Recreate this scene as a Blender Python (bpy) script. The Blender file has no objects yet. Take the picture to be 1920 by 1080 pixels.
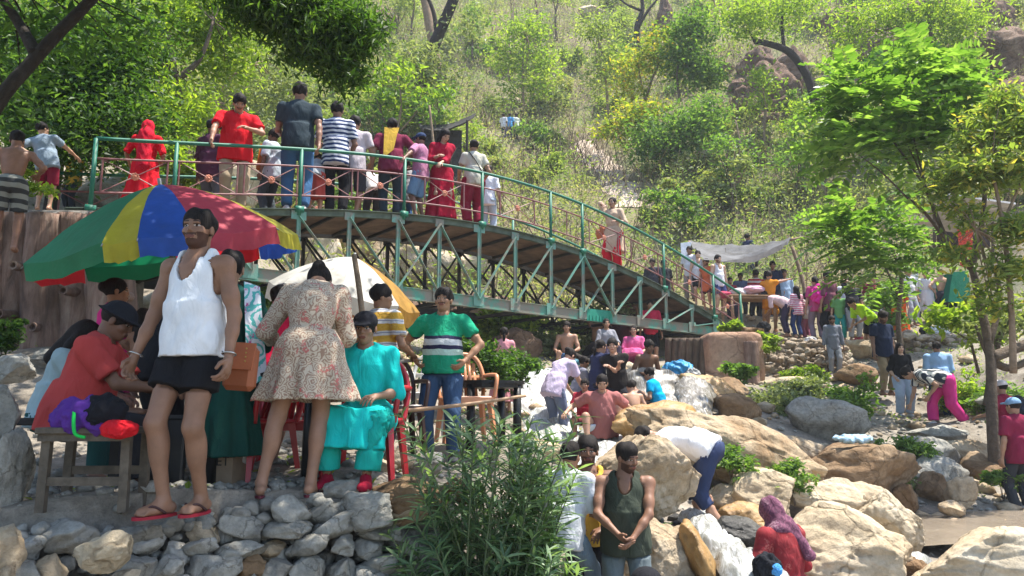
import bpy, math, random
import numpy as np
from mathutils import Vector
R_ = math.radians
rng = np.random.default_rng(11)
random.seed(5)
SC = bpy.context.scene
COL = SC.collection
# ------------------------------------------------------------------ camera
CZ = 2.0; FPX = 1440.0; PITCH = R_(9.0)
cd = bpy.data.cameras.new('camera'); cd.lens = 27.0; cd.sensor_width = 36.0
cd.clip_start = 0.1; cd.clip_end = 800
cam = bpy.data.objects.new('camera', cd); COL.objects.link(cam)
cam.location = (0, 0, CZ); cam.rotation_euler = (R_(90) + PITCH, 0, 0)
SC.camera = cam
# ------------------------------------------------------------------ light
SUN_EL, SUN_AZ = 70.0, 80.0     # azimuth clockwise from +Y (the view direction): high, from the right
w = bpy.data.worlds.new('World'); SC.world = w; w.use_nodes = True
nt = w.node_tree; bg = nt.nodes['Background']
sk = nt.nodes.new('ShaderNodeTexSky'); sk.sky_type = 'NISHITA'; sk.sun_disc = False
sk.sun_elevation = R_(SUN_EL); sk.sun_rotation = R_(SUN_AZ)
nt.links.new(sk.outputs[0], bg.inputs[0]); bg.inputs[1].default_value = 0.145
ld = bpy.data.lights.new('sun', 'SUN'); ld.energy = 4.6; ld.angle = R_(0.5); ld.color = (1, .95, .87)
sun = bpy.data.objects.new('sun', ld); COL.objects.link(sun)
_a, _e = R_(SUN_AZ), R_(SUN_EL)
SD = Vector((math.sin(_a)*math.cos(_e), math.cos(_a)*math.cos(_e), math.sin(_e)))
sun.rotation_euler = SD.to_track_quat('Z', 'Y').to_euler(); sun.location = (0, 0, 60)
SC.view_settings.view_transform = 'Standard'; SC.view_settings.look = 'None'
SC.view_settings.gamma = 1; SC.view_settings.use_curve_mapping = False
SC.view_settings.exposure = 1.33
SC.render.engine = 'CYCLES'
SC.cycles.max_bounces = 6; SC.cycles.diffuse_bounces = 3; SC.cycles.transmission_bounces = 4
SC.cycles.transparent_max_bounces = 6; SC.cycles.use_adaptive_sampling = True

def at(px, py, Y):
    """world point seen at photo pixel (px,py) at forward distance Y"""
    dx = (px-960)/FPX; dy = (540-py)/FPX
    c, s = math.cos(PITCH), math.sin(PITCH)
    k = Y/(c - dy*s)
    return np.array([dx*k, Y, CZ + (s + dy*c)*k])

# ------------------------------------------------------------------ tagging
def tag(o, label=None, cat=None, group=None, kind=None):
    if label: o['label'] = label
    if cat: o['category'] = cat
    if group: o['group'] = group
    if kind: o['kind'] = kind
    return o
def empty(name, loc, label=None, cat=None, group=None, kind=None, rz=0):
    o = bpy.data.objects.new(name, None); COL.objects.link(o)
    o.location = loc; o.rotation_euler = (0, 0, rz); o.empty_display_size = .1
    return tag(o, label, cat, group, kind)
def copy_tree(o, parent=None):
    c = o.copy(); COL.objects.link(c); c.parent = parent
    for ch in list(o.children): copy_tree(ch, c)
    return c

# ------------------------------------------------------------------ materials
def ramp(nt, stops, interp='LINEAR'):
    r = nt.nodes.new('ShaderNodeValToRGB'); r.color_ramp.interpolation = interp
    e = r.color_ramp.elements
    while len(e) < len(stops): e.new(0.5)
    for i, (p, c) in enumerate(stops):
        e[i].position = p; e[i].color = (*c[:3], 1)
    return r
def base(name):
    m = bpy.data.materials.new(name); m.use_nodes = True
    nt = m.node_tree; b = nt.nodes['Principled BSDF']
    return m, nt, b
def coords(nt, scale=(1, 1, 1), kind='Object', rot=(0, 0, 0)):
    tc = nt.nodes.new('ShaderNodeTexCoord'); mp = nt.nodes.new('ShaderNodeMapping')
    mp.inputs['Scale'].default_value = scale; mp.inputs['Rotation'].default_value = rot
    nt.links.new(tc.outputs[kind], mp.inputs[0]); return mp.outputs[0]
def noise(nt, vec, scale, detail=5, rough=.6, dist=0):
    n = nt.nodes.new('ShaderNodeTexNoise'); n.inputs['Scale'].default_value = scale
    n.inputs['Detail'].default_value = detail; n.inputs['Roughness'].default_value = rough
    n.inputs['Distortion'].default_value = dist
    nt.links.new(vec, n.inputs['Vector']); return n
def bump(nt, b, h, strength=.4, dist=.02, prev=None):
    bp = nt.nodes.new('ShaderNodeBump'); bp.inputs['Strength'].default_value = strength
    bp.inputs['Distance'].default_value = dist
    nt.links.new(h, bp.inputs['Height'])
    if prev: nt.links.new(prev.outputs[0], bp.inputs['Normal'])
    nt.links.new(bp.outputs[0], b.inputs['Normal']); return bp
def mixc(nt, fac, a, b2, mode='MIX'):
    m = nt.nodes.new('ShaderNodeMix'); m.data_type = 'RGBA'; m.blend_type = mode
    for s, v in ((m.inputs[0], fac), (m.inputs[6], a), (m.inputs[7], b2)):
        if hasattr(v, 'is_linked'): nt.links.new(v, s)
        elif isinstance(v, (int, float)): s.default_value = v
        else: s.default_value = (*v[:3], 1)
    return m.outputs[2]
_MC = {}
def M(name, col, rough=.8, var=.18, sc=6, bs=.25, bd=.01, bsc=30, metal=0, spec=.3):
    key = (name, col, rough, var, sc)
    if key in _MC: return _MC[key]
    m, nt, b = base(name)
    v = coords(nt)
    n = noise(nt, v, sc)
    lo = tuple(c*(1-var) for c in col); hi = tuple(min(1, c*(1+var)) for c in col)
    r = ramp(nt, [(.3, lo), (.7, hi)]); nt.links.new(n.outputs[0], r.inputs[0])
    nt.links.new(r.outputs[0], b.inputs['Base Color'])
    n2 = noise(nt, v, bsc, 4); bump(nt, b, n2.outputs[0], bs, bd)
    b.inputs['Roughness'].default_value = rough; b.inputs['Metallic'].default_value = metal
    b.inputs['Specular IOR Level'].default_value = spec
    _MC[key] = m; return m
def cloth(col, var=.12, name='cloth'):
    key = ('cloth', col)
    if key in _MC: return _MC[key]
    m, nt, b = base(name)
    v = coords(nt); v2 = coords(nt, (1, 1, .45))
    n = noise(nt, v, 5); lo = tuple(c*(1-var) for c in col); hi = tuple(min(1, c*(1+var)) for c in col)
    r = ramp(nt, [(.3, lo), (.7, hi)]); nt.links.new(n.outputs[0], r.inputs[0])
    nt.links.new(r.outputs[0], b.inputs['Base Color'])
    n2 = noise(nt, v2, 13, 3, .55, 1.2); bp = bump(nt, b, n2.outputs[0], .55, .03)
    n3 = noise(nt, v, 260, 2); bump(nt, b, n3.outputs[0], .25, .002, bp)
    b.inputs['Roughness'].default_value = .9; b.inputs['Specular IOR Level'].default_value = .15
    _MC[key] = m; return m
def stripes(cols, period, rot=(0, 0, 0), name='striped_cloth', axis=2):
    """bands: list of (start fraction, colour) repeated with a period in metres along an axis"""
    key = ('st', tuple(cols), period, rot)
    if key in _MC: return _MC[key]
    m, nt, b = base(name)
    v = coords(nt, (1, 1, 1), 'Object', rot)
    sx = nt.nodes.new('ShaderNodeSeparateXYZ'); nt.links.new(v, sx.inputs[0])
    nn = noise(nt, v, 4, 2)
    ad = nt.nodes.new('ShaderNodeMath'); ad.operation = 'MULTIPLY_ADD'; ad.inputs[1].default_value = .05
    nt.links.new(nn.outputs[0], ad.inputs[0]); nt.links.new(sx.outputs[axis], ad.inputs[2])
    dv = nt.nodes.new('ShaderNodeMath'); dv.operation = 'DIVIDE'; dv.inputs[1].default_value = period
    nt.links.new(ad.outputs[0], dv.inputs[0])
    fr = nt.nodes.new('ShaderNodeMath'); fr.operation = 'FRACT'; nt.links.new(dv.outputs[0], fr.inputs[0])
    r = ramp(nt, list(cols), 'CONSTANT'); nt.links.new(fr.outputs[0], r.inputs[0])
    nt.links.new(r.outputs[0], b.inputs['Base Color'])
    n2 = noise(nt, v, 13, 3, .55, 1.2); bump(nt, b, n2.outputs[0], .5, .03)
    b.inputs['Roughness'].default_value = .9; b.inputs['Specular IOR Level'].default_value = .15
    _MC[key] = m; return m
def floral(basec, c1, c2, scale=22, name='printed_cloth'):
    key = ('fl', basec, c1, c2)
    if key in _MC: return _MC[key]
    m, nt, b = base(name); v = coords(nt)
    nn = noise(nt, v, 9, 3)
    vv = mixc(nt, .08, v, nn.outputs[1])
    vo = nt.nodes.new('ShaderNodeTexVoronoi'); vo.inputs['Scale'].default_value = scale
    nt.links.new(vv, vo.inputs['Vector'])
    wv = nt.nodes.new('ShaderNodeMath'); wv.operation = 'SINE'
    ml = nt.nodes.new('ShaderNodeMath'); ml.operation = 'MULTIPLY'; ml.inputs[1].default_value = 24
    nt.links.new(vo.outputs['Distance'], ml.inputs[0]); nt.links.new(ml.outputs[0], wv.inputs[0])
    r = ramp(nt, [(.0, c1), (.32, c1), (.42, basec), (1, basec)])
    mr = nt.nodes.new('ShaderNodeMapRange'); mr.inputs[1].default_value = -1
    nt.links.new(wv.outputs[0], mr.inputs[0]); nt.links.new(mr.outputs[0], r.inputs[0])
    n2 = noise(nt, v, 11, 2); r2 = ramp(nt, [(.56, (0, 0, 0)), (.62, (1, 1, 1))]); nt.links.new(n2.outputs[0], r2.inputs[0])
    out = mixc(nt, r2.outputs[0], r.outputs[0], c2)
    n5 = noise(nt, v, 60, 2); r5 = ramp(nt, [(.5, (0, 0, 0)), (.52, (1, 1, 1))]); nt.links.new(n5.outputs[0], r5.inputs[0])
    out = mixc(nt, r5.outputs[0], r.outputs[0], out)
    nt.links.new(out, b.inputs['Base Color'])
    n3 = noise(nt, coords(nt, (1, 1, .4)), 14, 3, .5, 1); bump(nt, b, n3.outputs[0], .5, .03)
    b.inputs['Roughness'].default_value = .9; _MC[key] = m; return m
def leafmat(name, stops, trans=.45, rough=.5, patch=None, spec=.35):
    """leaf colour varies from leaf to leaf; optional large patches"""
    m, nt, b = base(name)
    g = nt.nodes.new('ShaderNodeNewGeometry')
    r = ramp(nt, stops); nt.links.new(g.outputs['Random Per Island'], r.inputs[0])
    c = r.outputs[0]
    if patch:
        n = noise(nt, coords(nt, (1, 1, 1), 'Object'), patch[0], 3)
        rr = ramp(nt, [(.42, (0, 0, 0)), (.6, (1, 1, 1))]); nt.links.new(n.outputs[0], rr.inputs[0])
        c = mixc(nt, rr.outputs[0], c, mixc(nt, .75, c, patch[1]))
    nt.links.new(c, b.inputs['Base Color']); b.inputs['Roughness'].default_value = rough
    b.inputs['Specular IOR Level'].default_value = spec
    tr = nt.nodes.new('ShaderNodeBsdfTranslucent')
    cc = mixc(nt, 1.0, c, (1.5, 1.6, .6), 'MULTIPLY'); nt.links.new(cc, tr.inputs[0])
    mx = nt.nodes.new('ShaderNodeMixShader'); mx.inputs[0].default_value = trans
    nt.links.new(b.outputs[0], mx.inputs[1]); nt.links.new(tr.outputs[0], mx.inputs[2])
    nt.links.new(mx.outputs[0], nt.nodes['Material Output'].inputs[0])
    return m
def rockmat(name, c1, c2, c3, scale=1.6, bumpd=.06, wet=False, lichen=None):
    m, nt, b = base(name); v = coords(nt)
    oi = nt.nodes.new('ShaderNodeObjectInfo')
    vm = nt.nodes.new('ShaderNodeVectorMath'); vm.operation = 'MULTIPLY_ADD'
    vm.inputs[1].default_value = (1, 1, 1); nt.links.new(v, vm.inputs[0])
    cb = nt.nodes.new('ShaderNodeCombineXYZ')
    for i in range(3): nt.links.new(oi.outputs['Random'], cb.inputs[i])
    sc = nt.nodes.new('ShaderNodeVectorMath'); sc.operation = 'SCALE'; sc.inputs['Scale'].default_value = 40
    nt.links.new(cb.outputs[0], sc.inputs[0]); nt.links.new(sc.outputs[0], vm.inputs[2]); v = vm.outputs[0]
    n = noise(nt, v, scale, 8, .62, .6)
    r = ramp(nt, [(.28, c1), (.5, c2), (.72, c3)]); nt.links.new(n.outputs[0], r.inputs[0])
    n2 = noise(nt, v, scale*9, 6, .7); rr = ramp(nt, [(.3, (.45, .45, .45)), (.6, (1, 1, 1))]); nt.links.new(n2.outputs[0], rr.inputs[0])
    c = mixc(nt, .7, r.outputs[0], rr.outputs[0], 'MULTIPLY')
    # thin dark cracks
    vo = nt.nodes.new('ShaderNodeTexVoronoi'); vo.feature = 'DISTANCE_TO_EDGE'; vo.inputs['Scale'].default_value = scale*1.3
    nd = noise(nt, v, scale*2.2, 4); vd = mixc(nt, .22, v, nd.outputs[1]); nt.links.new(vd, vo.inputs['Vector'])
    rc = ramp(nt, [(.0, (.35, .32, .28)), (.02, (1, 1, 1))]); nt.links.new(vo.outputs[0], rc.inputs[0])
    c = mixc(nt, .55, c, rc.outputs[0], 'MULTIPLY')
    if lichen:
        n4 = noise(nt, v, scale*3, 5); r4 = ramp(nt, [(.55, (0, 0, 0)), (.66, (1, 1, 1))]); nt.links.new(n4.outputs[0], r4.inputs[0])
        c = mixc(nt, r4.outputs[0], c, lichen)
    nt.links.new(c, b.inputs['Base Color'])
    bp = bump(nt, b, n.outputs[0], .8, bumpd*2)
    n3 = noise(nt, v, scale*7, 10, .75); bp = bump(nt, b, n3.outputs[0], .8, bumpd*.6, bp)
    bump(nt, b, rc.outputs[0], .5, bumpd*.4, bp)
    b.inputs['Roughness'].default_value = .35 if wet else .9
    b.inputs['Specular IOR Level'].default_value = .5 if wet else .2
    return m

# ------------------------------------------------------------------ mesh building
def mesh_np(name, V, F, mats, parent=None, mi=None, smooth=True, loc=None):
    V = np.asarray(V, dtype=np.float32); F = np.asarray(F, dtype=np.int32)
    me = bpy.data.meshes.new(name); n, k = F.shape
    me.vertices.add(len(V)); me.vertices.foreach_set('co', V.ravel())
    me.loops.add(n*k); me.loops.foreach_set('vertex_index', F.ravel())
    me.polygons.add(n); me.polygons.foreach_set('loop_start', np.arange(0, n*k, k, dtype=np.int32))
    if mi is not None: me.polygons.foreach_set('material_index', np.asarray(mi, dtype=np.int32))
    me.polygons.foreach_set('use_smooth', np.full(n, smooth))
    me.update(calc_edges=True)
    for m in (mats if isinstance(mats, (list, tuple)) else [mats]): me.materials.append(m)
    o = bpy.data.objects.new(name, me); COL.objects.link(o); o.parent = parent
    if loc is not None: o.location = loc
    return o
class MB:
    def __init__(s): s.V = []; s.F = []; s.m = []; s.mi = 0
    def add(s, V, F):
        b = len(s.V); s.V += [tuple(map(float, v)) for v in V]; s.F += [tuple(b+i for i in f) for f in F]
        s.m += [s.mi]*len(F); return s
    def box(s, c, d, ax=None, bev=0):
        """box centre c, full size d, ax = 3x3 rows of axes"""
        c = np.array(c, float); h = np.array(d, float)/2; A = np.eye(3) if ax is None else np.array(ax, float)
        if bev <= 0:
            P = [(x, y, z) for x in (-1, 1) for y in (-1, 1) for z in (-1, 1)]
            s.add([c + (np.array(p)*h) @ A for p in P], [(0, 1, 3, 2), (4, 6, 7, 5), (0, 4, 5, 1), (2, 3, 7, 6), (0, 2, 6, 4), (1, 5, 7, 3)])
        else:
            V = []; idx = {}
            for sx in (-1, 1):
                for sy in (-1, 1):
                    for sz in (-1, 1):
                        for k in range(3):
                            v = np.array([sx, sy, sz], float)*h
                            for j in range(3):
                                if j != k: v[j] -= (sx, sy, sz)[j]*bev
                            idx[(sx, sy, sz, k)] = len(V); V.append(c + v @ A)
            F = []
            for k in range(3):
                a, b2 = [j for j in range(3) if j != k]
                for sg in (-1, 1):
                    q = []
                    for (u, w2) in ((-1, -1), (1, -1), (1, 1), (-1, 1)):
                        t = [0, 0, 0]; t[k] = sg; t[a] = u; t[b2] = w2; q.append(idx[(*t, k)])
                    F.append(q if sg > 0 else q[::-1])
            for k in range(3):
                a, b2 = [j for j in range(3) if j != k]
                for u in (-1, 1):
                    for w2 in (-1, 1):
                        t0 = [0, 0, 0]; t0[k] = -1; t0[a] = u; t0[b2] = w2; t1 = list(t0); t1[k] = 1
                        F.append([idx[(*t0, a)], idx[(*t1, a)], idx[(*t1, b2)], idx[(*t0, b2)]])
            for sx in (-1, 1):
                for sy in (-1, 1):
                    for sz in (-1, 1): F.append([idx[(sx, sy, sz, k)] for k in range(3)])
            s.add(V, F)
        return s
    def beam(s, a, b, w, h, up=(0, 0, 1), bev=0):
        a = np.array(a, float); b = np.array(b, float); d = b-a; L = np.linalg.norm(d); d /= L
        up = np.array(up, float); r = np.cross(d, up); r /= np.linalg.norm(r); u = np.cross(r, d)
        return s.box((a+b)/2, (L, w, h), (d, r, u), bev)
    def tube(s, pts, rad, n=8, cap=True, squash=None):
        pts = [np.array(p, float) for p in pts]; N = len(pts)
        if np.isscalar(rad): rad = [rad]*N
        t = pts[1]-pts[0]; t /= np.linalg.norm(t)
        ref = np.array([0, 0, 1.]) if abs(t[2]) < .9 else np.array([1., 0, 0])
        u = np.cross(t, ref); u /= np.linalg.norm(u)
        V = []
        for i, p in enumerate(pts):
            t = pts[min(i+1, N-1)] - pts[max(i-1, 0)]; t /= (np.linalg.norm(t)+1e-9)
            u = u - t*np.dot(u, t); u /= (np.linalg.norm(u)+1e-9); v = np.cross(t, u)
            for k in range(n):
                a = 2*math.pi*k/n; V.append(p + rad[i]*(math.cos(a)*u + math.sin(a)*v))
        F = [(i*n+k, i*n+(k+1) % n, (i+1)*n+(k+1) % n, (i+1)*n+k) for i in range(N-1) for k in range(n)]
        if cap: F += [tuple(range(n))[::-1], tuple(range((N-1)*n, N*n))]
        return s.add(V, F)
    def ball(s, c, r, n=8):
        c = np.array(c, float); r = np.ones(3)*r; V = [c+np.array([0, 0, r[2]])]; F = []
        for i in range(1, n):
            th = math.pi*i/n
            for k in range(2*n):
                ph = math.pi*k/n; V.append(c + r*np.array([math.sin(th)*math.cos(ph), math.sin(th)*math.sin(ph), math.cos(th)]))
        V.append(c-np.array([0, 0, r[2]])); m = 2*n
        for k in range(m): F.append((0, 1+k, 1+(k+1) % m)); F.append((len(V)-1, 1+(n-2)*m+(k+1) % m, 1+(n-2)*m+k))
        for i in range(n-2):
            for k in range(m): F.append((1+i*m+k, 1+(i+1)*m+k, 1+(i+1)*m+(k+1) % m, 1+i*m+(k+1) % m))
        return s.add(V, F)
    def build(s, name, mats, parent=None, smooth=False, loc=None, origin=None):
        me = bpy.data.meshes.new(name)
        V = s.V
        if origin is not None: V = [tuple(np.array(v)-origin) for v in V]
        me.from_pydata(V, [], s.F)
        for m in (mats if isinstance(mats, (list, tuple)) else [mats]): me.materials.append(m)
        me.polygons.foreach_set('material_index', s.m)
        me.polygons.foreach_set('use_smooth', [smooth]*len(s.F)); me.update()
        o = bpy.data.objects.new(name, me); COL.objects.link(o); o.parent = parent
        if origin is not None: o.location = origin
        if loc is not None: o.location = loc
        return o
def vnoise(P, seed=0, octs=4):
    """cheap smooth pseudo noise from rotated sines, about -1..1"""
    r = np.random.default_rng(seed); out = np.zeros(P.shape[:-1]); amp = 1; tot = 0; f = 1
    for o in range(octs):
        a = np.zeros(P.shape[:-1])
        for j in range(4):
            d = r.normal(size=3); d /= np.linalg.norm(d); ph = r.uniform(0, 6.28, 2); d2 = r.normal(size=3)
            a += np.sin((P @ d)*f*1.7 + ph[0] + 1.3*np.sin((P @ d2)*f*.9 + ph[1]))
        out += amp*a/2.2; tot += amp; amp *= .5; f *= 2.07
    return out/tot
# ------------------------------------------------------------------ implicit figures
def V3(*a): return np.array(a, float)
def nrm(v): return v/(np.linalg.norm(v)+1e-9)
def cap(a, b, ra, rb=None, k=.03, f0=False, f1=False):
    return dict(t='cap', a=np.array(a, float), b=np.array(b, float), ra=ra, rb=ra if rb is None else rb, k=k, f0=f0, f1=f1)
def ell(c, r, A=None, k=.03):
    return dict(t='ell', c=np.array(c, float), r=np.ones(3)*r, A=A, k=k)
def skirt(a, b, ra, rb, e=.8, n=9, amp=.08, th=.0, ax=None, ph=0, k=.02, bow=0):
    return dict(t='sk', a=np.array(a, float), b=np.array(b, float), ra=ra, rb=rb, e=e, n=n, amp=amp, th=th, ph=ph, k=k, bow=bow)
def pbox(p):
    if p['t'] == 'cap':
        r = max(p['ra'], p['rb']); return np.minimum(p['a'], p['b'])-r, np.maximum(p['a'], p['b'])+r
    if p['t'] == 'ell': r = p['r'].max(); return p['c']-r, p['c']+r
    r = max(p['ra'], p['rb'])*1.3; return np.minimum(p['a'], p['b'])-r*V3(1, 1, .35), np.maximum(p['a'], p['b'])+r*V3(1, 1, .35)
def pdist(p, P):
    if p['t'] == 'cap':
        ba = p['b']-p['a']; L2 = ba @ ba + 1e-12; pa = P-p['a']; u = (pa @ ba)/L2; t = np.clip(u, 0, 1)
        d = np.sqrt(((pa - t[..., None]*ba)**2).sum(-1)) - (p['ra'] + (p['rb']-p['ra'])*t)
        L = math.sqrt(L2)
        if p['f0']: d = np.maximum(d, -u*L)
        if p['f1']: d = np.maximum(d, (u-1)*L)
        return d
    if p['t'] == 'ell':
        q = P-p['c']
        if p['A'] is not None: q = q @ p['A'].T
        k0 = np.sqrt(((q/p['r'])**2).sum(-1)); k1 = np.sqrt(((q/p['r']**2)**2).sum(-1))+1e-9
        return k0*(k0-1)/k1
    ba = p['b']-p['a']; L = np.linalg.norm(ba); z = ba/L
    x = V3(1, 0, 0); x = nrm(x-z*(x @ z)); y = np.cross(z, x); pa = P-p['a']
    u = (pa @ z)/L; t = np.clip(u, 0, 1); X = pa @ x; Yv = (pa @ y)/p['e']
    rr = np.sqrt(X*X+Yv*Yv); th = np.arctan2(Yv, X)
    R = (p['ra']+(p['rb']-p['ra'])*t**(.85) + p['bow']*np.sin(t*math.pi))*(1+p['amp']*t*(np.sin(p['n']*th+p['ph'])+.5*np.sin((2*p['n']-3)*th+2*p['ph'])))
    lat = (rr-R)*.85; d = np.maximum(np.maximum(lat, -u*L), (u-1)*L)
    if p['th']: d = np.where(t > .12, np.maximum(d, -(lat+p['th'])), d)
    return d
def field(prims, h, sub=(), infl=0, wr=0, pad=.0, cutp=()):
    lo = np.min([pbox(p)[0] for p in prims], 0)-3*h-infl-.02; hi = np.max([pbox(p)[1] for p in prims], 0)+3*h+infl+.02
    n = np.ceil((hi-lo)/h).astype(int)+1
    F = np.full(n, 1.0); ax = [lo[i]+h*np.arange(n[i]) for i in range(3)]
    def box(a, b, m):
        s = [];
        for i in range(3):
            i0 = max(0, int((a[i]-m-lo[i])/h)); i1 = min(n[i], int((b[i]+m-lo[i])/h)+2)
            if i1 <= i0: return None
            s.append(slice(i0, i1))
        return tuple(s)
    def grid(s): return np.stack(np.meshgrid(ax[0][s[0]], ax[1][s[1]], ax[2][s[2]], indexing='ij'), -1)
    for p in prims:
        a, b = pbox(p); s = box(a, b, infl+p['k']+2*h+.03)
        if s is None: continue
        d = pdist(p, grid(s))-infl; f = F[s]; k = p['k']
        hh = np.clip(.5+.5*(f-d)/k, 0, 1); F[s] = f*(1-hh)+d*hh-k*hh*(1-hh)
    if wr:
        s = tuple(slice(0, m) for m in n); G = grid(s)
        F += wr*(np.sin(G[..., 2]*38+4*np.sin(G[..., 0]*17)+3*np.sin(G[..., 1]*15))+.7*np.sin(G[..., 0]*47-G[..., 2]*29+2*np.sin(G[..., 1]*31)))
    for p in sub:
        a, b = pbox(p); s = box(a, b, .03)
        if s is None: continue
        F[s] = np.maximum(F[s], -pdist(p, grid(s)))
    for (c, nv) in cutp:      # keep the side where (P-c).n < 0
        G = grid(tuple(slice(0, m) for m in n)); F = np.maximum(F, (G-c) @ nrm(nv))
    return F, lo
def nets(F, lo, h):
    s = F < 0; nx, ny, nz = F.shape; sh = (nx-1, ny-1, nz-1)
    acc = np.zeros(sh+(3,)); cnt = np.zeros(sh)
    def corner(A, o): return A[o[0]:o[0]+sh[0], o[1]:o[1]+sh[1], o[2]:o[2]+sh[2]]
    for ax_ in range(3):
        for u in (0, 1):
            for v in (0, 1):
                o = [0, 0, 0]; r = [i for i in range(3) if i != ax_]; o[r[0]] = u; o[r[1]] = v
                o2 = list(o); o2[ax_] = 1
                fa = corner(F, o); fb = corner(F, o2); m = (fa < 0) != (fb < 0)
                t = fa[m]/(fa[m]-fb[m]); w3 = np.array(o, float)[None].repeat(len(t), 0); w3[:, ax_] += t
                acc[m] += w3; cnt[m] += 1
    act = cnt > 0; idx = np.full(sh, -1); idx[act] = np.arange(act.sum())
    V = (np.argwhere(act) + acc[act]/cnt[act][:, None])*h + lo
    Q = []
    for ax_ in range(3):
        r = [i for i in range(3) if i != ax_]
        sa = [slice(1, -1)]*3; sa[ax_] = slice(0, -1); sb = [slice(1, -1)]*3; sb[ax_] = slice(1, None)
        A = s[tuple(sa)]; B = s[tuple(sb)]; m = A != B; I = np.argwhere(m)
        if len(I) == 0: continue
        off = np.array([1, 1, 1]); off[ax_] = 0; I = I+off; ins = A[m]
        e1 = np.zeros(3, int); e1[r[0]] = 1; e2 = np.zeros(3, int); e2[r[1]] = 1
        g = lambda J: idx[J[:, 0], J[:, 1], J[:, 2]]
        q = np.stack([g(I-e1-e2), g(I-e2), g(I), g(I-e1)], 1)
        if ax_ == 1: q = q[:, ::-1]
        q[~ins] = q[~ins][:, ::-1]; Q.append(q)
    Q = np.concatenate(Q); Q = Q[(Q >= 0).all(1)]
    return V, Q
GARM = []
def blob(name, prims, h, mat, parent, **kw):
    F, lo = field(prims, h, **kw); GARM.append((name, F, lo, h)); V, Q = nets(F, lo, h)
    if len(Q) == 0: return None
    return mesh_np(name, V, Q, mat, parent)
def ik(a, t, l1, l2, pole):
    d = t-a; L = np.linalg.norm(d); Lm = (l1+l2)*.995
    if L > Lm: t = a+d/L*Lm; d = t-a; L = Lm
    dn = d/L; x = (l1*l1-l2*l2+L*L)/(2*L); hgt = math.sqrt(max(l1*l1-x*x, 0)); p = pole-dn*(pole @ dn)
    return a+dn*x+nrm(p)*hgt, t

SGN = 1.0
_SK = {}
def skinmat(c):
    if c in _SK: return _SK[c]
    def mk(nm, col, rough=.5, sss=.0):
        m = M(nm, col, rough, .16, 9, .3, .004, 120, 0, .35); return m
    s = mk('skin', c); lip = mk('lips', (c[0]*.62, c[1]*.38, c[2]*.42)); dk = mk('dark_brow_eye', (c[0]*.22, c[1]*.2, c[2]*.2))  # dk is the dark tone of brows, lash lines and distant eye bands
    wh = M('eye_white', (.38, .34, .31), .3); ir = M('iris', (.02, .012, .008), .2)
    nl = mk('beard', (c[0]*.3, c[1]*.26, c[2]*.27), .8)
    _SK[c] = [s, lip, dk, wh, ir, nl]; return _SK[c]
BROWN = (.27, .135, .075); TAN = (.40, .225, .14); FAIR = (.52, .32, .22); DARK = (.16, .08, .045)
HAIR = None
def hairmat():
    global HAIR
    if HAIR is None:
        HAIR, nt, b = base('black_hair'); v = coords(nt, (60, 60, 9)); n = noise(nt, v, 2.2, 4)
        r = ramp(nt, [(.35, (.004, .003, .003)), (.75, (.03, .022, .018))]); nt.links.new(n.outputs[0], r.inputs[0])
        nt.links.new(r.outputs[0], b.inputs['Base Color']); bump(nt, b, n.outputs[0], .8, .006)
        b.inputs['Roughness'].default_value = .7; b.inputs['Specular IOR Level'].default_value = .18
    return HAIR
def hand_prims(w, d, n, s, curl, big=1.0):
    """wrist w, direction d, palm normal n (towards the palm), thumb side s"""
    P = [cap(w-d*.03, w+d*.03, .024, .026, .012), ell(w+d*.055, V3(.036, .017, .045)*big, np.array([s, n, d]), .012)]
    L = (.072, .08, .074, .058)
    for i in range(4):
        o = s*(.030-.020*i); b0 = w+d*.088+o
        c1 = curl*.45+.1; c2 = curl*1.1+.25; c3 = curl*1.7+.4; l = L[i]; p = b0-d*.015
        for c, f, r in ((c1, .45, .0098), (c2, .32, .009), (c3, .25, .008)):
            dd = nrm(d*math.cos(c)+n*math.sin(c)+s*(.12-.08*i)); q = p+dd*l*f*1.12
            P.append(cap(p, q, r*big, r*.93*big, .003)); p = q
    t0 = w+d*.025+s*.026; t1 = t0+nrm(d*.7+s*.8+n*.35)*.042; t2 = t1+nrm(d*.95+s*.25+n*.45)*.032
    P += [cap(t0, t1, .013*big, .0115*big, .008), cap(t1, t2, .011*big, .009*big, .004)]
    return P
DEF = dict(hz=.90, hip=(0, 0), l1=0, l2=0, side=0, tw=0, hy=0, hp=0, hr=0, rh=(.27, .04, .80), lh=(-.27, .04, .80), rf=(.10, 0, 0), lf=(-.10, .02, 0),
           rfy=8, lfy=8, rk=(.15, 1, 0), lk=(-.15, 1, 0), re=(.5, -1, -.2), le=(-.5, -1, -.2), w=1.0, fat=0, fem=0, curl=.5, rp=None, lp=None, headf=0.0)
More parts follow.
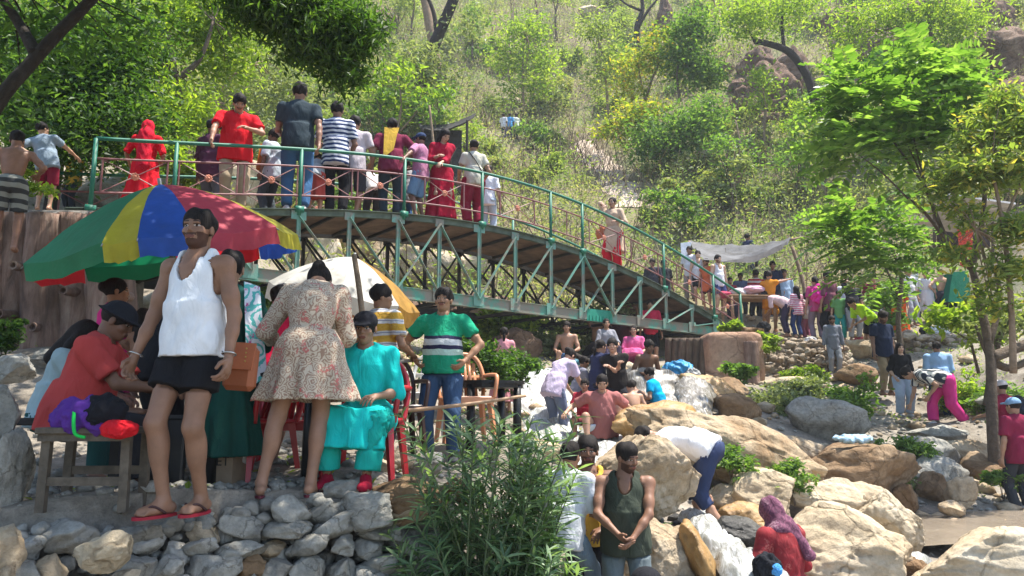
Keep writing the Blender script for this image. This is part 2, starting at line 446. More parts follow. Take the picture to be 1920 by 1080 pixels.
def figure(name, loc, yaw, sc, label, skin=BROWN, top=None, bot=None, hair='short', shoes=None, lod=1, face=True, beard=0, extra=None, dress=None,
           cat='person', group=None, pose=None, **kw):
    """lod 0 near, 1 middle, 2 far"""
    P = dict(DEF); P.update(pose or {}); P.update(kw)
    if P['hz'] < .7:
        for k_, s_ in (('rh', 1), ('lh', -1)):
            if k_ not in kw: P[k_] = (.19*s_, .33, P['hz']+.12)
    w, fat, fem = P['w'], P['fat'], P['fem']
    hb = (.011, .018, .026)[lod]; hg = (.012, .018, .026)[lod]; hh = (.0048, .009, .014)[lod]; hn = (.0055, .0085, .0125)[lod]
    Z = V3(0, 0, 1); X = V3(1, 0, 0)
    hip = V3(P['hip'][0], P['hip'][1], P['hz'])
    def up(a): a = R_(a); b_ = R_(P['side']); return nrm(V3(math.sin(b_), math.sin(a), math.cos(a)))
    u1, u2 = up(P['l1']), up(P['l2'] if P['l2'] else P['l1'])
    mid = hip+u1*.22; neck = mid+u2*.30
    tw = R_(P['tw']); r2 = V3(math.cos(tw), math.sin(tw), 0); r2 = nrm(r2-u2*(r2 @ u2)); f2 = np.cross(u2, r2)
    r1 = nrm(X-u1*(X @ u1)); f1 = np.cross(u1, r1)
    sw = (.176-.018*fem)*w; shR = neck-u2*.068+r2*sw; shL = neck-u2*.068-r2*sw
    hj = .088+.006*fem; hR = hip+r1*hj*w-u1*.03; hL = hip-r1*hj*w-u1*.03
    elR, wrR = ik(shR, np.array(P['rh'], float), .29, .25, np.array(P['re'], float)); elL, wrL = ik(shL, np.array(P['lh'], float), .29, .25, np.array(P['le'], float))
    kR, aR = ik(hR, np.array(P['rf'], float)+V3(0, 0, .075), .42, .41, np.array(P['rk'], float)); kL, aL = ik(hL, np.array(P['lf'], float)+V3(0, 0, .075), .42, .41, np.array(P['lk'], float))
    A1 = np.array([r1, f1, u1]); A2 = np.array([r2, f2, u2]); am = .9+.1*w
    chest = [ell(mid+u2*.14, V3((.152-.012*fem)*w, .108+.02*fat, .185), A2, .05), cap(shR, shL, .058, .058, .05), cap(neck-u2*.06, neck-u2*.0, .09, .05, .04)]
    belly = [ell(mid+f1*(.012+.035*fat), V3((.132-.012*fem+.02*fat)*w, .100+.045*fat, .16), A1, .05)]
    pelv = [ell(hip+u1*.0, V3((.150+.012*fem)*w, .112+.02*fat, .125), A1, .05), ell(hip-f1*.045-u1*.03+r1*.06, .095+.008*fem, A1, .04), ell(hip-f1*.045-u1*.03-r1*.06, .095+.008*fem, A1, .04)]
    if fem: chest += [ell(mid+u2*.14+f2*.075+r2*.065, V3(.058, .05, .058), A2, .03), ell(mid+u2*.14+f2*.075-r2*.065, V3(.058, .05, .058), A2, .03)]
    def arm(sh, el, wr): return [cap(sh, sh*.35+el*.65, .052*am, .042*am, .03), cap(sh*.4+el*.6, el, .043*am, .034*am, .03), cap(el, el*.6+wr*.4, .037*am, .035*am, .025), cap(el*.62+wr*.38, wr, .035*am, .023, .02)]
    def leg(hj_, k_, a_): 
        bk = nrm(np.cross(X, nrm(k_-a_))); bk = -bk if bk[1] > 0 else bk
        return [cap(hj_, k_, .084*am, .052, .04), cap(k_, a_, .050, .033, .03), ell(k_*.70+a_*.30+bk*.020, V3(.045, .048, .11), None, .04)]
    def foot(a_, yw, big=0):
        y_ = R_(yw); fd = V3(math.sin(y_), math.cos(y_), 0); sd = V3(fd[1], -fd[0], 0); g = a_-V3(0, 0, .075)
        A = np.array([sd, fd, Z])
        pr = [ell(g+fd*.065+V3(0, 0, .028), V3(.043+big, .095+big, .030+big), A, .02), ell(g-fd*.035+V3(0, 0, .034), V3(.034+big, .045+big, .036+big), A, .02), cap(a_, g+fd*.09+V3(0, 0, .022), .034+big, .022+big, .02)]
        if lod == 0 and not big:
            for j in range(5):
                sgn = 1 if P['rf'] is not None else 1
                pr.append(cap(g+fd*.12+sd*(-.034+.017*j)*1.0+V3(0, 0, .016), g+fd*(.158-.008*abs(j-1.5))+sd*(-.037+.019*j)+V3(0, 0, .013), .0105, .0095, .004))
        return pr
    body = chest+belly+pelv+arm(shR, elR, wrR)+arm(shL, elL, wrL)+leg(hR, kR, aR)+leg(hL, kL, aL)
    body += foot(aR, -P['rfy'] if False else P['rfy'])+foot(aL, -P['lfy'])
    # head frame
    hyw, hpt, hrl = R_(P['hy']), R_(P['hp']), R_(P['hr'])
    hb_up = nrm(u2*.55+Z*.45); hf = nrm(f2-hb_up*(f2 @ hb_up)); hr_ = np.cross(hf, hb_up)
    hf, hr_ = hf*math.cos(hyw)-hr_*math.sin(hyw)*-1, None
    hf = nrm(hf); hr_ = np.cross(hf, hb_up)
    hf, hu = hf*math.cos(hpt)-hb_up*math.sin(hpt), hb_up*math.cos(hpt)+hf*math.sin(hpt)
    hr_ = np.cross(hf, hu); hu, hr_ = hu*math.cos(hrl)+hr_*math.sin(hrl), hr_*math.cos(hrl)-hu*math.sin(hrl)
    hc = neck+nrm(u2*.7+hu*.5)*.052+hu*.09+hf*.02+f2*P['headf']
    A = np.array([hr_, hf, hu]); H = lambda x, y, z: hc+hr_*x+hf*y+hu*z
    body.append(cap(neck-u2*.05, H(0, -.03, -.05), .060*am-.008*fem, .054*am-.008*fem, .03))
    F, lo = field(body, hb); V, Q = nets(F, lo, hb); Vs = [V]; Qs = [Q]; MI = [np.zeros(len(Q), int)]; off = len(V)
    jw = .056-.005*fem
    head = [ell(H(0, -.012, .032), V3(.076, .096, .088), A, .02), ell(H(0, .022, -.045), V3(jw, .066, .066), A, .03), ell(H(0, .055, -.088), V3(.026, .024, .022), A, .03), cap(neck-u2*.0, H(0, -.03, -.04), .056-.008*fem, .054-.006*fem, .03),
            ell(H(.038, .058, -.022), V3(.024, .022, .022), A, .02), ell(H(-.038, .058, -.022), V3(.024, .022, .022), A, .02), cap(H(-.035, .076, .026), H(.035, .076, .026), .012, .012, .014)]
    head += [cap(H(0, .086, .012), H(0, .098, -.019), .007, .0092, .010), cap(H(-.010, .089, -.024), H(.010, .089, -.024), .0078, .0078, .007)]
    head += [ell(H(sx*.078, -.008, -.008), V3(.010, .020, .032), A, .008) for sx in (-1, 1)]
    subs = []
    if lod < 2 and face:
        head += [cap(H(-.020, .086, -.052), H(.020, .086, -.052), .0085, .0085, .006), cap(H(-.016, .085, -.063), H(.016, .085, -.063), .009, .009, .005)]
    F, lo = field(head, hh, sub=[ell(H(sx*.031, .094, .006), V3(.017, .012, .010), A) for sx in (-1, 1)] if lod < 2 else []); V, Q = nets(F, lo, hh)
    C = V[Q].mean(1)-hc; lx, ly, lz = C @ hr_, C @ hf, C @ hu; ax_ = np.abs(lx); mi = np.zeros(len(Q), int)
    if face and lod < 2 and hair != 'veil':
        fr = ly > .04
        e = ((ax_-.031)/.0155)**2+((lz-.006)/.0055)**2 < 1; mi[fr & e] = 3
        mi[fr & (((ax_-.031)/.0068)**2+((lz-.006)/.0068)**2 < 1)] = 4
        mi[fr & (((ax_-.031)/.019)**2+((lz-.0145)/.0028)**2 < 1)] = 2
        mi[fr & (np.abs(lz-.031-.1*(.03-ax_)) < .0052) & (ax_ > .012) & (ax_ < .052)] = 2
        mi[fr & ((ax_/.026)**2+((lz+.0575)/.0105)**2 < 1)] = 1
    elif face:
        fr = ly > .05; mi[fr & (np.abs(lz-.012) < .012) & (ax_ > .012) & (ax_ < .05)] = 2
    if beard:
        bd = (lz < -.030-.02*(ly > .07)*(ax_ < .03)) & (lz > -.12) & (ly > -.005) & (mi == 0)
        if beard == 1: bd &= (lz < -.068) | (ax_ > .035)     # full short beard
        ms = (np.abs(lz+.042) < .007) & (ly > .06) & (ax_ < .033)
        if beard == 3: bd = ms
        mi[(bd | (ms & (beard > 0))) & (mi != 1)] = 5
    Vs.append(V); Qs.append(Q+off); MI.append(mi); off += len(V)
    for (wr, el, sh, sgn, pp) in ((wrR, elR, shR, 1, P['rp']), (wrL, elL, shL, -1, P['lp'])):
        d = nrm(wr-el)
        if pp is not None: n = np.array(pp, float)
        elif d[2] < -.5: n = V3(-sgn, .15, 0)
        else: n = V3(-.3*sgn, 0, -1)
        n = nrm(n-d*(n @ d)); s = np.cross(d, n)*1.0
        if (s @ V3(-.3*sgn, 1, .4)) < 0: s = -s
        F, lo = field(hand_prims(wr, d, n, s, P['curl'], .95 if fem else 1.05), hn); V, Q = nets(F, lo, hn)
        Vs.append(V); Qs.append(Q+off); MI.append(np.zeros(len(Q), int)); off += len(V)
    root = mesh_np(name, np.concatenate(Vs), np.concatenate(Qs), skinmat(skin), None, np.concatenate(MI))
    root.location = loc; root.rotation_euler = (0, 0, R_(yaw)); root.scale = (sc, sc, sc)
    tag(root, label, cat, group)
    GARM.clear(); nbody = len(Vs[0])
    J = dict(hip=hip, mid=mid, neck=neck, shR=shR, shL=shL, elR=elR, elL=elL, wrR=wrR, wrL=wrL, hR=hR, hL=hL, kR=kR, kL=kL, aR=aR, aL=aL, u1=u1, u2=u2, r1=r1, f1=f1, r2=r2, f2=f2, H=H, A=A, hc=hc, hu=hu, hf=hf, hr=hr_, root=root, h=hg, w=w, am=am, P=P, body=body)
    mats_c = lambda c: cloth(c) if isinstance(c, tuple) else c
    def limb(a, m, b_, ra, rb, rc, s, k=.02):
        """two-bone limb up to s (0..2) with a flat end"""
        if s <= 1: e = a+(m-a)*s; return [cap(a, e, ra, ra+(rb-ra)*s, k, f1=True)]
        e = m+(b_-m)*(s-1); return [cap(a, m, ra, rb, k), cap(m, e, rb, rb+(rc-rb)*(s-1), k, f1=True)]
    # ---- lower garment
    if bot:
        kind, c, ln = bot[0], bot[1], bot[2]
        if kind == 'skirt':
            hz = hip[2]; bt = V3((kR[0]+kL[0])/2, (kR[1]+kL[1])/2+.0, max(.03, hz+.05-ln)) if P['hz'] < .7 else hip-V3(0, 0, ln-.06)
            pr = [skirt(hip+u1*.06, bt, .155*w, bot[3] if len(bot) > 3 else .26, .8, 8, .10, .0 if lod else .02, ph=len(label)), ell(hip-u1*.0, V3(.165*w, .14, .12), A1, .04)]
            pr += [ell(p['c'], p['r']+.016, p['A'], .05) for p in pelv]+[cap(hR, hR+(kR-hR)*min(.9, ln), .108, .085, .05), cap(hL, hL+(kL-hL)*min(.9, ln), .108, .085, .05)]
            blob('skirt', pr, hg, mats_c(c), root, wr=.0)
        else:
            lo_ = .012 if kind != 'loose' else .035; g1 = .014 if kind != 'tight' else .006
            r0 = .096*am+lo_; r1_ = .060+lo_+(.02 if kind == 'shorts' else .004); r2_ = .042+lo_+.012
            pr = [ell(p['c'], p['r']+g1, p['A'], .04) for p in pelv]
            pr += limb(hR, kR, aR, r0, r1_, r2_, ln)+limb(hL, kL, aL, r0, r1_, r2_, ln)
            blob('shorts' if ln < 1.3 else 'trousers', pr, hg, mats_c(c), root, wr=.0022 if kind != 'tight' else .0006, cutp=[(hip+u1*.10, u1)])
    # ---- upper garment
    if top:
        kind, c = top[0], top[1]; sl = top[2] if len(top) > 2 else .6; hem = top[3] if len(top) > 3 else .12; g = .020 if kind not in ('tank',) else .012
        pr = [ell(p['c'], p['r']+g, p['A'], .05) if p['t'] == 'ell' else cap(p['a'], p['b'], p['ra']+g*.7, p['rb']+g*.5, .05) for p in chest+belly]
        e1 = hip-u1*(hem-.02); pr.append(skirt(mid, hip-u1*hem-f1*.014, .150*w+.01, .178*w*(.98 if kind == 'tank' else 1)+.02*fat+(.03 if hem > .25 else 0), .90+.04*fat, 6, .03, 0, k=.05, bow=.01))
        sub = [cap(neck-u2*(.012 if kind != 'tank' else .09)+f2*.02, neck+u2*.12+f2*.03, .072 if kind != 'tank' else .085, .075, .01)]
        if kind == 'tank':
            pr = [p for p in pr if not (p['t'] == 'cap' and np.allclose(p['a'], shR))]+[cap(mid+u2*.2+r2*.09, neck-u2*.0+r2*.095, .05, .035, .03), cap(mid+u2*.2-r2*.09, neck-u2*.0-r2*.095, .05, .035, .03)]
            pr += [cap(shR*.62+shL*.38-u2*.03, shR*.6+shL*.4+u2*.025, .045, .045, .03), cap(shL*.62+shR*.38-u2*.03, shL*.6+shR*.4+u2*.025, .045, .045, .03)]
            sub += [cap(shR-u2*.12+r2*.035, shR+u2*.1+r2*.02, .088, .085, .01), cap(shL-u2*.12-r2*.035, shL+u2*.1-r2*.02, .088, .085, .01), ell(neck-u2*.07+f2*.09, V3(.062, .1, .095), A2)]
        elif sl > 0:
            lo_ = .016; pr += limb(shR, elR, wrR, .058*am+lo_-.002, .046*am+lo_+(.012 if sl < 1 else 0), .030+lo_, sl, .03)+limb(shL, elL, wrL, .058*am+lo_-.002, .046*am+lo_+(.012 if sl < 1 else 0), .030+lo_, sl, .03)
        o = blob('shirt' if kind != 'tank' else 'vest', pr, hg if (kind != 'tank' or lod) else .008, mats_c(c), root, sub=sub, wr=.0028)
        if top[0] == 'open': pass
    if dress:      # (material, sleeve, length, hem radius)
        c, sl, ln, rad = dress
        pr = [ell(p['c'], p['r']+.02, p['A'], .05) if p['t'] == 'ell' else cap(p['a'], p['b'], p['ra']+.014, p['rb']+.01, .05) for p in chest+belly]
        pr += limb(shR, elR, wrR, .07*am, .058*am, .045, sl, .03)+limb(shL, elL, wrL, .07*am, .058*am, .045, sl, .03)
        if P['hz'] > .6: pr += [skirt(hip+u1*.10, hip-V3(0, 0, ln)-f1*.0, .150*w, rad, .82, 9, .11, 0 if lod else .034, ph=1)]
        else:
            m_ = (kR+kL)/2; pr += [cap(hR, kR, .108, .088, .05), cap(hL, kL, .108, .088, .05), cap(hR, hL, .12, .12, .05), skirt((kR+kL)/2+V3(0, -.03, .07), m_*.5+(aR+aL)/2*.5+V3(0, 0, max(.0, .62-ln)), .20, min(rad, .26), .60, 6, .10, 0, k=.06)]
        pr += [ell(p['c'], p['r']+.018, p['A'], .05) for p in pelv]
        if P['hz'] > .6: pr += [cap(hR, hR+(kR-hR)*.5, .108, .09, .05), cap(hL, hL+(kL-hL)*.5, .108, .09, .05)]
        blob('dress', pr, hg, mats_c(c), root, sub=[cap(neck-u2*.012+f2*.02, neck+u2*.12+f2*.03, .07, .07, .01)], wr=.003)
    # ---- shoes
    if shoes:
        sp = foot(aR, P['rfy'], .008); s1 = blob('shoe', sp, hg*.8, mats_c(shoes), root); sp = foot(aL, -P['lfy'], .008); blob('shoe', sp, hg*.8, mats_c(shoes), root)
    # ---- hair and headwear
    hm = hairmat(); hres = (.0062, .011, .017)[lod]
    skull = ell(H(0, -.018, .038), V3(.084, .102, .094), A, .02); _fc = (H(0, .078, .058), nrm(hf*1.0-hu*.75)); nape = (H(0, -.05, -.06), -nrm(hu*1.0-hf*.25))
    def tuft(prims, sub=(), cutp=(), nm='hair', mt=None, wr=.0): 
        return blob(nm, prims, hres, mt or hm, root, sub=list(sub), cutp=list(cutp), wr=wr)
    fcut = ell(H(0, .120, -.055), V3(.067, .076, .114), A)
    if hair in ('short', 'buzz'):
        g = .0035 if hair == 'buzz' else (.008 if lod else .006)
        if hair == 'buzz': fcut = ell(H(0, .122, -.060), V3(.064, .072, .116), A)
        tuft([ell(H(0, -.018, .036+(.006 if hair == 'short' else 0)), V3(.084, .102, .094)+g, A, .02)], [fcut, ell(H(.085, .03, -.04), V3(.03, .05, .05), A), ell(H(-.085, .03, -.04), V3(.03, .05, .05), A)], [nape], wr=.0042)
    elif hair == 'bun':
        tuft([ell(H(0, -.02, .036), V3(.086, .103, .096), A, .02), ell(H(0, -.12, .04), V3(.045, .04, .045), A, .02)], [fcut], [nape], wr=.001)
    elif hair in ('long', 'pony', 'braid'):
        pr = [ell(H(0, -.02, .038), V3(.088, .105, .097), A, .03)]
        if hair == 'long': pr += [cap(H(-.07, -.03, .0), H(-.095, -.03, -.20), .035, .045, .03), cap(H(.07, -.03, .0), H(.095, -.03, -.20), .035, .045, .03), cap(H(0, -.08, 0), H(0, -.11, -.26), .06, .07, .04)]
        elif hair == 'pony': pr += [cap(H(0, -.12, .03), H(0, -.15, -.06), .032, .034, .02), cap(H(0, -.15, -.06), H(0, -.13, -.2), .034, .012, .02)]
        else: pr += [cap(H(0, -.1, -.04), H(0, -.11, -.3), .032, .014, .02)]
        tuft(pr, [fcut], [] if hair == 'long' else [], wr=.002)
    elif hair in ('scarf', 'veil'):
        c = extra['scarf']; pr = [ell(H(0, -.015, .03), V3(.098, .115, .108), A, .03), cap(H(0, -.04, -.05), neck-u2*.03, .085, .12, .05), ell(neck-u2*.04, V3(.15, .12, .08), A2, .05)]
        if hair == 'veil': pr += [cap(neck-f2*.08, hip-f1*.12-u1*.05, .1, .12, .08)]
        else: pr += [cap(neck+r2*.05-f2*.07, mid+r2*.13-f2*.13+u2*.03, .06, .05, .04)]
        blob('headscarf', pr, hres, mats_c(c), root, sub=[ell(H(0, .11, -.02), V3(.058, .085, .085), A)], wr=.004)
    elif hair in ('cap', 'hat'):
        c = extra['cap']; tuft([ell(H(0, -.018, .03), V3(.085, .103, .09), A, .02)], [fcut], [nape], wr=.001)
        pr = [ell(H(0, -.012, .052), V3(.092, .108, .080), A, .01)]
        b_ = [cap(H(-.045, .08, .045), H(-.035, .165, .030), .012, .008, .02), cap(H(.045, .08, .045), H(.035, .165, .030), .012, .008, .02), ell(H(0, .115, .042), V3(.07, .075, .010), A, .02)]
        if hair == 'hat': b_ = [ell(H(0, 0, .035), V3(.135, .155, .014), A, .03)]
        if P.get('capback'): b_ = [ell(H(0, -.13, .035), V3(.07, .07, .010), A, .02)]
        blob('cap', pr+b_, hres*.8, mats_c(c), root, cutp=[(H(0, 0, .018), -hu)])
    # tuck the skin in under the clothes
    me = root.data; co = np.empty(len(me.vertices)*3, np.float32); me.vertices.foreach_get('co', co); co = co.reshape(-1, 3); nr = np.empty_like(co.ravel()); me.vertex_normals.foreach_get('vector', nr); nr = nr.reshape(-1, 3)
    cov = np.zeros(nbody, bool); sel = co[:nbody]
    for nm, F, lo_g, h_g in GARM:
        if nm in ('hair', 'cap', 'headscarf'): continue
        q = np.rint((sel-lo_g)/h_g).astype(int); ok = ((q >= 0) & (q < np.array(F.shape))).all(1); v = np.full(nbody, 1.); v[ok] = F[q[ok, 0], q[ok, 1], q[ok, 2]]; cov |= v < .008
    c0 = sel.mean(0); out = nr[:nbody]; co[:nbody][cov] -= out[cov]*.020*SGN; me.vertices.foreach_set('co', co.ravel()); me.update()
    sh_ = [g_ for g_ in GARM if g_[0] in ('shirt', 'vest', 'dress')]
    for ch in root.children:
        if sh_ and ch.name.split('.')[0] in ('trousers', 'shorts', 'skirt'):
            m2 = ch.data; c2 = np.empty(len(m2.vertices)*3, np.float32); m2.vertices.foreach_get('co', c2); c2 = c2.reshape(-1, 3); n2 = np.empty_like(c2.ravel()); m2.vertex_normals.foreach_get('vector', n2); n2 = n2.reshape(-1, 3)
            _, F, lo_g, h_g = sh_[0]; q = np.rint((c2-lo_g)/h_g).astype(int); ok = ((q >= 0) & (q < np.array(F.shape))).all(1); v = np.full(len(c2), 1.); v[ok] = F[q[ok, 0], q[ok, 1], q[ok, 2]]
            c2[v < .012] -= n2[v < .012]*.022; m2.vertices.foreach_set('co', c2.ravel()); m2.update()
    if P.get('acc'): P['acc'](J)
    return J
# ------------------------------------------------------------------ terrain
BA = V3(-6.2, 10.6, 0); BB = V3(5.9, 19.6, 0); BD = (BB-BA)[:2]; BL = float(np.hypot(*BD)); BU = V3(BD[0]/BL, BD[1]/BL, 0); BN = V3(-BU[1], BU[0], 0)
def tofx(px):
    q = (px-960)/FPX     # small pitch correction handled by iterating on the real projection
    lo_, hi_ = -.5, 1.5
    for _ in range(40):
        m = (lo_+hi_)/2; p = BA+(BB-BA)*m
        dep = p[1]*math.cos(PITCH)+(4.6-CZ)*math.sin(PITCH)
        if 960+FPX*p[0]/dep < px: lo_ = m
        else: hi_ = m
    return (lo_+hi_)/2
DK = [(155, 392), (320, 394), (460, 395), (550, 394), (650, 397), (750, 402), (900, 418), (1030, 454), (1145, 497), (1240, 537), (1345, 600), (1390, 632)]
_t = np.array([tofx(a) for a, b in DK]); _z = np.array([at(a, b, BA[1]+BD[1]*t)[2] for (a, b), t in zip(DK, _t)])
_pf = np.polyfit(_t, _z, 4)
def deckz(t): return float(np.polyval(_pf, np.clip(t, -.03, 1.02)))
GP = [(350, 975, 4.15), (100, 985, 4.05), (-100, 990, 3.95), (540, 930, 4.8), (650, 908, 5.3), (240, 925, 5.0), (450, 920, 5.2), (820, 866, 7.2), (600, 860, 7.2), (300, 855, 7.2), (0, 850, 6.8), (740, 890, 5.7),
      (0, 660, 9.0), (240, 650, 9.3), (-300, 640, 9.0), (300, 700, 9.5), (500, 720, 11), (700, 700, 12), (850, 690, 13), (560, 640, 15), (250, 610, 14), (800, 720, 11.5),
      (965, 812, 8.4), (900, 830, 9.0), (1045, 835, 11.2), (1130, 832, 10.8), (1190, 800, 11.4), (1240, 775, 11.8), (1320, 790, 11.2),
      (1180, 705, 13.8), (1100, 700, 13.8), (1250, 715, 13.8), (980, 705, 13.8), (1120, 692, 15.2), (1190, 690, 15.4), (1225, 690, 16), (960, 668, 16.5),
      (900, 640, 19), (1050, 640, 19.5), (1200, 640, 20), (750, 600, 20), (600, 560, 20), (1350, 722, 15.4), (1400, 722, 15.4), (1290, 716, 15.6), (1300, 735, 13.5), (1420, 718, 16), (1500, 722, 16.5),
      (1400, 760, 12.5), (1500, 800, 12), (1640, 860, 11.3), (1565, 702, 16.6), (1662, 742, 15.8), (1695, 781, 14.6), (1770, 799, 13.8), (1765, 788, 15), (1820, 830, 13), (1870, 905, 11.2),
      (1912, 962, 10.2), (1895, 910, 12), (1720, 870, 12.2), (1760, 930, 10.6), (1680, 965, 9.8), (1900, 985, 9.6), (1800, 1010, 8.9), (1650, 1000, 8.8), (1500, 960, 9.3), (1350, 920, 9.6), (1330, 985, 8.2),
      (1310, 1010, 7.5), (1400, 1090, 6.6), (1260, 1080, 6.4), (1100, 1120, 6.6), (1050, 1080, 7.2), (1010, 960, 7.8), (1560, 1130, 6.6), (1700, 1110, 6.8), (1900, 1120, 6.4),
      (1450, 628, 20.6), (1500, 632, 20.4), (1560, 640, 19.8), (1625, 640, 19.2), (1687, 628, 19.6), (1640, 665, 18.2), (1745, 590, 21), (1775, 580, 21.5), (1345, 600, 21.2), (1400, 600, 21.5), (1310, 575, 22.5), (1850, 600, 20), (1920, 620, 17), (1830, 690, 15.5), (2000, 700, 13),
      (1405, 527, 25), (1450, 540, 24), (1300, 540, 24.5), (1170, 470, 26), (1170, 372, 30), (1090, 272, 39), (955, 262, 44), (1000, 420, 27), (850, 420, 25), (880, 330, 30), (700, 450, 23), (600, 440, 22), (1400, 440, 27), (1600, 440, 27), (1750, 440, 25), (1900, 450, 21),
      (1450, 230, 37), (1530, 190, 38), (840, 262, 31), (790, 262, 31), (890, 262, 32), (1600, 260, 34), (1750, 200, 33), (1900, 180, 28), (1400, 90, 45), (1600, 50, 46), (1850, 20, 40), (1200, 100, 52), (1200, 0, 60), (1000, 120, 52), (900, 0, 66), (760, 240, 30), (700, 100, 44), (600, 300, 26), (450, 330, 22), (450, 150, 36), (300, 330, 19), (100, 330, 17), (300, 0, 46), (0, 0, 38), (-200, 300, 15), (1300, 300, 34), (1250, 200, 42), (1500, 0, 56), (-400, 0, 34), (2300, 0, 34), (2300, 400, 20), (2300, 800, 10), (-500, 600, 10), (100, 385, 15.5), (400, 420, 18)]
G3 = np.array([at(*g) for g in GP])
extra_w = [(-3, 3.4, .25), (-1.5, 3.6, .2), (0, 4.3, .0), (-5, 3.2, .4), (0, 2, -.1), (3, 2, -.1), (-4, 1, 0), (6, 3, .1), (-12, 2, 1), (-9, 5, 2), (-14, 8, 4), (9, 6, .8), (14, 6, 2.5), (0, -4, -.1), (-8, -4, 0), (8, -4, 0), (0, 95, 62), (60, 90, 62), (-60, 90, 62), (-60, 20, 22), (60, 20, 24), (60, 50, 40), (-60, 50, 42), (30, 10, 10), (-30, 8, 10), (-.35, 5.0, .3), (.05, 6.2, .5), (.3, 7.5, .9), (.9, 8.6, 1.0), (-.2, 6.6, 1.45), (-.75, 4.7, 1.3), (-.8, 5.4, 1.5)]
G3 = np.concatenate([G3, np.array(extra_w, float)])
def _phi(r): return r
_n = len(G3); _D = np.hypot(G3[:, None, 0]-G3[None, :, 0], G3[:, None, 1]-G3[None, :, 1])
_K = np.zeros((_n+3, _n+3)); _K[:_n, :_n] = _phi(_D)-np.eye(_n)*.012; _K[:_n, _n] = 1; _K[:_n, _n+1:] = G3[:, :2]; _K[_n:, :_n] = _K[:_n, _n:].T
_W = np.linalg.solve(_K, np.concatenate([G3[:, 2], np.zeros(3)]))
def terr(X, Y):
    X = np.asarray(X, float); Y = np.asarray(Y, float); sh = X.shape; x = X.ravel(); y = Y.ravel(); out = np.zeros(len(x))
    for i in range(0, len(x), 8000):
        s = slice(i, i+8000); d = np.hypot(x[s, None]-G3[None, :, 0], y[s, None]-G3[None, :, 1]); out[s] = _phi(d) @ _W[:_n] + _W[_n] + _W[_n+1]*x[s]+_W[_n+2]*y[s]
    return out.reshape(sh)
def tz(x, y): return float(terr(np.array([x]), np.array([y]))[0])
gx = np.concatenate([np.linspace(-62, -13, 40)[:-1], np.linspace(-13, 14, 240), np.linspace(14, 62, 40)[1:]])
gy = np.concatenate([np.linspace(-6, 3, 16)[:-1], np.linspace(3, 24, 200), np.linspace(24, 96, 150)[1:]])
GX, GY = np.meshgrid(gx, gy, indexing='ij'); GZ = terr(GX, GY)
PP = np.stack([GX, GY, GZ*0], -1)
far = np.clip((GY-19)/20, 0, 1)
onter = (np.clip((GX+6)/1, 0, 1)*np.clip((-.6-GX)/.5, 0, 1)*np.clip((8-GY), 0, 1))
GZ += vnoise(PP*1.6, 1, 5)*(.06*(1-onter)+.01)+far*(vnoise(PP*.35, 2, 5)*.9+vnoise(PP*1.3, 3, 4)*.22)
_wx = np.array([-60, 100, 300, 500, 700, 850]); _wy = 3.95+np.clip(_wx, 0, 900)/820*1.15; _wX = np.array([at(a, 1000, b)[0] for a, b in zip(_wx, _wy)])
WL = np.interp(GX, np.r_[-14, _wX, .35, .8], np.r_[3.4, _wy, 8.3, 9.5])      # plan line of the terrace wall
front = GY < WL+.13
_pc = at(1790, 985, 9.2); POOLZ = _pc[2]; _pm = np.clip(1.25-np.hypot((GX-_pc[0]-.3)/2.1, (GY-9.0)/1.35), 0, .5)*2; GZ = GZ*(1-_pm)+(POOLZ-.12)*_pm
low = .15+np.clip(GX-1.2, 0, 20)*.06+np.clip(GY-6, 0, 3)*.2
GZ = np.where(front & (GX < .8) & (GX > -9), np.minimum(GZ, low), GZ)
nxg, nyg = len(gx), len(gy); ii = np.arange(nxg*nyg).reshape(nxg, nyg)
FQ = np.stack([ii[:-1, :-1].ravel(), ii[1:, :-1].ravel(), ii[1:, 1:].ravel(), ii[:-1, 1:].ravel()], 1)
def groundmat():
    m, nt, b = base('earth'); v = coords(nt)
    n1 = noise(nt, v, .35, 8, .65); r1 = ramp(nt, [(.33, (.15, .12, .07)), (.48, (.25, .21, .12)), (.62, (.17, .19, .08)), (.75, (.40, .31, .21))]); nt.links.new(n1.outputs[0], r1.inputs[0])
    n2 = noise(nt, v, 2.6, 9, .7); r2 = ramp(nt, [(.3, (.16, .135, .105)), (.5, (.29, .25, .20)), (.7, (.43, .38, .31))]); nt.links.new(n2.outputs[0], r2.inputs[0])
    sx = nt.nodes.new('ShaderNodeSeparateXYZ'); nt.links.new(v, sx.inputs[0])
    mr = nt.nodes.new('ShaderNodeMapRange'); mr.inputs[1].default_value = 17; mr.inputs[2].default_value = 23; nt.links.new(sx.outputs[1], mr.inputs[0])
    c = mixc(nt, mr.outputs[0], r2.outputs[0], r1.outputs[0])
    n3 = noise(nt, v, 24, 5, .8); r3 = ramp(nt, [(.35, (.5, .5, .5)), (.6, (1, 1, 1))]); nt.links.new(n3.outputs[0], r3.inputs[0])
    c = mixc(nt, .6, c, r3.outputs[0], 'MULTIPLY'); nt.links.new(c, b.inputs['Base Color'])
    bp = bump(nt, b, n2.outputs[0], .8, .08); bump(nt, b, n3.outputs[0], .7, .02, bp); b.inputs['Roughness'].default_value = .95; b.inputs['Specular IOR Level'].default_value = .15
    return m
gnd = mesh_np('ground', np.stack([GX, GY, GZ], -1).reshape(-1, 3), FQ, groundmat()); tag(gnd, kind='structure')
from bisect import bisect
def gzat(x, y):
    i = min(max(bisect(gx, x)-1, 0), nxg-2); j = min(max(bisect(gy, y)-1, 0), nyg-2)
    u = (x-gx[i])/(gx[i+1]-gx[i]); v = (y-gy[j])/(gy[j+1]-gy[j])
    return float((GZ[i, j]*(1-u)+GZ[i+1, j]*u)*(1-v)+(GZ[i, j+1]*(1-u)+GZ[i+1, j+1]*u)*v)
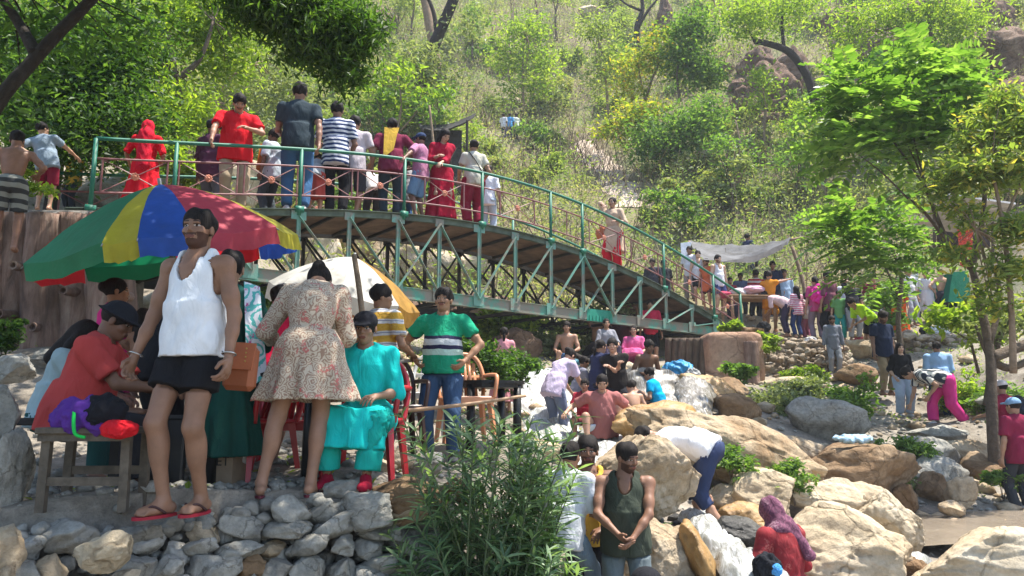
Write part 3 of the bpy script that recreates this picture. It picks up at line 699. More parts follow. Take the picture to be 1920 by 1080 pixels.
def hit(px, py, y0=3.0, y1=95):
    """first point where the view ray through a pixel meets the ground"""
    Y = y0; st = .12
    while Y < y1:
        p = at(px, py, Y)
        if p[2] < gzat(p[0], p[1]): return p
        Y += st; st = .12+Y*.004
    return None
# ------------------------------------------------------------------ trodden path up the slope
_pp = [hit(x, y, 18) for x, y in ((1185, 392), (1168, 366), (1148, 338), (1122, 310), (1098, 286), (1084, 270))]
_pw = [.62, .66, .7, .75, .7, .6]; u_ = np.linspace(0, 5, 60); P_ = np.stack([np.interp(u_, range(6), [q[k] for q in _pp]) for k in (0, 1)], 1); W_ = np.interp(u_, range(6), _pw)
tn = np.gradient(P_, axis=0); tn /= np.linalg.norm(tn, axis=1)[:, None]; nn_ = np.stack([-tn[:, 1], tn[:, 0]], 1); V = []
for i in range(60):
    for j in range(9): q = P_[i]+nn_[i]*W_[i]*((j-4)/4)*(1+.25*math.sin(i*.9+j)); V.append((q[0], q[1], gzat(q[0], q[1])+.05-.04*abs((j-4)/4)**3))
tag(mesh_np('path', V, np.array([(i*9+j, (i+1)*9+j, (i+1)*9+j+1, i*9+j+1) for i in range(59) for j in range(8)]), M('dusty_path', (.47, .37, .28), .95, .3, 1.5, .8, .05, 9)), kind='structure')
PATHXY = P_
# ------------------------------------------------------------------ boulders
import bmesh
_ICO = {}
def ico(k):
    if k not in _ICO:
        bm = bmesh.new(); bmesh.ops.create_icosphere(bm, subdivisions=k, radius=1)
        V = np.array([v.co[:] for v in bm.verts]); F = np.array([[v.index for v in f.verts] for f in bm.faces]); bm.free(); _ICO[k] = (V, F)
    return _ICO[k]
def rock_geo(seed, k=4, cuts=9, rough=.12, soft=0.0):
    V, F = ico(k); r = np.random.default_rng(seed); V = V.copy()
    V *= (1+.22*vnoise(V*1.1, seed, 2))[:, None]
    for _ in range(cuts):
        n = nrm(r.normal(size=3)); d = r.uniform(.55, .85); e = V @ n-d; V -= np.where(e > 0, e*(1-soft), 0)[:, None]*n
    V += (V/np.linalg.norm(V, axis=1)[:, None])*(rough*vnoise(V*3.1, seed+9, 5))[:, None]*.6
    rid = 1-np.abs(vnoise(V*2.2, seed+5, 3)); V *= (1-.10*np.clip(rid-.85, 0, 1)*6*rough*3)[:, None]
    V /= np.abs(V).max(0); return V, F
def rotz(V, a): c, s = math.cos(a), math.sin(a); return V @ np.array([[c, s, 0], [-s, c, 0], [0, 0, 1]])
def roty(V, a): c, s = math.cos(a), math.sin(a); return V @ np.array([[c, 0, -s], [0, 1, 0], [s, 0, c]])
RK_TAN = rockmat('tan_rock', (.32, .20, .10), (.52, .40, .26), (.64, .55, .42), 1.3, .10)
RK_PALE = rockmat('pale_rock', (.42, .32, .20), (.60, .48, .32), (.70, .62, .48), 1.2, .08)
RK_GREY = rockmat('grey_rock', (.17, .16, .14), (.34, .325, .28), (.47, .45, .40), 2.4, .045)
RK_BRN = rockmat('brown_rock', (.13, .075, .04), (.26, .165, .09), (.40, .29, .18), 1.6)
RK_WET = rockmat('wet_rock', (.03, .028, .025), (.075, .07, .06), (.14, .13, .11), 2.5, .05, wet=True)
RK_ORG = rockmat('ochre_wet_rock', (.22, .11, .03), (.42, .24, .08), (.52, .35, .16), 1.5, .04, wet=True)
RK_CLIFF = rockmat('cliff_rock', (.08, .055, .04), (.25, .16, .11), (.42, .30, .22), .9, .3)
def boulder(px, py, wp, hp, Y, mat, label, dep=.8, rot=0, tilt=0, seed=None, k=4, cuts=8, rough=.12, name='boulder', group=None, soft=0):
    c = at(px, py, Y)
    if Y > 13.9 or (px < 560 and Y > 7.4):
        h_ = hit(px, py+hp*.33, 12 if Y > 13.9 else 6.5)
        if h_ is not None: wp *= (h_[1]/Y)**-0; c = at(px, py, h_[1]); Y = h_[1]
    s = Y/FPX/2
    seed = seed if seed is not None else int(px*7+py); V, F = rock_geo(seed, k, cuts, rough, soft)
    V = V*np.array([wp*s, (wp+hp)/2*s*dep, hp*s])*1.06
    V = roty(V, R_(tilt)); V = rotz(V, R_(rot))
    o = mesh_np(name, V, F, mat, loc=c); return tag(o, label, 'boulder', group)
B = [(1198, 898, 186, 190, 7.6, RK_TAN, 'big grey and tan boulder right behind the man in the olive vest', .9, 15, 38),
     (1375, 842, 400, 130, 9.6, RK_TAN, 'long tan ridge boulder sloping down to the right in mid stream', .5, 0, 19),
     (1235, 800, 170, 90, 10.3, RK_ORG, 'wet ochre rock left of the long ridge boulder, beside the bathers', .9, 10, -5),
     (1385, 766, 90, 55, 11.6, RK_BRN, 'small brown rock above the long ridge boulder', .9, 0, 8),
     (1552, 785, 155, 90, 11.8, RK_GREY, 'grey rounded boulder under the leafy bush right of the stream', .8, 0, 6),
     (1600, 880, 230, 120, 10.4, RK_BRN, 'broad dark brown boulder with a pale top in the shade', .8, -10, 4),
     (1500, 845, 130, 50, 10.9, RK_TAN, 'low tan rock between the ridge boulder and the dark brown boulder', .8, 0, 5),
     (1425, 932, 130, 100, 8.9, RK_PALE, 'pale rounded boulder above the woman in the headscarf', .9, 0, 10),
     (1362, 935, 80, 60, 8.9, RK_TAN, 'small yellowish rock right of the man bending in a white T-shirt', .9, 0, 0),
     (1400, 975, 110, 62, 8.3, RK_ORG, 'wet ochre stone beside the white water', .9, 0, 0),
     (1555, 937, 170, 78, 9.2, RK_PALE, 'sunlit flat pale boulder left part of the pair behind the headscarf', .8, 0, 5),
     (1625, 940, 120, 72, 9.4, RK_TAN, 'sunlit tan boulder right next to the flat pale boulder', .8, 0, 12),
     (1570, 1050, 270, 190, 7.0, RK_PALE, 'huge pale slab boulder behind the woman in the red kurta', .8, 10, 8),
     (1672, 1000, 150, 130, 7.6, RK_PALE, 'pale cracked boulder at the edge of the pool', .8, 0, 22),
     (1870, 1062, 330, 140, 6.7, RK_PALE, 'big white boulder in the bottom right corner', .8, 0, -6),
     (1795, 928, 52, 72, 10.1, RK_TAN, 'upright egg shaped tan rock by the pool edge', .9, 0, 15),
     (1745, 915, 62, 62, 10.6, RK_BRN, 'brown rock behind the upright egg shaped rock', .9, 0, 0),
     (1700, 935, 50, 56, 10.1, RK_BRN, 'rusty brown rock left of the upright egg shaped rock', .9, 0, 0),
     (1790, 957, 54, 34, 9.7, RK_TAN, 'small yellow rock at the pool edge below the egg shaped rock', .9, 0, 0),
     (1770, 888, 130, 70, 11.2, RK_GREY, 'grey boulder on the bank above the pool', .8, 0, 8),
     (1845, 885, 90, 95, 11.4, RK_BRN, 'brown boulder left of the tree trunk', .8, 0, 0),
     (1455, 1010, 110, 80, 7.9, RK_ORG, 'ochre boulder left of the woman in the headscarf', .8, 0, 12),
     (1405, 1010, 120, 66, 7.5, RK_WET, 'dark wet stone splitting the white water', .8, 0, 18),
     (1240, 1050, 150, 130, 6.6, RK_TAN, 'tan earth covered boulder at the foot of the big boulder', .8, 0, 12),
     (1312, 1052, 48, 140, 6.5, RK_ORG, 'smooth wet ochre rock left of the cascade', .9, 0, -22),
     (1700, 1070, 90, 50, 6.9, RK_BRN, 'low brown rock between the slab and the white corner boulder', .9, 0, 0),
     (1345, 1005, 90, 40, 7.9, RK_WET, 'wet stone at the feet of the man bending in a white T-shirt', .9, 0, 0),
     (1330, 735, 110, 60, 12.4, RK_ORG, 'ochre wet rock right of the boy in blue', .9, 0, 10),
     (1355, 730, 90, 45, 13, RK_BRN, 'brown rock below the mud bridge pier', .9, 0, 0),
     (1120, 715, 120, 75, 13.4, RK_WET, 'black wet rock with water running behind the bathers', .8, 0, 0),
     (1205, 728, 140, 75, 13.2, RK_WET, 'black wet ledge right of the bathers', .7, 0, 0),
     (1065, 705, 90, 62, 13.2, RK_WET, 'black wet boulder above the woman in lavender', .8, 0, 0),
     (1250, 740, 90, 55, 12.8, RK_WET, 'wet ledge under the blue sheet', .8, 0, 0),
     (985, 700, 90, 50, 13.8, RK_GREY, 'grey rounded boulder left of the upper fall', .8, 0, 0),
     (955, 668, 60, 26, 15.2, RK_GREY, 'smooth grey rock under the bridge', .8, 0, 0),
     (1490, 722, 130, 30, 15, RK_PALE, 'flat pale stone in front of the dry stone wall', .8, 0, 0),
     (1760, 815, 120, 34, 13, RK_GREY, 'flat dark slab below the woman in pink trousers', .9, 0, 0),
     (1810, 845, 110, 40, 12.2, RK_TAN, 'flat reddish slab on the path left of the tree', .9, 0, 0),
     (1735, 850, 120, 60, 11.8, RK_GREY, 'grey slab beside the leafy bank plant', .9, 0, 0),
     (1610, 700, 90, 50, 16.4, RK_BRN, 'brown rock step left of the couple', .9, 0, 0),
     (1625, 655, 80, 40, 18.6, RK_TAN, 'rock step below the boy in lime green', .9, 0, 0),
     (1870, 750, 90, 40, 14.5, RK_GREY, 'grey flat rock behind the tree trunk', .9, 0, 0),
     (1120, 985, 90, 60, 7.9, RK_TAN, 'tan rock behind the men at the bottom', .9, 0, 0),
     (1000, 850, 170, 60, 9.4, RK_PALE, 'pale rock shelf behind the oleander bush', .8, 0, 0),
     (760, 940, 160, 95, 5.0, RK_BRN, 'large brown edge stone at the right end of the terrace', .9, 0, 8),
     (690, 960, 100, 70, 4.85, RK_GREY, 'grey block below the seated woman in turquoise', .9, 0, 0),
     (640, 920, 85, 40, 5.0, RK_GREY, 'flat grey stone at the feet of the seated woman in turquoise', .9, 0, 0),
     (745, 862, 60, 42, 6.0, RK_TAN, 'tan stone behind the seated woman in turquoise', .9, 0, 0),
     (800, 870, 70, 50, 6.2, RK_GREY, 'grey stone beside the oleander on the terrace', .9, 0, 0),
     (715, 880, 55, 40, 5.8, RK_TAN, 'small tan stone right of the turquoise trousers', .9, 0, 0),
     (700, 838, 60, 30, 6.6, RK_GREY, 'small grey stone under the brown plastic chair', .9, 0, 0),
     (195, 1035, 100, 75, 3.9, RK_PALE, 'pinkish stone in the terrace wall coloured pale as a sun dapple', .8, 0, -10),  # pale rock colour stands in for a dapple of sun on the wall
     (15, 900, 70, 180, 4.3, RK_GREY, 'tall grey boulder at the left edge beside the bench', .9, 0, 0),
     (5, 780, 60, 110, 4.5, RK_GREY, 'grey boulder stacked at the left edge above the tall boulder', .9, 0, 0),
     (0, 1040, 80, 110, 3.8, RK_TAN, 'square tan block in the bottom left corner', .9, 0, 0),
     (100, 680, 130, 50, 7.6, RK_GREY, 'long grey slab in front of the log wall', .8, 0, 0),
     (20, 690, 90, 60, 7.4, RK_GREY, 'grey rock left of the long slab at the log wall', .8, 0, 0),
     (240, 690, 60, 45, 8.4, RK_GREY, 'grey rock under the log wall by the child', .8, 0, 0),
     (290, 570, 80, 60, 10.5, RK_GREY, 'grey boulder behind the man in the white vest', .8, 0, 0),
     (345, 610, 80, 50, 10, RK_GREY, 'round grey boulder behind the black haired child', .8, 0, 0),
     (520, 720, 120, 70, 9.5, RK_TAN, 'tan rock behind the red T-shirt', .8, 0, 0),
     (1400, 200, 75, 80, 37, RK_CLIFF, 'square brown crag left of the arched tree', .8, 0, 0),
     (1450, 165, 110, 110, 38.5, RK_CLIFF, 'cracked brown crag under the arched tree', .8, 0, 0),
     (1490, 130, 90, 90, 40, RK_CLIFF, 'upper brown crag behind the arched tree', .8, 0, 0),
     (1420, 120, 80, 60, 40, RK_CLIFF, 'pale topped crag above the square crag', .8, 0, 0),
     (1580, 45, 90, 80, 46, RK_CLIFF, 'dark crag at the top of the hillside', .8, 0, 0),
     (1880, 110, 110, 150, 29, RK_CLIFF, 'dark cliff in the top right corner', .8, 0, 0),
     (1850, 30, 110, 80, 38, RK_CLIFF, 'dark cliff above the pinnate tree', .8, 0, 0),
     (1245, 30, 40, 110, 56, RK_CLIFF, 'narrow dark crag right of the bare black tree', .8, 0, 0),
     (720, 40, 60, 60, 44, RK_CLIFF, 'brown crag left of the leaning tree', .8, 0, 0),
     (700, 145, 40, 26, 38, RK_TAN, 'small pale hillside rock left of the leaning tree', .8, 0, 0),
     (1010, 222, 50, 20, 45, RK_PALE, 'pale rock right of the three walkers', .8, 0, 0),
     (960, 190, 50, 20, 47, RK_PALE, 'pale rock above the three walkers', .8, 0, 0),
     (1105, 22, 60, 30, 58, RK_PALE, 'pale rock high on the hillside', .8, 0, 0),
     (860, 275, 90, 26, 31, RK_WET, 'dark stone heap beside the tarpaulin shelter', .8, 0, 0)]
B += [(1650, 95, 200, 110, 42, RK_CLIFF, 'long dark crag behind the lime leaved tree', .8, 0, 5), (1790, 115, 170, 100, 36, RK_CLIFF, 'brown cliff band behind the feathery tree', .8, 0, -8), (1740, 30, 150, 70, 44, RK_CLIFF, 'high crag above the lime leaved tree', .8, 0, 0), (1910, 200, 110, 110, 28, RK_CLIFF, 'grey brown cliff at the right edge', .8, 0, 0),
      (1385, 165, 60, 40, 38, RK_CLIFF, 'small crag at the left foot of the cracked crag', .8, 0, 0), (1475, 200, 70, 45, 36.5, RK_CLIFF, 'low crag below the arched tree', .8, 0, 0), (1515, 165, 50, 50, 38, RK_CLIFF, 'narrow crag right under the arched trunk', .8, 0, 0), (1440, 222, 60, 30, 36, RK_CLIFF, 'reddish ledge at the foot of the crags', .8, 0, 0), (1360, 130, 40, 40, 40, RK_CLIFF, 'grey knob at the left end of the crags', .8, 0, 0), (1600, 160, 60, 30, 36, RK_CLIFF, 'brown ledge right of the arched tree', .8, 0, 0), (1610, 255, 50, 24, 33, RK_TAN, 'tan stone above the feathery tree', .8, 0, 0), (1330, 290, 40, 20, 33, RK_PALE, 'pale stone right of the hillside path', .8, 0, 0)]
for q in B:
    px, py, wp, hp, Y, mt, lb, dep, rot, tilt = q
    rg_ = .34 if mt is RK_CLIFF else None; k = 6 if (Y < 9.7 and wp > 120) else 5 if (Y < 10.5 and wp > 60) else 4
    boulder(px, py, wp, hp, Y, mt, lb, dep, rot, tilt, k=k, rough=rg_ or (.20 if mt is not RK_PALE else .15), cuts=16 if rg_ else 15, soft=.10 if mt in (RK_ORG,) else .03)
# retaining wall of dry stones under the terrace: one thing, its largest stones as parts
wall = empty('stone_retaining_wall', at(400, 1000, 4.2), 'dry stone retaining wall of grey rocks holding up the terrace', 'wall')
wl = np.array(wall.location); cand = []
fy = lambda px: 3.95+max(0, px)/820*1.15
def top_y(px): return np.interp(px, [-60, 60, 240, 400, 560, 700, 830], [1000, 985, 985, 975, 925, 930, 900])
yy = 1150
lay = 0
while yy > 890:
    xx = -60+random.uniform(0, 50)
    hrow = random.uniform(36, 54)
    while xx < 850:
        wpx = random.choice([random.uniform(36, 60), random.uniform(55, 85), random.uniform(80, 115)])
        cy = yy+random.uniform(-9, 9)
        if cy-hrow*.4 > top_y(xx)-6 and not (130 < xx+wpx/2 < 250 and 995 < cy < 1075): cand.append((xx+wpx/2, cy, wpx*1.12, hrow*random.uniform(1.0, 1.45)))
        xx += wpx*.92
    yy -= hrow*.86
cand.sort(key=lambda c: -c[2]*c[3])
def rockarr(seed, wv, hv, dv, k=3, **kw):
    V, F = rock_geo(seed, k, 17, .17, **kw); V = V*np.array([wv, dv, hv]); V = roty(V, R_(random.uniform(-25, 25))); return rotz(V, R_(random.uniform(-30, 30))), F
for i, (cx, cy, ww, hh_) in enumerate(cand[:96]):
    Y = fy(cx)+(1000-cy)*.0012+random.uniform(-.04, .06); s = Y/FPX/2
    V, F = rockarr(900+i, ww*s, hh_*s, (ww+hh_)/2*s*1.1, 4); mesh_np('stone', V, F, RK_GREY if random.random() < .8 else RK_BRN if random.random() < .4 else RK_TAN, wall, loc=at(cx, cy, Y)-wl)
Vs, Fs, o_ = [], [], 0
for i, (cx, cy, ww, hh_) in enumerate(cand[96:]):
    Y = fy(cx)+(1000-cy)*.0012+random.uniform(-.04, .06); s = Y/FPX/2
    V, F = rockarr(1900+i, ww*s, hh_*s, (ww+hh_)/2*s*1.1, 3); Vs.append(V+at(cx, cy, Y)-wl); Fs.append(F+o_); o_ += len(V)
for i in range(420):
    cx = random.uniform(-60, 850); cy = random.uniform(float(top_y(cx)), 1150); Y = fy(cx)+random.uniform(.02, .12); s = Y/FPX/2; z_ = random.uniform(16, 40)
    V, F = rockarr(2000+i, z_*s, z_*s*.8, z_*s, 2); Vs.append(V+at(cx, cy, Y)-wl); Fs.append(F+o_); o_ += len(V)
r_ = mesh_np('rubble', np.concatenate(Vs), np.concatenate(Fs), RK_GREY, wall); tag(r_, kind='stuff')
# packed-earth front of the terrace behind the stones
mb = MB(); top = [at(x, top_y(x)+8, fy(x)+.10) for x in range(-150, 900, 50)]
P_ = [p for p in top]; V = [];
for p in top: V += [p, p+V3(0, .12, -1.6), p+V3(0, 1.2, -1.6), p+V3(0, 1.0, -.05)]
mb.add(V, [(4*i+a, 4*i+4+a, 4*i+4+(a+1) % 4, 4*i+(a+1) % 4) for i in range(len(top)-1) for a in range(4)])
o = mb.build('packed_earth', M('dirt', (.20, .18, .15), .95, .35, 9, .7, .05, 30), None); tag(o, kind='structure')
# pebbles and gravel over the terrace and banks
def scatter_rocks(name, regs, n, smin, smax, mat, seed=3):
    r = np.random.default_rng(seed); Vs, Fs, o_ = [], [], 0; G = [rock_geo(50+i, 1, 6, .1) for i in range(6)]
    for i in range(n):
        x0, x1, y0, y1 = regs[r.integers(len(regs))]; x, y = r.uniform(x0, x1), r.uniform(y0, y1); V, F = G[r.integers(6)]
        s = smin+(smax-smin)*r.random()**3; V = rotz(V*np.array([1, .8, .6])*s, r.uniform(0, 6)); Vs.append(V+V3(x, y, gzat(x, y)+s*.2)); Fs.append(F+o_); o_ += len(V)
    return tag(mesh_np(name, np.concatenate(Vs), np.concatenate(Fs), mat), kind='stuff')
scatter_rocks('gravel', [(-4.5, -.5, 4, 8), (-4.5, -.5, 4, 5.5), (5, 9, 10, 16), (6, 11, 17, 22), (1, 6, 7, 13)], 5200, .012, .07, RK_GREY)
scatter_rocks('stream_stones', [(.2, 1.6, 9.6, 12.6), (1.6, 2.6, 11, 13), (1.6, 2.4, 6.6, 8.4), (.1, 1.1, 8, 10)], 150, .06, .20, RK_WET, 12)
scatter_rocks('bank_stones', [(1, 9, 8, 16), (4, 11, 14, 22), (5, 9, 9, 13), (-3, 1, 9, 14)], 900, .05, .22, RK_TAN, 8)
# ------------------------------------------------------------------ water
def watermat(name, white, body, st=(1, 1, 1)):
    m, nt, b = base(name); v = coords(nt, (2.6, .6, .40) if white > .2 else (1, .4, 1)); n = noise(nt, v, 9, 6, .7, 1.5)
    r = ramp(nt, [(.62-white*.35, body), (.74-white*.35+.08, (.70, .73, .75))]); nt.links.new(n.outputs[0], r.inputs[0])
    nt.links.new(r.outputs[0], b.inputs['Base Color']); rr = ramp(nt, [(.4, (.12,)*3), (.6, (.6,)*3)]); nt.links.new(n.outputs[0], rr.inputs[0]); 
    if white > .01: nt.links.new(rr.outputs[0], b.inputs['Roughness'])
    else: b.inputs['Roughness'].default_value = .07
    bp = bump(nt, b, n.outputs[0], .35, .03); n2 = noise(nt, coords(nt), 70, 3, .6); bump(nt, b, n2.outputs[0], .3 if white > .2 else .12, .01, bp)
    return m
W_FOAM = watermat('foaming_water', .38, (.30, .30, .27)); W_FALL = watermat('falling_water', .24, (.16, .14, .11)); W_POOL = watermat('pool_water', .0, (.26, .21, .155))
def ribbon(name, st, mat, amp=.03, n=14, m=10, seed=1):
    L = np.array([at(a, b_, Y) for a, b_, c, d, Y in st]); Rr = np.array([at(c, d, Y) for a, b_, c, d, Y in st]); u = np.linspace(0, len(st)-1, n*(len(st)-1)+1)
    if name == 'pool': L[:, 2] = POOLZ; Rr[:, 2] = POOLZ
    ip = lambda A: np.stack([np.interp(u, range(len(st)), A[:, i]) for i in range(3)], 1)
    L, Rr = ip(L), ip(Rr); w_ = np.linspace(0, 1, m*3)
    P = L[:, None]*(1-w_)[None, :, None]+Rr[:, None]*w_[None, :, None]; e_ = 1+.35*vnoise(np.stack([u*1.5, u*0+seed, u*0], 1), seed, 4)[:, None]; w2 = np.clip(.5+(w_[None]-.5)*e_, -.15, 1.15)[..., None]; P = L[:, None]*(1-w2)+Rr[:, None]*w2; P[..., 2] += -.10*(np.abs(w_-.5)*2)[None]**4; P[..., 2] += np.sin(w_*math.pi)[None]*.04+amp*vnoise(P*5, seed, 4)+amp*.5*vnoise(P*17, seed+1, 2); P[..., 1] += amp*vnoise(P*6, seed+2, 3)
    a, c = P.shape[:2]; I = np.arange(a*c).reshape(a, c); F = np.stack([I[:-1, :-1].ravel(), I[1:, :-1].ravel(), I[1:, 1:].ravel(), I[:-1, 1:].ravel()], 1)
    return tag(mesh_np(name, P.reshape(-1, 3), F, mat), kind='structure')
ribbon('stream', [(1270, 962, 1345, 958, 8.2), (1292, 985, 1360, 985, 7.3), (1318, 1015, 1400, 1020, 6.8), (1340, 1045, 1450, 1048, 6.4), (1372, 1110, 1540, 1110, 5.9)], W_FOAM, .05)
ribbon('stream', [(945, 690, 1045, 690, 13.0), (950, 730, 1075, 735, 12.3), (955, 780, 1100, 790, 11.5), (950, 835, 1130, 835, 10.7)], W_FOAM, .06, seed=4)
ribbon('stream', [(1185, 694, 1262, 697, 12.75), (1190, 735, 1280, 738, 12.45), (1180, 765, 1280, 765, 12.2)], W_FALL, .03, seed=6)
ribbon('stream', [(1262, 712, 1345, 718, 12.2), (1265, 740, 1345, 748, 11.6), (1250, 775, 1330, 785, 11.0)], W_FALL, .04, seed=7)
ribbon('stream', [(1000, 812, 1260, 800, 11.6), (990, 850, 1250, 838, 10.0), (1010, 880, 1200, 870, 9.0)], W_FOAM, .05, seed=8)
ribbon('stream', [(1665, 1030, 1740, 1030, 7.4), (1650, 1060, 1720, 1062, 7.0), (1620, 1110, 1700, 1110, 6.6)], W_FOAM, .05, seed=9)
ribbon('stream', [(1400, 1000, 1440, 995, 8.0), (1400, 1050, 1470, 1040, 7.2)], W_FOAM, .04, seed=12)
ribbon('pool', [(1610, 0, 2050, 0, 10.2), (1560, 0, 2080, 0, 9.3), (1560, 0, 2150, 0, 7.8)], W_POOL, .006, seed=10)
# ------------------------------------------------------------------ leaves
def leaves(name, C, size, mat, parent=None, aspect=.42, droop=.0, jit=.5, kind=None, fold=.12, up=None, origin=None, seed=0):
    """one folded leaf per row of C"""
    r = np.random.default_rng(seed+len(C)); N = len(C); d = r.normal(size=(N, 3)); d[:, 2] = d[:, 2]*.6-droop
    d /= np.linalg.norm(d, axis=1)[:, None]; a = r.normal(size=(N, 3))+(V3(0, 0, 1.2) if up is None else up); s = np.cross(d, a); s /= np.linalg.norm(s, axis=1)[:, None]+1e-9; n = np.cross(s, d)
    L = (size*(1+jit*(r.random(N)*2-1)))[:, None]; w_ = L*aspect
    b0 = C-d*L/2; t = C+d*L/2; m1 = C+s*w_/2+n*L*fold-d*L*.05; m2 = C-s*w_/2+n*L*fold-d*L*.05
    V = np.stack([b0, m1, t, m2], 1).reshape(-1, 3)
    if origin is not None: V = V-origin
    I = np.arange(N)[:, None]*4; F = np.concatenate([np.stack([I[:, 0], I[:, 0]+1, I[:, 0]+2], 1), np.stack([I[:, 0], I[:, 0]+2, I[:, 0]+3], 1)])
    o = mesh_np(name, V, F, mat, parent, smooth=False)
    if kind: o['kind'] = kind
    return o
def blobpts(blobs, n, seed=0, hollow=.45, clump=.0, cs=.3):
    """points spread through a union of ellipsoids, gathered into clumps"""
    r = np.random.default_rng(seed); vol = np.array([b[1][0]*b[1][1]*b[1][2] for b in blobs])**.8; vol /= vol.sum(); out = []
    for (c, rr), v in zip(blobs, vol):
        k = max(3, int(n*v)); nc = max(2, int(k/ (55 if clump else 1)))
        q = r.normal(size=(nc, 3)); q /= np.linalg.norm(q, axis=1)[:, None]; q *= (hollow+(1-hollow)*r.random((nc, 1)))*np.where(r.random((nc, 1)) < .15, 1.2, 1)
        P = q*np.array(rr)+np.array(c)
        if clump: P = np.repeat(P, int(k/nc)+1, 0)[:k]; P = P+r.normal(size=P.shape)*np.array([1, 1, .6])*cs
        out.append(P)
    return np.concatenate(out)
L_DARK = leafmat('dark_leaves', [(0, (.028, .062, .014)), (.5, (.055, .12, .024)), (1, (.12, .20, .045))], .5)
L_MID = leafmat('green_leaves', [(0, (.06, .12, .03)), (.5, (.11, .20, .045)), (1, (.21, .31, .08))], .52)
L_LIME = leafmat('lime_leaves', [(0, (.10, .17, .02)), (.5, (.21, .31, .04)), (1, (.36, .43, .07))], .5)
L_YEL = leafmat('yellowing_leaves', [(0, (.11, .17, .02)), (.5, (.25, .32, .04)), (.8, (.44, .42, .06)), (1, (.46, .24, .06))], .5)
L_GREY = leafmat('greyish_leaves', [(0, (.09, .12, .055)), (.5, (.20, .24, .11)), (1, (.34, .36, .20))], .4)
L_HILL = leafmat('dusty_green_leaves', [(0, (.11, .16, .04)), (.5, (.22, .28, .09)), (1, (.36, .40, .16))], .5)
L_DRY = leafmat('dry_leaves', [(0, (.16, .18, .06)), (.4, (.29, .32, .12)), (.75, (.42, .41, .20)), (1, (.54, .45, .29))], .4, patch=(.35, (.17, .28, .06)))
L_OLE = leafmat('oleander_leaves', [(0, (.05, .10, .05)), (.5, (.13, .215, .105)), (1, (.26, .36, .19))], .4, .38)
BARK = M('bark', (.11, .082, .058), .95, .35, 9, .9, .03, 22); BARKD = M('dark_bark', (.035, .028, .022), .95, .3, 9, .9, .03, 22); BARKL = M('pale_bark', (.24, .17, .11), .9, .3, 9, .9, .02, 26)
def curve(pts, n=5):
    pts = [np.array(p, float) for p in pts]; out = []
    for i in range(len(pts)-1):
        p0 = pts[max(i-1, 0)]; p1 = pts[i]; p2 = pts[i+1]; p3 = pts[min(i+2, len(pts)-1)]
        for j in range(n): t = j/n; out.append(.5*((2*p1)+(-p0+p2)*t+(2*p0-5*p1+4*p2-p3)*t*t+(-p0+3*p1-3*p2+p3)*t**3))
    return out+[pts[-1]]
def limbs(mb, pts, r0, r1, n=8):
    c = curve(pts); N = len(c); mb.tube(c, [r0+(r1-r0)*(i/(N-1))**.8 for i in range(N)], n)
def twigs(mb, start, targets, r, n=5):
    for t in targets:
        t = np.array(t, float); m_ = (start+t)/2+V3(random.uniform(-.1, .1), random.uniform(-.1, .1), .1)*np.linalg.norm(t-start); limbs(mb, [start, m_, t], r, r*.25, n)
def tree(label, trunks, blobs, n, size, mat, bark=BARK, droop=.3, aspect=.42, clump=1, cs=.25, group=None, name='tree', cat='tree', seed=0, hollow=.3, twig=True):
    """trunks: list of (points, r0, r1) in world space; blobs: (centre, radii) world"""
    o0 = np.array(trunks[0][0][0], float); root = empty(name, o0, label, cat, group)
    mb = MB()
    for i, (pts, r0, r1) in enumerate(trunks):
        limbs(mb, [np.array(p)-o0 for p in pts], r0, r1)
        mb.build('branch' if i else 'trunk', bark, root, True); mb = MB()
    if twig and blobs:
        ends = [np.array(t[0][-1], float) for t in trunks]
        for c, rr in blobs:
            e = min(ends, key=lambda q: np.linalg.norm(q-np.array(c))); q = np.array(c)-o0
            twigs(mb, e-o0, [q]+[q+V3(*[random.uniform(-.7, .7)*rr[k] for k in range(3)]) for _ in range(3)], max(.006, np.linalg.norm(np.array(c)-e)*.014))
    if mb.V: mb.build('twigs', bark, root, True)
    if blobs:
        C = blobpts(blobs, n, seed, hollow, clump, cs); leaves('crown', C, size, mat, root, aspect, droop, origin=o0, seed=seed)
    return root
def pb(px, py, rx, ry, Y, dz=1.0):
    """an ellipsoid of foliage covering a pixel ellipse at distance Y"""
    s = Y/FPX; return (at(px, py, Y), (rx*s, (rx+ry)/2*s*dz, ry*s))
# ------------------------------------------------------------------ the footbridge
def rustpaint(name, paint, rust=(.12, .07, .045), amt=.5):
    m, nt, b = base(name); v = coords(nt); n = noise(nt, v, 3.2, 9, .72); n1 = noise(nt, v, 30, 4)
    r = ramp(nt, [(amt-.06, (0, 0, 0)), (amt+.07, (1, 1, 1))]); nt.links.new(n.outputs[0], r.inputs[0])
    p2 = mixc(nt, n1.outputs[0], tuple(c*.75 for c in paint), tuple(min(1, c*1.3) for c in paint))
    c = mixc(nt, r.outputs[0], rust, p2); nt.links.new(c, b.inputs['Base Color']); b.inputs['Roughness'].default_value = .55
    bump(nt, b, n.outputs[0], .4, .01); return m
G_RAIL = rustpaint('green_paint', (.010, .14, .085), (.05, .10, .07), .34); G_TRUSS = rustpaint('weathered_green_paint', (.13, .29, .23), (.22, .20, .16), .47)
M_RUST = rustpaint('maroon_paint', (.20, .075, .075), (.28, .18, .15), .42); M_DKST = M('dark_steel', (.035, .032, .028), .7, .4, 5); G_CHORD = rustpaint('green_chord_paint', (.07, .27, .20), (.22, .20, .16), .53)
M_DECK = M('deck_plates', (.20, .125, .085), .8, .5, 2.2, .6, .02, 12); M_ROS = M('rosette_paint', (.55, .22, .14), .7, .3, 30)
WID = 2.0
def bp_(t, off, z): p = BA+(BB-BA)*t; return V3(p[0]+BN[0]*off, p[1]+BN[1]*off, z)
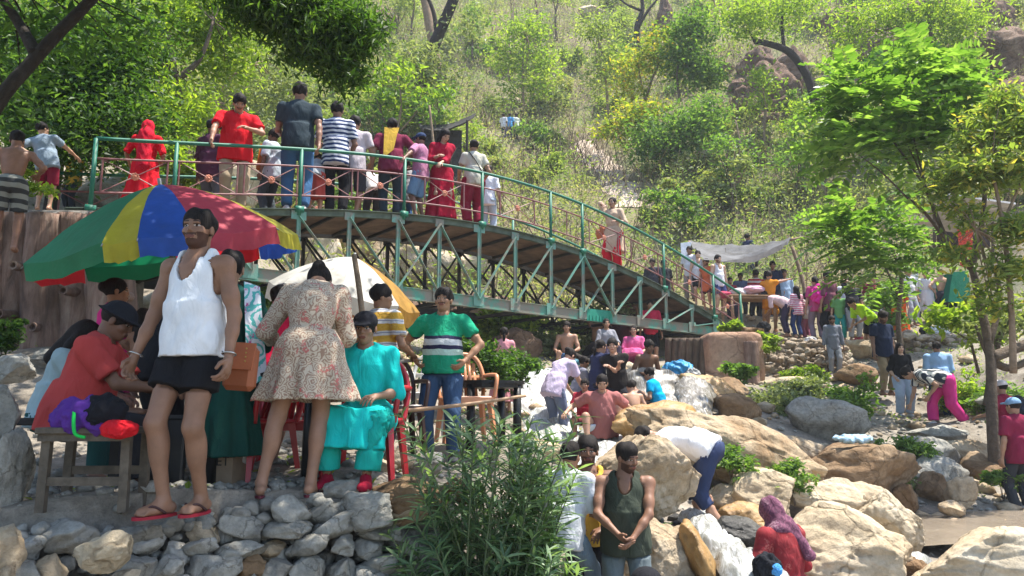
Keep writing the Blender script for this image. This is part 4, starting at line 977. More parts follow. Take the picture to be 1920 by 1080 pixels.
br = empty('footbridge', bp_(.45, 1, 3.2), 'arched green steel truss footbridge over the stream', 'footbridge'); bo = np.array(br.location)
zb0 = at(520, 520, BA[1]+BD[1]*tofx(520))[2]; zb1 = at(1335, 622, BA[1]+BD[1]*tofx(1335))[2]; tb0, tb1 = tofx(520), tofx(1335)
def zbot(t): return zb0+(zb1-zb0)*(t-tb0)/(tb1-tb0)
T0, T1, TE = tofx(165)-.02, tofx(1343), tofx(1387)
B_ = lambda mb, nm, mt, sm=False: mb.build(nm, mt, br, sm)
ts = np.linspace(T0, TE, 44)
mb = MB(); V = []
for t in ts:
    z = deckz(t); V += [bp_(t, .06, z)-bo, bp_(t, WID-.06, z)-bo, bp_(t, WID-.06, z-.035)-bo, bp_(t, .06, z-.035)-bo]
mb.add(V, [(4*i+a, 4*i+4+a, 4*i+4+(a+1) % 4, 4*i+(a+1) % 4) for i in range(len(ts)-1) for a in range(4)]); B_(mb, 'deck', M_DECK)
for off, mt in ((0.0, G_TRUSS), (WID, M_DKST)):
    mb = MB()
    for i in range(len(ts)-1):
        a, b = bp_(ts[i], off, deckz(ts[i])-.05)-bo, bp_(ts[i+1], off, deckz(ts[i+1])-.05)-bo; d = nrm(b-a)*.01
        mb.beam(a-d, b+d, .07, .10); sg = -1 if off == 0 else 1
        mb.beam(a-d+V3(0, 0, .057)+BN*sg*.03, b+d+V3(0, 0, .057)+BN*sg*.03, .13, .012)
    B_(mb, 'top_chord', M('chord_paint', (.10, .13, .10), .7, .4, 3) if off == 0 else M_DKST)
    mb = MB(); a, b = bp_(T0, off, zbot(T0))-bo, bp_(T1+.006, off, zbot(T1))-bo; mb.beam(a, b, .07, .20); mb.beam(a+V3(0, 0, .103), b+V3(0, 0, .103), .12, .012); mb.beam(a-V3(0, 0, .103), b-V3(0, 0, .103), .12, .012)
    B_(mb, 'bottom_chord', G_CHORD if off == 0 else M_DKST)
vx = [300, 380, 470, 555, 650, 742, 820, 895, 963, 1030, 1090, 1145, 1197, 1245, 1293, 1338]
vt = [tofx(x) for x in vx]
for off in (0.0, WID):
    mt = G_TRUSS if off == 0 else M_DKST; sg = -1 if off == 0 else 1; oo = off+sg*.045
    for i, t in enumerate(vt):
        a, b = bp_(t, oo, zbot(t)+.05)-bo, bp_(t, oo, deckz(t)-.08)-bo
        mb = MB(); mb.beam(a, b, .055, .04, BN); mb.beam(a+BU*.028, b+BU*.028, .008, .075, BN); B_(mb, 'truss_vertical', mt)
        mb = MB(); mb.box(bp_(t, oo+sg*.012, zbot(t)+.04)-bo, (.24, .012, .24), (BU, BN, V3(0, 0, 1))); B_(mb, 'gusset_plate', mt); mb = MB(); mb.box(bp_(t, oo+sg*.012, deckz(t)-.10)-bo, (.26 if i % 2 else .18, .012, .15), (BU, BN, V3(0, 0, 1)))
        if off == 0:
            pass
        B_(mb, 'gusset_plate', mt)
        if i+1 < len(vt):
            t2 = vt[i+1]; up = t >= vt[7]-.001; pr = []
            if not up: pr.append((t, deckz(t)-.12, t2, zbot(t2)+.06))
            else: pr.append((t2, deckz(t2)-.12, t, zbot(t)+.06))
            if i in (5, 10): pr.append((t2, deckz(t2)-.12, t, zbot(t)+.06) if not up else (t, deckz(t)-.12, t2, zbot(t2)+.06))
            for j, q in enumerate(pr):
                mb = MB(); mb.beam(bp_(q[0], oo+sg*(.03+.03*j), q[1])-bo, bp_(q[2], oo+sg*(.03+.03*j), q[3])-bo, .012, .065, BN); mb.beam(bp_(q[0], oo+sg*(.016+.03*j), q[1])-bo, bp_(q[2], oo+sg*(.016+.03*j), q[3])-bo, .03, .03, BN); B_(mb, 'truss_diagonal', mt)
# splice plate with lacing on the lower chord
mb = MB(); ts_ = tofx(1120); mb.box(bp_(ts_, -.06, zbot(ts_)+.03)-bo, (.75, .014, .26), (BU, BN, V3(0, 0, 1)))
for k in range(7): mb.box(bp_(ts_, -.075, zbot(ts_)-.03)-bo+BU*(-.3+.1*k), (.03, .012, .10), (BU, BN, V3(0, 0, 1)))
B_(mb, 'splice_plate', rustpaint('fresh_green_paint', (.015, .25, .17), (.2, .18, .14), .36))
for t in np.linspace(T0+.01, TE-.01, 20):
    mb = MB(); z = deckz(t)-.067; mb.beam(bp_(t, .06, z)-bo, bp_(t, WID-.06, z)-bo, .04, .055); B_(mb, 'floor_beam', M_DKST)
for i, t in enumerate(vt):
    mb = MB(); mb.beam(bp_(t, .0, zbot(t)-.10)-bo, bp_(t, WID, zbot(t)-.10)-bo, .06, .06); B_(mb, 'cross_tie', M_DKST)
    if i+1 < len(vt):
        mb = MB(); a, b = (bp_(t, 0, zbot(t)-.04), bp_(vt[i+1], WID, zbot(t)-.04)) if i % 2 else (bp_(t, WID, zbot(t)-.04), bp_(vt[i+1], 0, zbot(t)-.04)); mb.beam(a-bo, b-bo, .04, .04)
        mb.beam(bp_(t, .1, zbot(t)+.0)-bo, bp_(t, WID-.1, deckz(t)-.15)-bo, .035, .035, BU); B_(mb, 'sway_brace', M_DKST)
# railings
RH = 1.05; px_posts = [165, 318, 555, 752, 900, 1030, 1090, 1243, 1335, 1385]
for off, tt in ((0.0, [tofx(x) for x in px_posts]), (WID, [tofx(x)-.02 for x in px_posts])):
    oo = off-.06 if off == 0 else off+.06
    n = 60; tr = np.linspace(tt[0], tt[-1], n)
    for nm, hz_, rad, mt in (('handrail', RH, .030, G_RAIL), ('middle_rail', RH-.30, .017, M_RUST), ('lower_rail', .24, .017, M_RUST)):
        mb = MB(); mb.tube([bp_(t, oo, deckz(t)+hz_)-bo for t in tr], rad, 8); B_(mb, nm, mt, True)
    for i, t in enumerate(tt):
        mb = MB(); mb.tube([bp_(t, oo, deckz(t)-.1)-bo, bp_(t, oo, deckz(t)+RH)-bo], .032, 10); mb.box(bp_(t, oo, deckz(t)-.0)-bo, (.14, .09, .10), (BU, BN, V3(0, 0, 1))); B_(mb, 'railing_post', G_RAIL, True)
        if i+1 < len(tt):
            t2 = tt[i+1]; L = (t2-t)*15.08; nb = max(2, round(L/.42)); half = []
            pz = lambda u, h: bp_(t+(t2-t)*u, oo, deckz(t+(t2-t)*u)+h)-bo
            mb = MB()
            cx = [.25, .75] if L > 1.9 else ([.5] if L > 1 else [])
            for c in cx:
                wd = .42/L; mb.tube([pz(c-wd, .26), pz(c+wd, RH-.32)], .009, 5); mb.tube([pz(c-wd, RH-.32), pz(c+wd, .26)], .009, 5)
            for k in range(1, nb):
                u = k/nb
                if all(abs(u-c) > .30/L for c in cx): mb.tube([pz(u, .24), pz(u, RH-.30)], .015, 6)
            for c in cx:
                for sg in (-1, 1):
                    if 0.02 < c+sg*.44/L < .98: mb.tube([pz(c+sg*.44/L, .24), pz(c+sg*.44/L, RH-.30)], .015, 6)
            B_(mb, 'railing_bars', M_RUST)
            for c in cx:
                mb = MB(); q = pz(c, (RH-.06)/2)
                for k in range(8): a_ = k*math.pi/4; mb.ball(q+BU*math.cos(a_)*.04+V3(0, 0, math.sin(a_)*.04), V3(.024, .012, .024), 5)
                mb.ball(q, .028, 5); B_(mb, 'rosette', M_ROS, True)
# ------------------------------------------------------------------ abutments and walls
LOGM = None
def logmat(name, a, b2, c3):
    m, nt, b = base(name); v = coords(nt, (1, 1, .16)); n = noise(nt, v, 9, 8, .7, .6); r = ramp(nt, [(.3, a), (.5, b2), (.7, c3)]); nt.links.new(n.outputs[0], r.inputs[0])
    n2 = noise(nt, coords(nt), 1.5, 5); r2 = ramp(nt, [(.4, (.45, .42, .38)), (.6, (1, 1, 1))]); nt.links.new(n2.outputs[0], r2.inputs[0])
    nt.links.new(mixc(nt, .8, r.outputs[0], r2.outputs[0], 'MULTIPLY'), b.inputs['Base Color']); bump(nt, b, n.outputs[0], 1, .05); b.inputs['Roughness'].default_value = .9; return m
LOG = logmat('log_wall', (.09, .06, .045), (.26, .16, .12), (.36, .27, .21)); MUD = rockmat('mud_plaster', (.25, .14, .09), (.40, .25, .17), (.50, .35, .25), 1.1, .05)
def column(mb, a, b, r0, r1, seed, n=14, m=16):
    a, b = np.array(a), np.array(b); V = []
    for j in range(m+1):
        t = j/m; c = a+(b-a)*t
        for k in range(n):
            an = 2*math.pi*k/n; q = V3(math.cos(an), math.sin(an), 0); r = (r0+(r1-r0)*t)*(1+.10*vnoise(np.array([[math.cos(an)*1.5+seed, math.sin(an)*1.5, t*4.]]), seed, 3)[0])
            V.append(c+q*r)
    mb.add(V, [(i*n+k, i*n+(k+1) % n, (i+1)*n+(k+1) % n, (i+1)*n+k) for i in range(m) for k in range(n)]+[tuple(range(m*n, m*n+n))])
root = empty('abutment_wall', at(110, 640, 9.4), 'left bridge abutment of pink brown concrete moulded like tree trunks', 'abutment'); ro = np.array(root.location)
for i, (x0, x1, wpx) in enumerate([(-95, -85, 80), (-30, -20, 80), (22, 30, 70), (82, 88, 72), (150, 142, 70), (212, 205, 78)]):
    Yc = 9.5-.12*(i % 2); mb = MB(); column(mb, at(x0, 668, Yc)-ro, at(x1, 405, Yc)-ro, wpx*Yc/FPX/2*1.15, wpx*Yc/FPX/2*.95, i+3)
    mb.build('log_column', LOG, root, True)
for (x, y) in [(24, 494), (-2, 585), (118, 541), (220, 550), (180, 470), (60, 610)]:
    mb = MB(); p = at(x, y, 9.05)-ro; c = [p+V3(0, .3, 0), p+V3(0, 0, -.02)]; mb.tube(c, [.062, .055], 12, cap=False); mb.tube([c[1], c[1]+V3(0, .005, 0), p+V3(0, .25, 0)], [.055, .034, .030], 12, cap=False)
    mb.build('pipe_stub', LOG, root, True)
mb = MB(); q0, q1 = at(-120, 415, 9.25), at(168, 418, 9.9); mb.beam(q0-ro+V3(0, .6, .02), q1-ro+V3(0, .6, .02), 1.5, .26, bev=.05); mb.build('capping_slab', M('old_concrete', (.19, .17, .145), .95, .35, 3, .8, .03, 14), root)
mb = MB(); mb.beam(at(-400, 560, 11.2)-ro, at(215, 560, 11.6)-ro, 2.2, 2.2); mb.build('core', M('dirt', (.20, .18, .15), .95, .35, 9, .7, .05, 30), root)
root = empty('bridge_pier', at(1370, 716, 15.9), 'right bridge pier of cracked tan mud plaster with dark log shaped side', 'pier'); ro = np.array(root.location)
V, F = ico(5); V = np.sign(V)*np.abs(V)**.28; V /= np.abs(V).max(0); V *= (1+.03*vnoise(V*4, 3, 5))[:, None]; s_ = 16.3/FPX
mesh_np('pier_core', V*V3(54*s_, .6, 52*s_), F, MUD, root, loc=at(1368, 676, 16.6)-ro)
for i in range(6):
    x = 1254+i*13; mb = MB(); Yc = 17.1-.14*i; column(mb, at(x, 722, Yc)-ro, at(x+2, 634, Yc)-ro, .105, .10, 20+i, 10, 10); mb.build('log_column', logmat('dark_log', (.05, .035, .025), (.13, .09, .06), (.22, .16, .11)) if i == 0 else bpy.data.materials['dark_log'], root, True)
mb = MB(); column(mb, at(1412, 720, 15.95)-ro, at(1408, 640, 15.95)-ro, .15, .15, 31); mb.build('log_column', LOG, root, True)
V, F = rock_geo(77, 4, 8, .12); mesh_np('cap_stone', V*V3(.55, .45, .17), F, RK_BRN, root, loc=at(1392, 624, 16.6)-ro)
def stonewall(label, x0, x1, ytop, ybot, Y0, Y1, n, sz, mat, seed):
    root = empty('dry_stone_wall', at((x0+x1)/2, ybot((x0+x1)/2), (Y0+Y1)/2), label, 'wall'); ro = np.array(root.location); r = np.random.default_rng(seed); Vs, Fs, o_ = [], [], 0; big = []
    for i in range(n):
        x = r.uniform(x0, x1); y = r.uniform(ytop(x), ybot(x)); Y = Y0+(Y1-Y0)*(x-x0)/(x1-x0)-.2*(y-ytop(x))/60; s = Y/FPX*r.uniform(.6, 1.4)*sz; V, F = rock_geo(300+i % 23, 3 if i < 70 else 2, 9, .12)
        V = rotz(V*np.array([s, s*.8, s*.62]), r.uniform(0, 6)); c = at(x, y, Y+(.25 if i >= 70 else 0))-ro
        if i < 70: mesh_np('stone', V, F, mat, root, loc=c)
        else: Vs.append(V+c); Fs.append(F+o_); o_ += len(V)
    tag(mesh_np('rubble', np.concatenate(Vs), np.concatenate(Fs), mat, root), kind='stuff')
RK_DUST = rockmat('dusty_rock', (.20, .15, .10), (.36, .28, .20), (.50, .42, .32), 3, .03)
stonewall('dry stone wall right of the bridge pier behind the man in the grey shirt', 1418, 1590, lambda x: 630+(x-1418)*.10, lambda x: 716, 17.2, 16.9, 420, 9, RK_DUST, 5)
stonewall('low dry stone wall on the bank above the couple', 1640, 1830, lambda x: 622+(x-1640)*.05, lambda x: 690-(x-1640)*.05, 18.4, 17.4, 260, 10, RK_DUST, 6)
stonewall('rough stone terrace on the slope behind the clothes table', 1500, 1620, lambda x: 470, lambda x: 520, 27, 26.5, 140, 8, RK_DUST, 7)
stonewall('rough stone bank left of the grey tarpaulin', 1335, 1440, lambda x: 495, lambda x: 530, 26.5, 26, 120, 7, RK_DUST, 8)
# rock face lit behind the bridge
for i, (x, y, w_, h_, Y, mt) in enumerate([(590, 470, 130, 150, 19, RK_PALE), (690, 480, 150, 130, 20, RK_TAN), (800, 500, 150, 120, 21, RK_TAN), (900, 600, 120, 110, 19.5, RK_CLIFF), (560, 560, 150, 110, 18, RK_TAN), (870, 500, 110, 90, 22, RK_PALE), (760, 580, 150, 100, 18.5, RK_CLIFF), (970, 650, 90, 70, 18.5, RK_CLIFF), (330, 480, 160, 130, 17, RK_GREY), (430, 350, 150, 120, 19, RK_PALE), (280, 360, 170, 110, 17, RK_GREY), (180, 370, 140, 80, 15.5, RK_GREY), (640, 640, 130, 90, 16.5, RK_TAN)]):
    boulder(x, y, w_, h_, Y if Y < 13.9 else Y, mt, ['pale rock face seen through the left end of the truss', 'tan rock face behind the white umbrella', 'tan rock face behind the middle of the truss', 'brown rock bank under the middle of the bridge', 'tan rock bank behind the rainbow umbrella', 'pale rock face behind the crossed braces', 'brown rock bank behind the man in the green striped polo shirt', 'brown bank rock under the bridge beside the hanging leaves', 'grey cliff rock under the left end of the bridge', 'pale rock behind the man in the red shirt on the bridge', 'grey rock behind the woman in the red sari', 'grey rock behind the far railing at the left bridge end', 'tan bank rock behind the striped yellow shirt'][i], .6, 0, 0, k=5, rough=.2)
# ------------------------------------------------------------------ umbrellas
def umbrella(label, apex, R, drop, axis, rot, cols, pole_to, group=None, val=.13, under=None, sag=.06, mats=None, angs=None):
    base_ = np.array(pole_to, float); root = empty('parasol', base_, label, 'umbrella', group); z = nrm(np.array(axis, float)); x = nrm(np.cross(z, V3(0, 1, 0))); y = np.cross(z, x); ap = np.array(apex)-base_
    pt = lambda r, a: ap+(x*math.cos(a)+y*math.sin(a))*r-z*(drop*(.35*(r/R)+.65*(r/R)**2))
    N = len(mats); angs = angs or [math.degrees(rot)+k*360/N for k in range(N+1)]
    for k in range(N):
        a0 = R_(angs[k]); a1 = R_(angs[k+1]); V = []; nr, na = 12, 8
        for i in range(nr+1):
            r = R*max(i, .15)/nr
            for j in range(na+1):
                u = j/na; a = a0+(a1-a0)*u; e = math.sin(u*math.pi); p = (pt(r, a0)*(1-u)+pt(r, a1)*u)*1.0; p = p+z*e*sag*(.4*(i/nr)-.9*(i/nr)**3)+z*.006*math.sin(i*1.7+j+k*2)*(i/nr); V.append(p)
        off = len(V)
        for i in (0, 1, 2):
            for j in range(na+1): u = j/na; V.append(V[nr*(na+1)+j]-z*val*(i)/2*(1.0)+nrm(V[nr*(na+1)+j]-ap)*.01*i*math.sin(j*2.1+k))
        F = [(i*(na+1)+j, i*(na+1)+j+1, (i+1)*(na+1)+j+1, (i+1)*(na+1)+j) for i in range(nr) for j in range(na)]+[(off+i*(na+1)+j, off+i*(na+1)+j+1, off+(i+1)*(na+1)+j+1, off+(i+1)*(na+1)+j) for i in range(2) for j in range(na)]
        mb = MB(); mb.add(V, F); o = mb.build('canopy_panel', mats[k], root, True); o['label'] = cols[k]+' canopy panel'
    for k in range(N):
        a = R_(angs[k]); mb = MB(); mb.tube([pt(R*u, a)-z*.012 for u in (0.02, .3, .6, .85, 1.02)], .005, 5); mb.tube([pt(R*.55, a)-z*.02, ap-z*.55*R], .004, 5); mb.build('rib', M('steel_rib', (.25, .25, .25), .4, .1, 5, metal=.8), root, True)
    mb = MB(); low = ap-z*(R*.8); mb.tube([ap+z*.05, low, V3(0, 0, 0)], [.016, .018, .02], 10); mb.build('pole', M('pole_metal', (.16, .17, .17), .4, .2, 5), root, True)
    return root
def ucloth(col, dirt=0):
    m, nt, b = base('umbrella_cloth'); v = coords(nt); n = noise(nt, v, 3, 6, .65); r = ramp(nt, [(.35, tuple(c*(1-dirt-.12) for c in col)), (.62, col)]); nt.links.new(n.outputs[0], r.inputs[0])
    n2 = noise(nt, v, 11, 3, .5, 1); bump(nt, b, n2.outputs[0], .35, .02); dn = noise(nt, v, 1.7, 8, .7); dr = ramp(nt, [(.38, (.62, .60, .55)), (.58, (1, 1, 1))]); nt.links.new(dn.outputs[0], dr.inputs[0]); dc = mixc(nt, .8, r.outputs[0], dr.outputs[0], 'MULTIPLY'); nt.links.new(dc, b.inputs['Base Color']); b.inputs['Roughness'].default_value = .65
    tr = nt.nodes.new('ShaderNodeBsdfTranslucent'); nt.links.new(r.outputs[0], tr.inputs[0]); mx = nt.nodes.new('ShaderNodeMixShader'); mx.inputs[0].default_value = .4
    nt.links.new(b.outputs[0], mx.inputs[1]); nt.links.new(tr.outputs[0], mx.inputs[2]); nt.links.new(mx.outputs[0], nt.nodes['Material Output'].inputs[0]); return m
uR, uG, uY, uB, uP = ucloth((.62, .02, .03)), ucloth((.01, .24, .10)), ucloth((.62, .56, .04)), ucloth((.03, .12, .55)), ucloth((.60, .06, .10))
names = {id(uR): 'red', id(uG): 'green', id(uY): 'yellow', id(uB): 'blue', id(uP): 'pink red'}
ml = [uG, uY, uB, uP, uY, uB, uR, uG, uR]
umbrella('large rainbow beach umbrella of green, yellow, blue and pink panels behind the white vest', at(300, 346, 6.0), 1.02, .52, (-.16, -.17, 1), 0, [names[id(m)] for m in ml], at(345, 880, 6.2), mats=ml, angs=[25, 88, 101, 122, 160, 205, 245, 290, 335, 385])
uW = ucloth((.76, .74, .67), .10); uO = ucloth((.55, .30, .05), .3); uN = ucloth((.35, .15, .07), .3)
ml = [uW, uW, uW, uO, uO, uN, uN, uW]
umbrella('faded white umbrella with an ochre edge panel under the bridge, behind the floral dress', at(664, 482, 8.4), .84, .46, (.20, -.06, 1), R_(10), ['white', 'white', 'white', 'ochre', 'ochre', 'brown', 'brown', 'white'], at(650, 850, 8.2), mats=ml, val=.17)
# ------------------------------------------------------------------ tarpaulins and huts
def sheet(name, corners, label, cat, mat, sag=.2, n=24, wr=.05, seed=1, thick=.0):
    c = [np.array(p, float) for p in corners]; o0 = sum(c)/4; V = []
    for i in range(n+1):
        for j in range(n+1):
            u, v = i/n, j/n; p = c[0]*(1-u)*(1-v)+c[1]*u*(1-v)+c[2]*u*v+c[3]*(1-u)*v; p = p-V3(0, 0, sag*math.sin(u*math.pi)*(.6+.4*math.sin(v*math.pi))); V.append(p-o0)
    V = np.array(V); V[:, 2] += wr*vnoise(V*V3(1.2, 3.5, 1)*1.6, seed, 4); I = np.arange((n+1)**2).reshape(n+1, n+1); F = np.stack([I[:-1, :-1].ravel(), I[1:, :-1].ravel(), I[1:, 1:].ravel(), I[:-1, 1:].ravel()], 1)
    return mesh_np(name, V, F, mat, loc=o0) if not label else tag(mesh_np(name, V, F, mat, loc=o0), label, cat)
TARP = ucloth((.19, .19, .20), .3); DTARP = M('black_tarp', (.035, .033, .03), .95, .4, 3, .7, .04, 8)
sheet('tarpaulin', [at(1290, 452, 23.5), at(1485, 447, 22.0), at(1465, 462, 20.6), at(1320, 486, 21.0)], 'grey tarpaulin stretched between branches over the clothes stall', 'tarpaulin', TARP, .35, 30, .10)
def pole(name, pts, r, label, cat, mat=BARKL):
    o0 = np.array(pts[0], float); mb = MB(); limbs(mb, [np.array(p)-o0 for p in pts], r, r*.75, 7); o = mb.build(name, mat, None, True); o.location = o0; return tag(o, label, cat)
pole('wooden_pole', [at(1510, 615, 21.5), at(1508, 540, 21.6), at(1485, 462, 21.8)], .07, 'bent wooden pole holding the right corner of the grey tarpaulin', 'pole')
pole('branch_pole', [at(1480, 450, 21.9), at(1545, 436, 22.5)], .04, 'bare branch tied out from the grey tarpaulin', 'pole')
pole('wooden_pole', [at(1300, 560, 22.5), at(1292, 452, 23.2)], .05, 'thin post under the left corner of the grey tarpaulin', 'pole')
pole('wooden_pole', [at(1418, 500, 23.5), at(1420, 462, 23.5)], .05, 'dark post in the middle under the grey tarpaulin', 'pole', BARKD)
pole('support_branch', [at(695, 900, 6.6), at(690, 700, 6.6), at(676, 560, 6.65), at(664, 478, 6.7)], .032, 'crooked bare branch standing in front of the white umbrella', 'branch', BARKL)
pole('bamboo_rail', [at(250, 690, 6.6), at(520, 694, 6.7)], .02, 'thin grey pole running behind the man in the white vest', 'pole', M('grey_wood', (.3, .28, .25), .9, .3, 9))
pole('bamboo_rail', [at(690, 684, 6.75), at(800, 673, 7.4)], .02, 'thin pole reaching the hip of the man in the green polo', 'pole', M('grey_wood', (.3, .28, .25), .9, .3, 9))
pole('bamboo_rail', [at(705, 775, 6.3), at(860, 760, 6.5), at(985, 742, 6.8)], .018, 'tan bamboo pole crossing behind the oleander bush', 'pole', M('bamboo', (.42, .26, .15), .6, .2, 9))
pole('bamboo_rail', [at(420, 793, 6.2), at(745, 760, 6.3)], .02, 'grey pole behind the red plastic chairs', 'pole', M('grey_wood', (.3, .28, .25), .9, .3, 9))
YS = 26.5
root = empty('tarpaulin_shelter', at(850, 262, YS), 'small shelter with a sagging dark tarpaulin roof on the slope', 'shelter'); ro = np.array(root.location)
s1 = sheet('roof', [at(783, 233, YS+.4), at(893, 212, YS+.4), at(888, 221, YS-.8), at(789, 242, YS-.8)], None, None, DTARP, .32, 16, .05); s1.parent = root; s1.location = np.array(s1.location)-ro
for x, y0 in ((792, 240), (876, 226)):
    mb = MB(); p_ = at(x, y0, YS-.9); mb.tube([V3(p_[0], p_[1], gzat(p_[0], p_[1])-.1)-ro, p_-ro], .05, 6); mb.build('post', BARKD, root)
pw_ = at(830, 245, YS+.3); gw_ = gzat(pw_[0], pw_[1]); mb = MB(); mb.box(V3(pw_[0], pw_[1], (gw_+pw_[2])/2)-ro, (1.4, .1, pw_[2]-gw_)); mb.build('back_wall', M('dark_inside', (.05, .045, .04), .95, .4, 3, .9, .1, 5), root)  # near-black colour paints in the dark interior under the roof
pole('wooden_pole', [at(816, 300, YS-2), at(805, 198, YS-2)], .05, 'pale leaning pole before the dark tarpaulin shelter', 'pole')
root = empty('hut', at(1815, 470, 18.5), 'small hut with a tin roof and dark front behind the right tree', 'hut'); ro = np.array(root.location)
mb = MB(); mb.beam(at(1745, 395, 18.2)-ro, at(1865, 412, 18.2)-ro, 1.6, .05, (0, .25, 1)); mb.build('roof', M('tin_roof', (.40, .38, .36), .5, .4, 4), root)
mb = MB(); mb.box(at(1805, 435, 19.2)-ro, (1.3, .1, .8)); mb.build('wall', M('dark_boards', (.05, .035, .03), .9, .4, 4), root)
mb = MB(); mb.tube([at(1752, 480, 18.3)-ro, at(1752, 398, 18.3)-ro], .04, 6); mb.build('post', BARK, root); mb = MB(); mb.tube([at(1862, 490, 18.3)-ro, at(1862, 412, 18.3)-ro], .04, 6); mb.build('post', BARK, root)
sheet('cloth', [at(1795, 430, 17.9), at(1825, 428, 17.9), at(1822, 500, 17.8), at(1800, 498, 17.8)], 'red orange printed cloth hanging under the tin roofed hut', 'cloth', floral((.62, .07, .03), (.35, .03, .02), (.7, .3, .2), 9), .02)
root = empty('tent', at(1800, 590, 20.4), 'plain dark green tent on the bank right of the shirtless man', 'tent'); ro = np.array(root.location)
mb = MB(); a, b, c, d, e = [at(*q)-ro for q in ((1778, 566, 20), (1822, 568, 20), (1815, 508, 20.2), (1786, 510, 20.2), (1800, 505, 21))]; k = V3(.1, 1.6, 0)
mb.add([a, b, c, d, a+k, b+k, c+k, d+k], [(0, 1, 2, 3), (1, 5, 6, 2), (5, 4, 7, 6), (4, 0, 3, 7), (3, 2, 6, 7)]); mb.build('fabric', cloth((.012, .13, .075)), root)
# ------------------------------------------------------------------ furniture
def plastic(c): return M('plastic', c, .35, .06, 5, .05, .002, 40, 0, .5)
def chair(label, loc, yaw, col, group=None):
    root = empty('plastic_chair', loc, label, 'chair', group, rz=R_(yaw)); m = plastic(col)
    mb = MB(); mb.box((0, 0, .43), (.46, .44, .03), bev=.012); mb.box((0, .215, .405), (.46, .02, .06)); mb.build('seat', m, root)
    mb = MB(); mb.tube(curve([(-.22, -.2, .42), (-.235, -.27, .66), (-.16, -.31, .84), (0, -.325, .88), (.16, -.31, .84), (.235, -.27, .66), (.22, -.2, .42)], 6), .022, 6)
    for k in range(-3, 4): mb.beam((k*.052, -.215, .44), (k*.047, -.315, .86-.012*abs(k)**1.6), .034, .008, (0, 1, .2))
    mb.beam((-.21, -.275, .64), (.21, -.275, .64), .012, .045); mb.build('backrest', m, root, True)
    for sx in (-1, 1):
        mb = MB(); mb.tube(curve([(sx*.24, .2, .42), (sx*.27, .19, .62), (sx*.27, .05, .655), (sx*.25, -.27, .66)], 6), .02, 6); mb.build('armrest', m, root, True)
        for sy in (-1, 1):
            mb = MB(); mb.tube([(sx*.20, sy*.18, .42), (sx*.245, sy*.235, 0)], [.034, .022], 4); mb.build('leg', m, root)
    return root
RED = (.42, .012, .02)
chair('red plastic chair beside the black table leg, its back leaning left', at(468, 905, 5.6), 150, RED)
chair('red plastic chair half hidden by the floral dress', at(535, 900, 6.0), 190, RED)
chair('red plastic chair under the woman in the turquoise suit', at(684, 905, 5.52), 176, RED)
chair('dark brown plastic chair behind the turquoise suit', at(735, 855, 6.9), 200, (.06, .025, .02))
chair('peach plastic chair with a slatted back beside the man in the green polo', at(872, 830, 7.6), 195, (.65, .27, .13))
chair('white plastic chair behind the man in the green polo', at(800, 815, 8.3), 170, (.6, .6, .58))
BLK = M('black_plastic', (.012, .012, .013), .4, .2, 5)
def table(label, c, w_, d_, h, mat, rot=0, round_=False, legs=.05, name='table'):
    root = empty(name, c, label, 'table', rz=R_(rot)); mb = MB()
    if round_: mb.tube([(0, 0, h-.03), (0, 0, h)], w_/2, 28); mb.tube([(0, 0, h-.07), (0, 0, h-.03)], w_/2-.02, 28)
    else: mb.box((0, 0, h-.02), (w_, d_, .04), bev=.01); mb.box((0, 0, h-.07), (w_-.08, d_-.08, .05))
    mb.build('table_top', mat, root)
    f = .62 if round_ else .9
    for sx in (-1, 1):
        for sy in (-1, 1): mb = MB(); mb.tube([(sx*w_/2*f, sy*d_/2*f, h-.04), (sx*w_/2*f, sy*d_/2*f, 0)], [legs*.8, legs], 8); mb.build('leg', mat, root, True)
    return root
table('black plastic table with thick legs between the white vest and the floral dress', at(500, 900, 5.55), .72, .72, .74, BLK, 8, legs=.055)
table('round black plastic table behind the oleander bush', at(912, 850, 7.9), .78, .78, .72, BLK, 20, True)
table('wooden table piled with clothes under the grey tarpaulin', at(1405, 618, 20.8), 1.3, .8, .9, M('old_wood', (.30, .18, .10), .9, .3, 6), 5, name='stall_table')
for i, (x, y, s_, c, lb) in enumerate([(1385, 545, .22, (.55, .5, .5), 'pale folded clothes heaped on the left of the stall table'), (1412, 540, .24, (.62, .38, .45), 'pink clothes heaped on the right of the stall table'), (1360, 550, .18, (.35, .05, .09), 'dark red clothes at the left end of the stall table'), (1318, 618, .2, (.5, .5, .5), 'x')][:3]):
    V, F = rock_geo(40+i, 4, 3, .25, soft=.6); tag(mesh_np('clothes_pile', V*V3(s_*1.3, s_, s_*.6), F, cloth(c), loc=at(x, y+3, 20.7)), lb, 'clothes')
WOOD = M('weathered_wood', (.105, .085, .062), .85, .35, 14, .7, .01, 40)
root = empty('wooden_bench', at(163, 958, 4.25), 'rough wooden bench carrying the purple bag in the left foreground', 'bench', rz=R_(4)); 
mb = MB(); mb.box((0, .05, .425), (.50, .34, .035), bev=.006); mb.box((0, -.085, .395), (.48, .03, .05)); mb.build('seat', WOOD, root)
for sx in (-1, 1):
    for sy in (-1, 1): mb = MB(); mb.beam((sx*.21, .07+sy*.13, 0), (sx*.205, .07+sy*.13, .41), .045, .04, (0, 1, 0)); mb.build('leg', WOOD, root)
for yb, zb in ((-.06, .16), (.2, .2)): mb = MB(); mb.box((0, yb, zb), (.38, .025, .045)); mb.build('crossbar', WOOD, root)
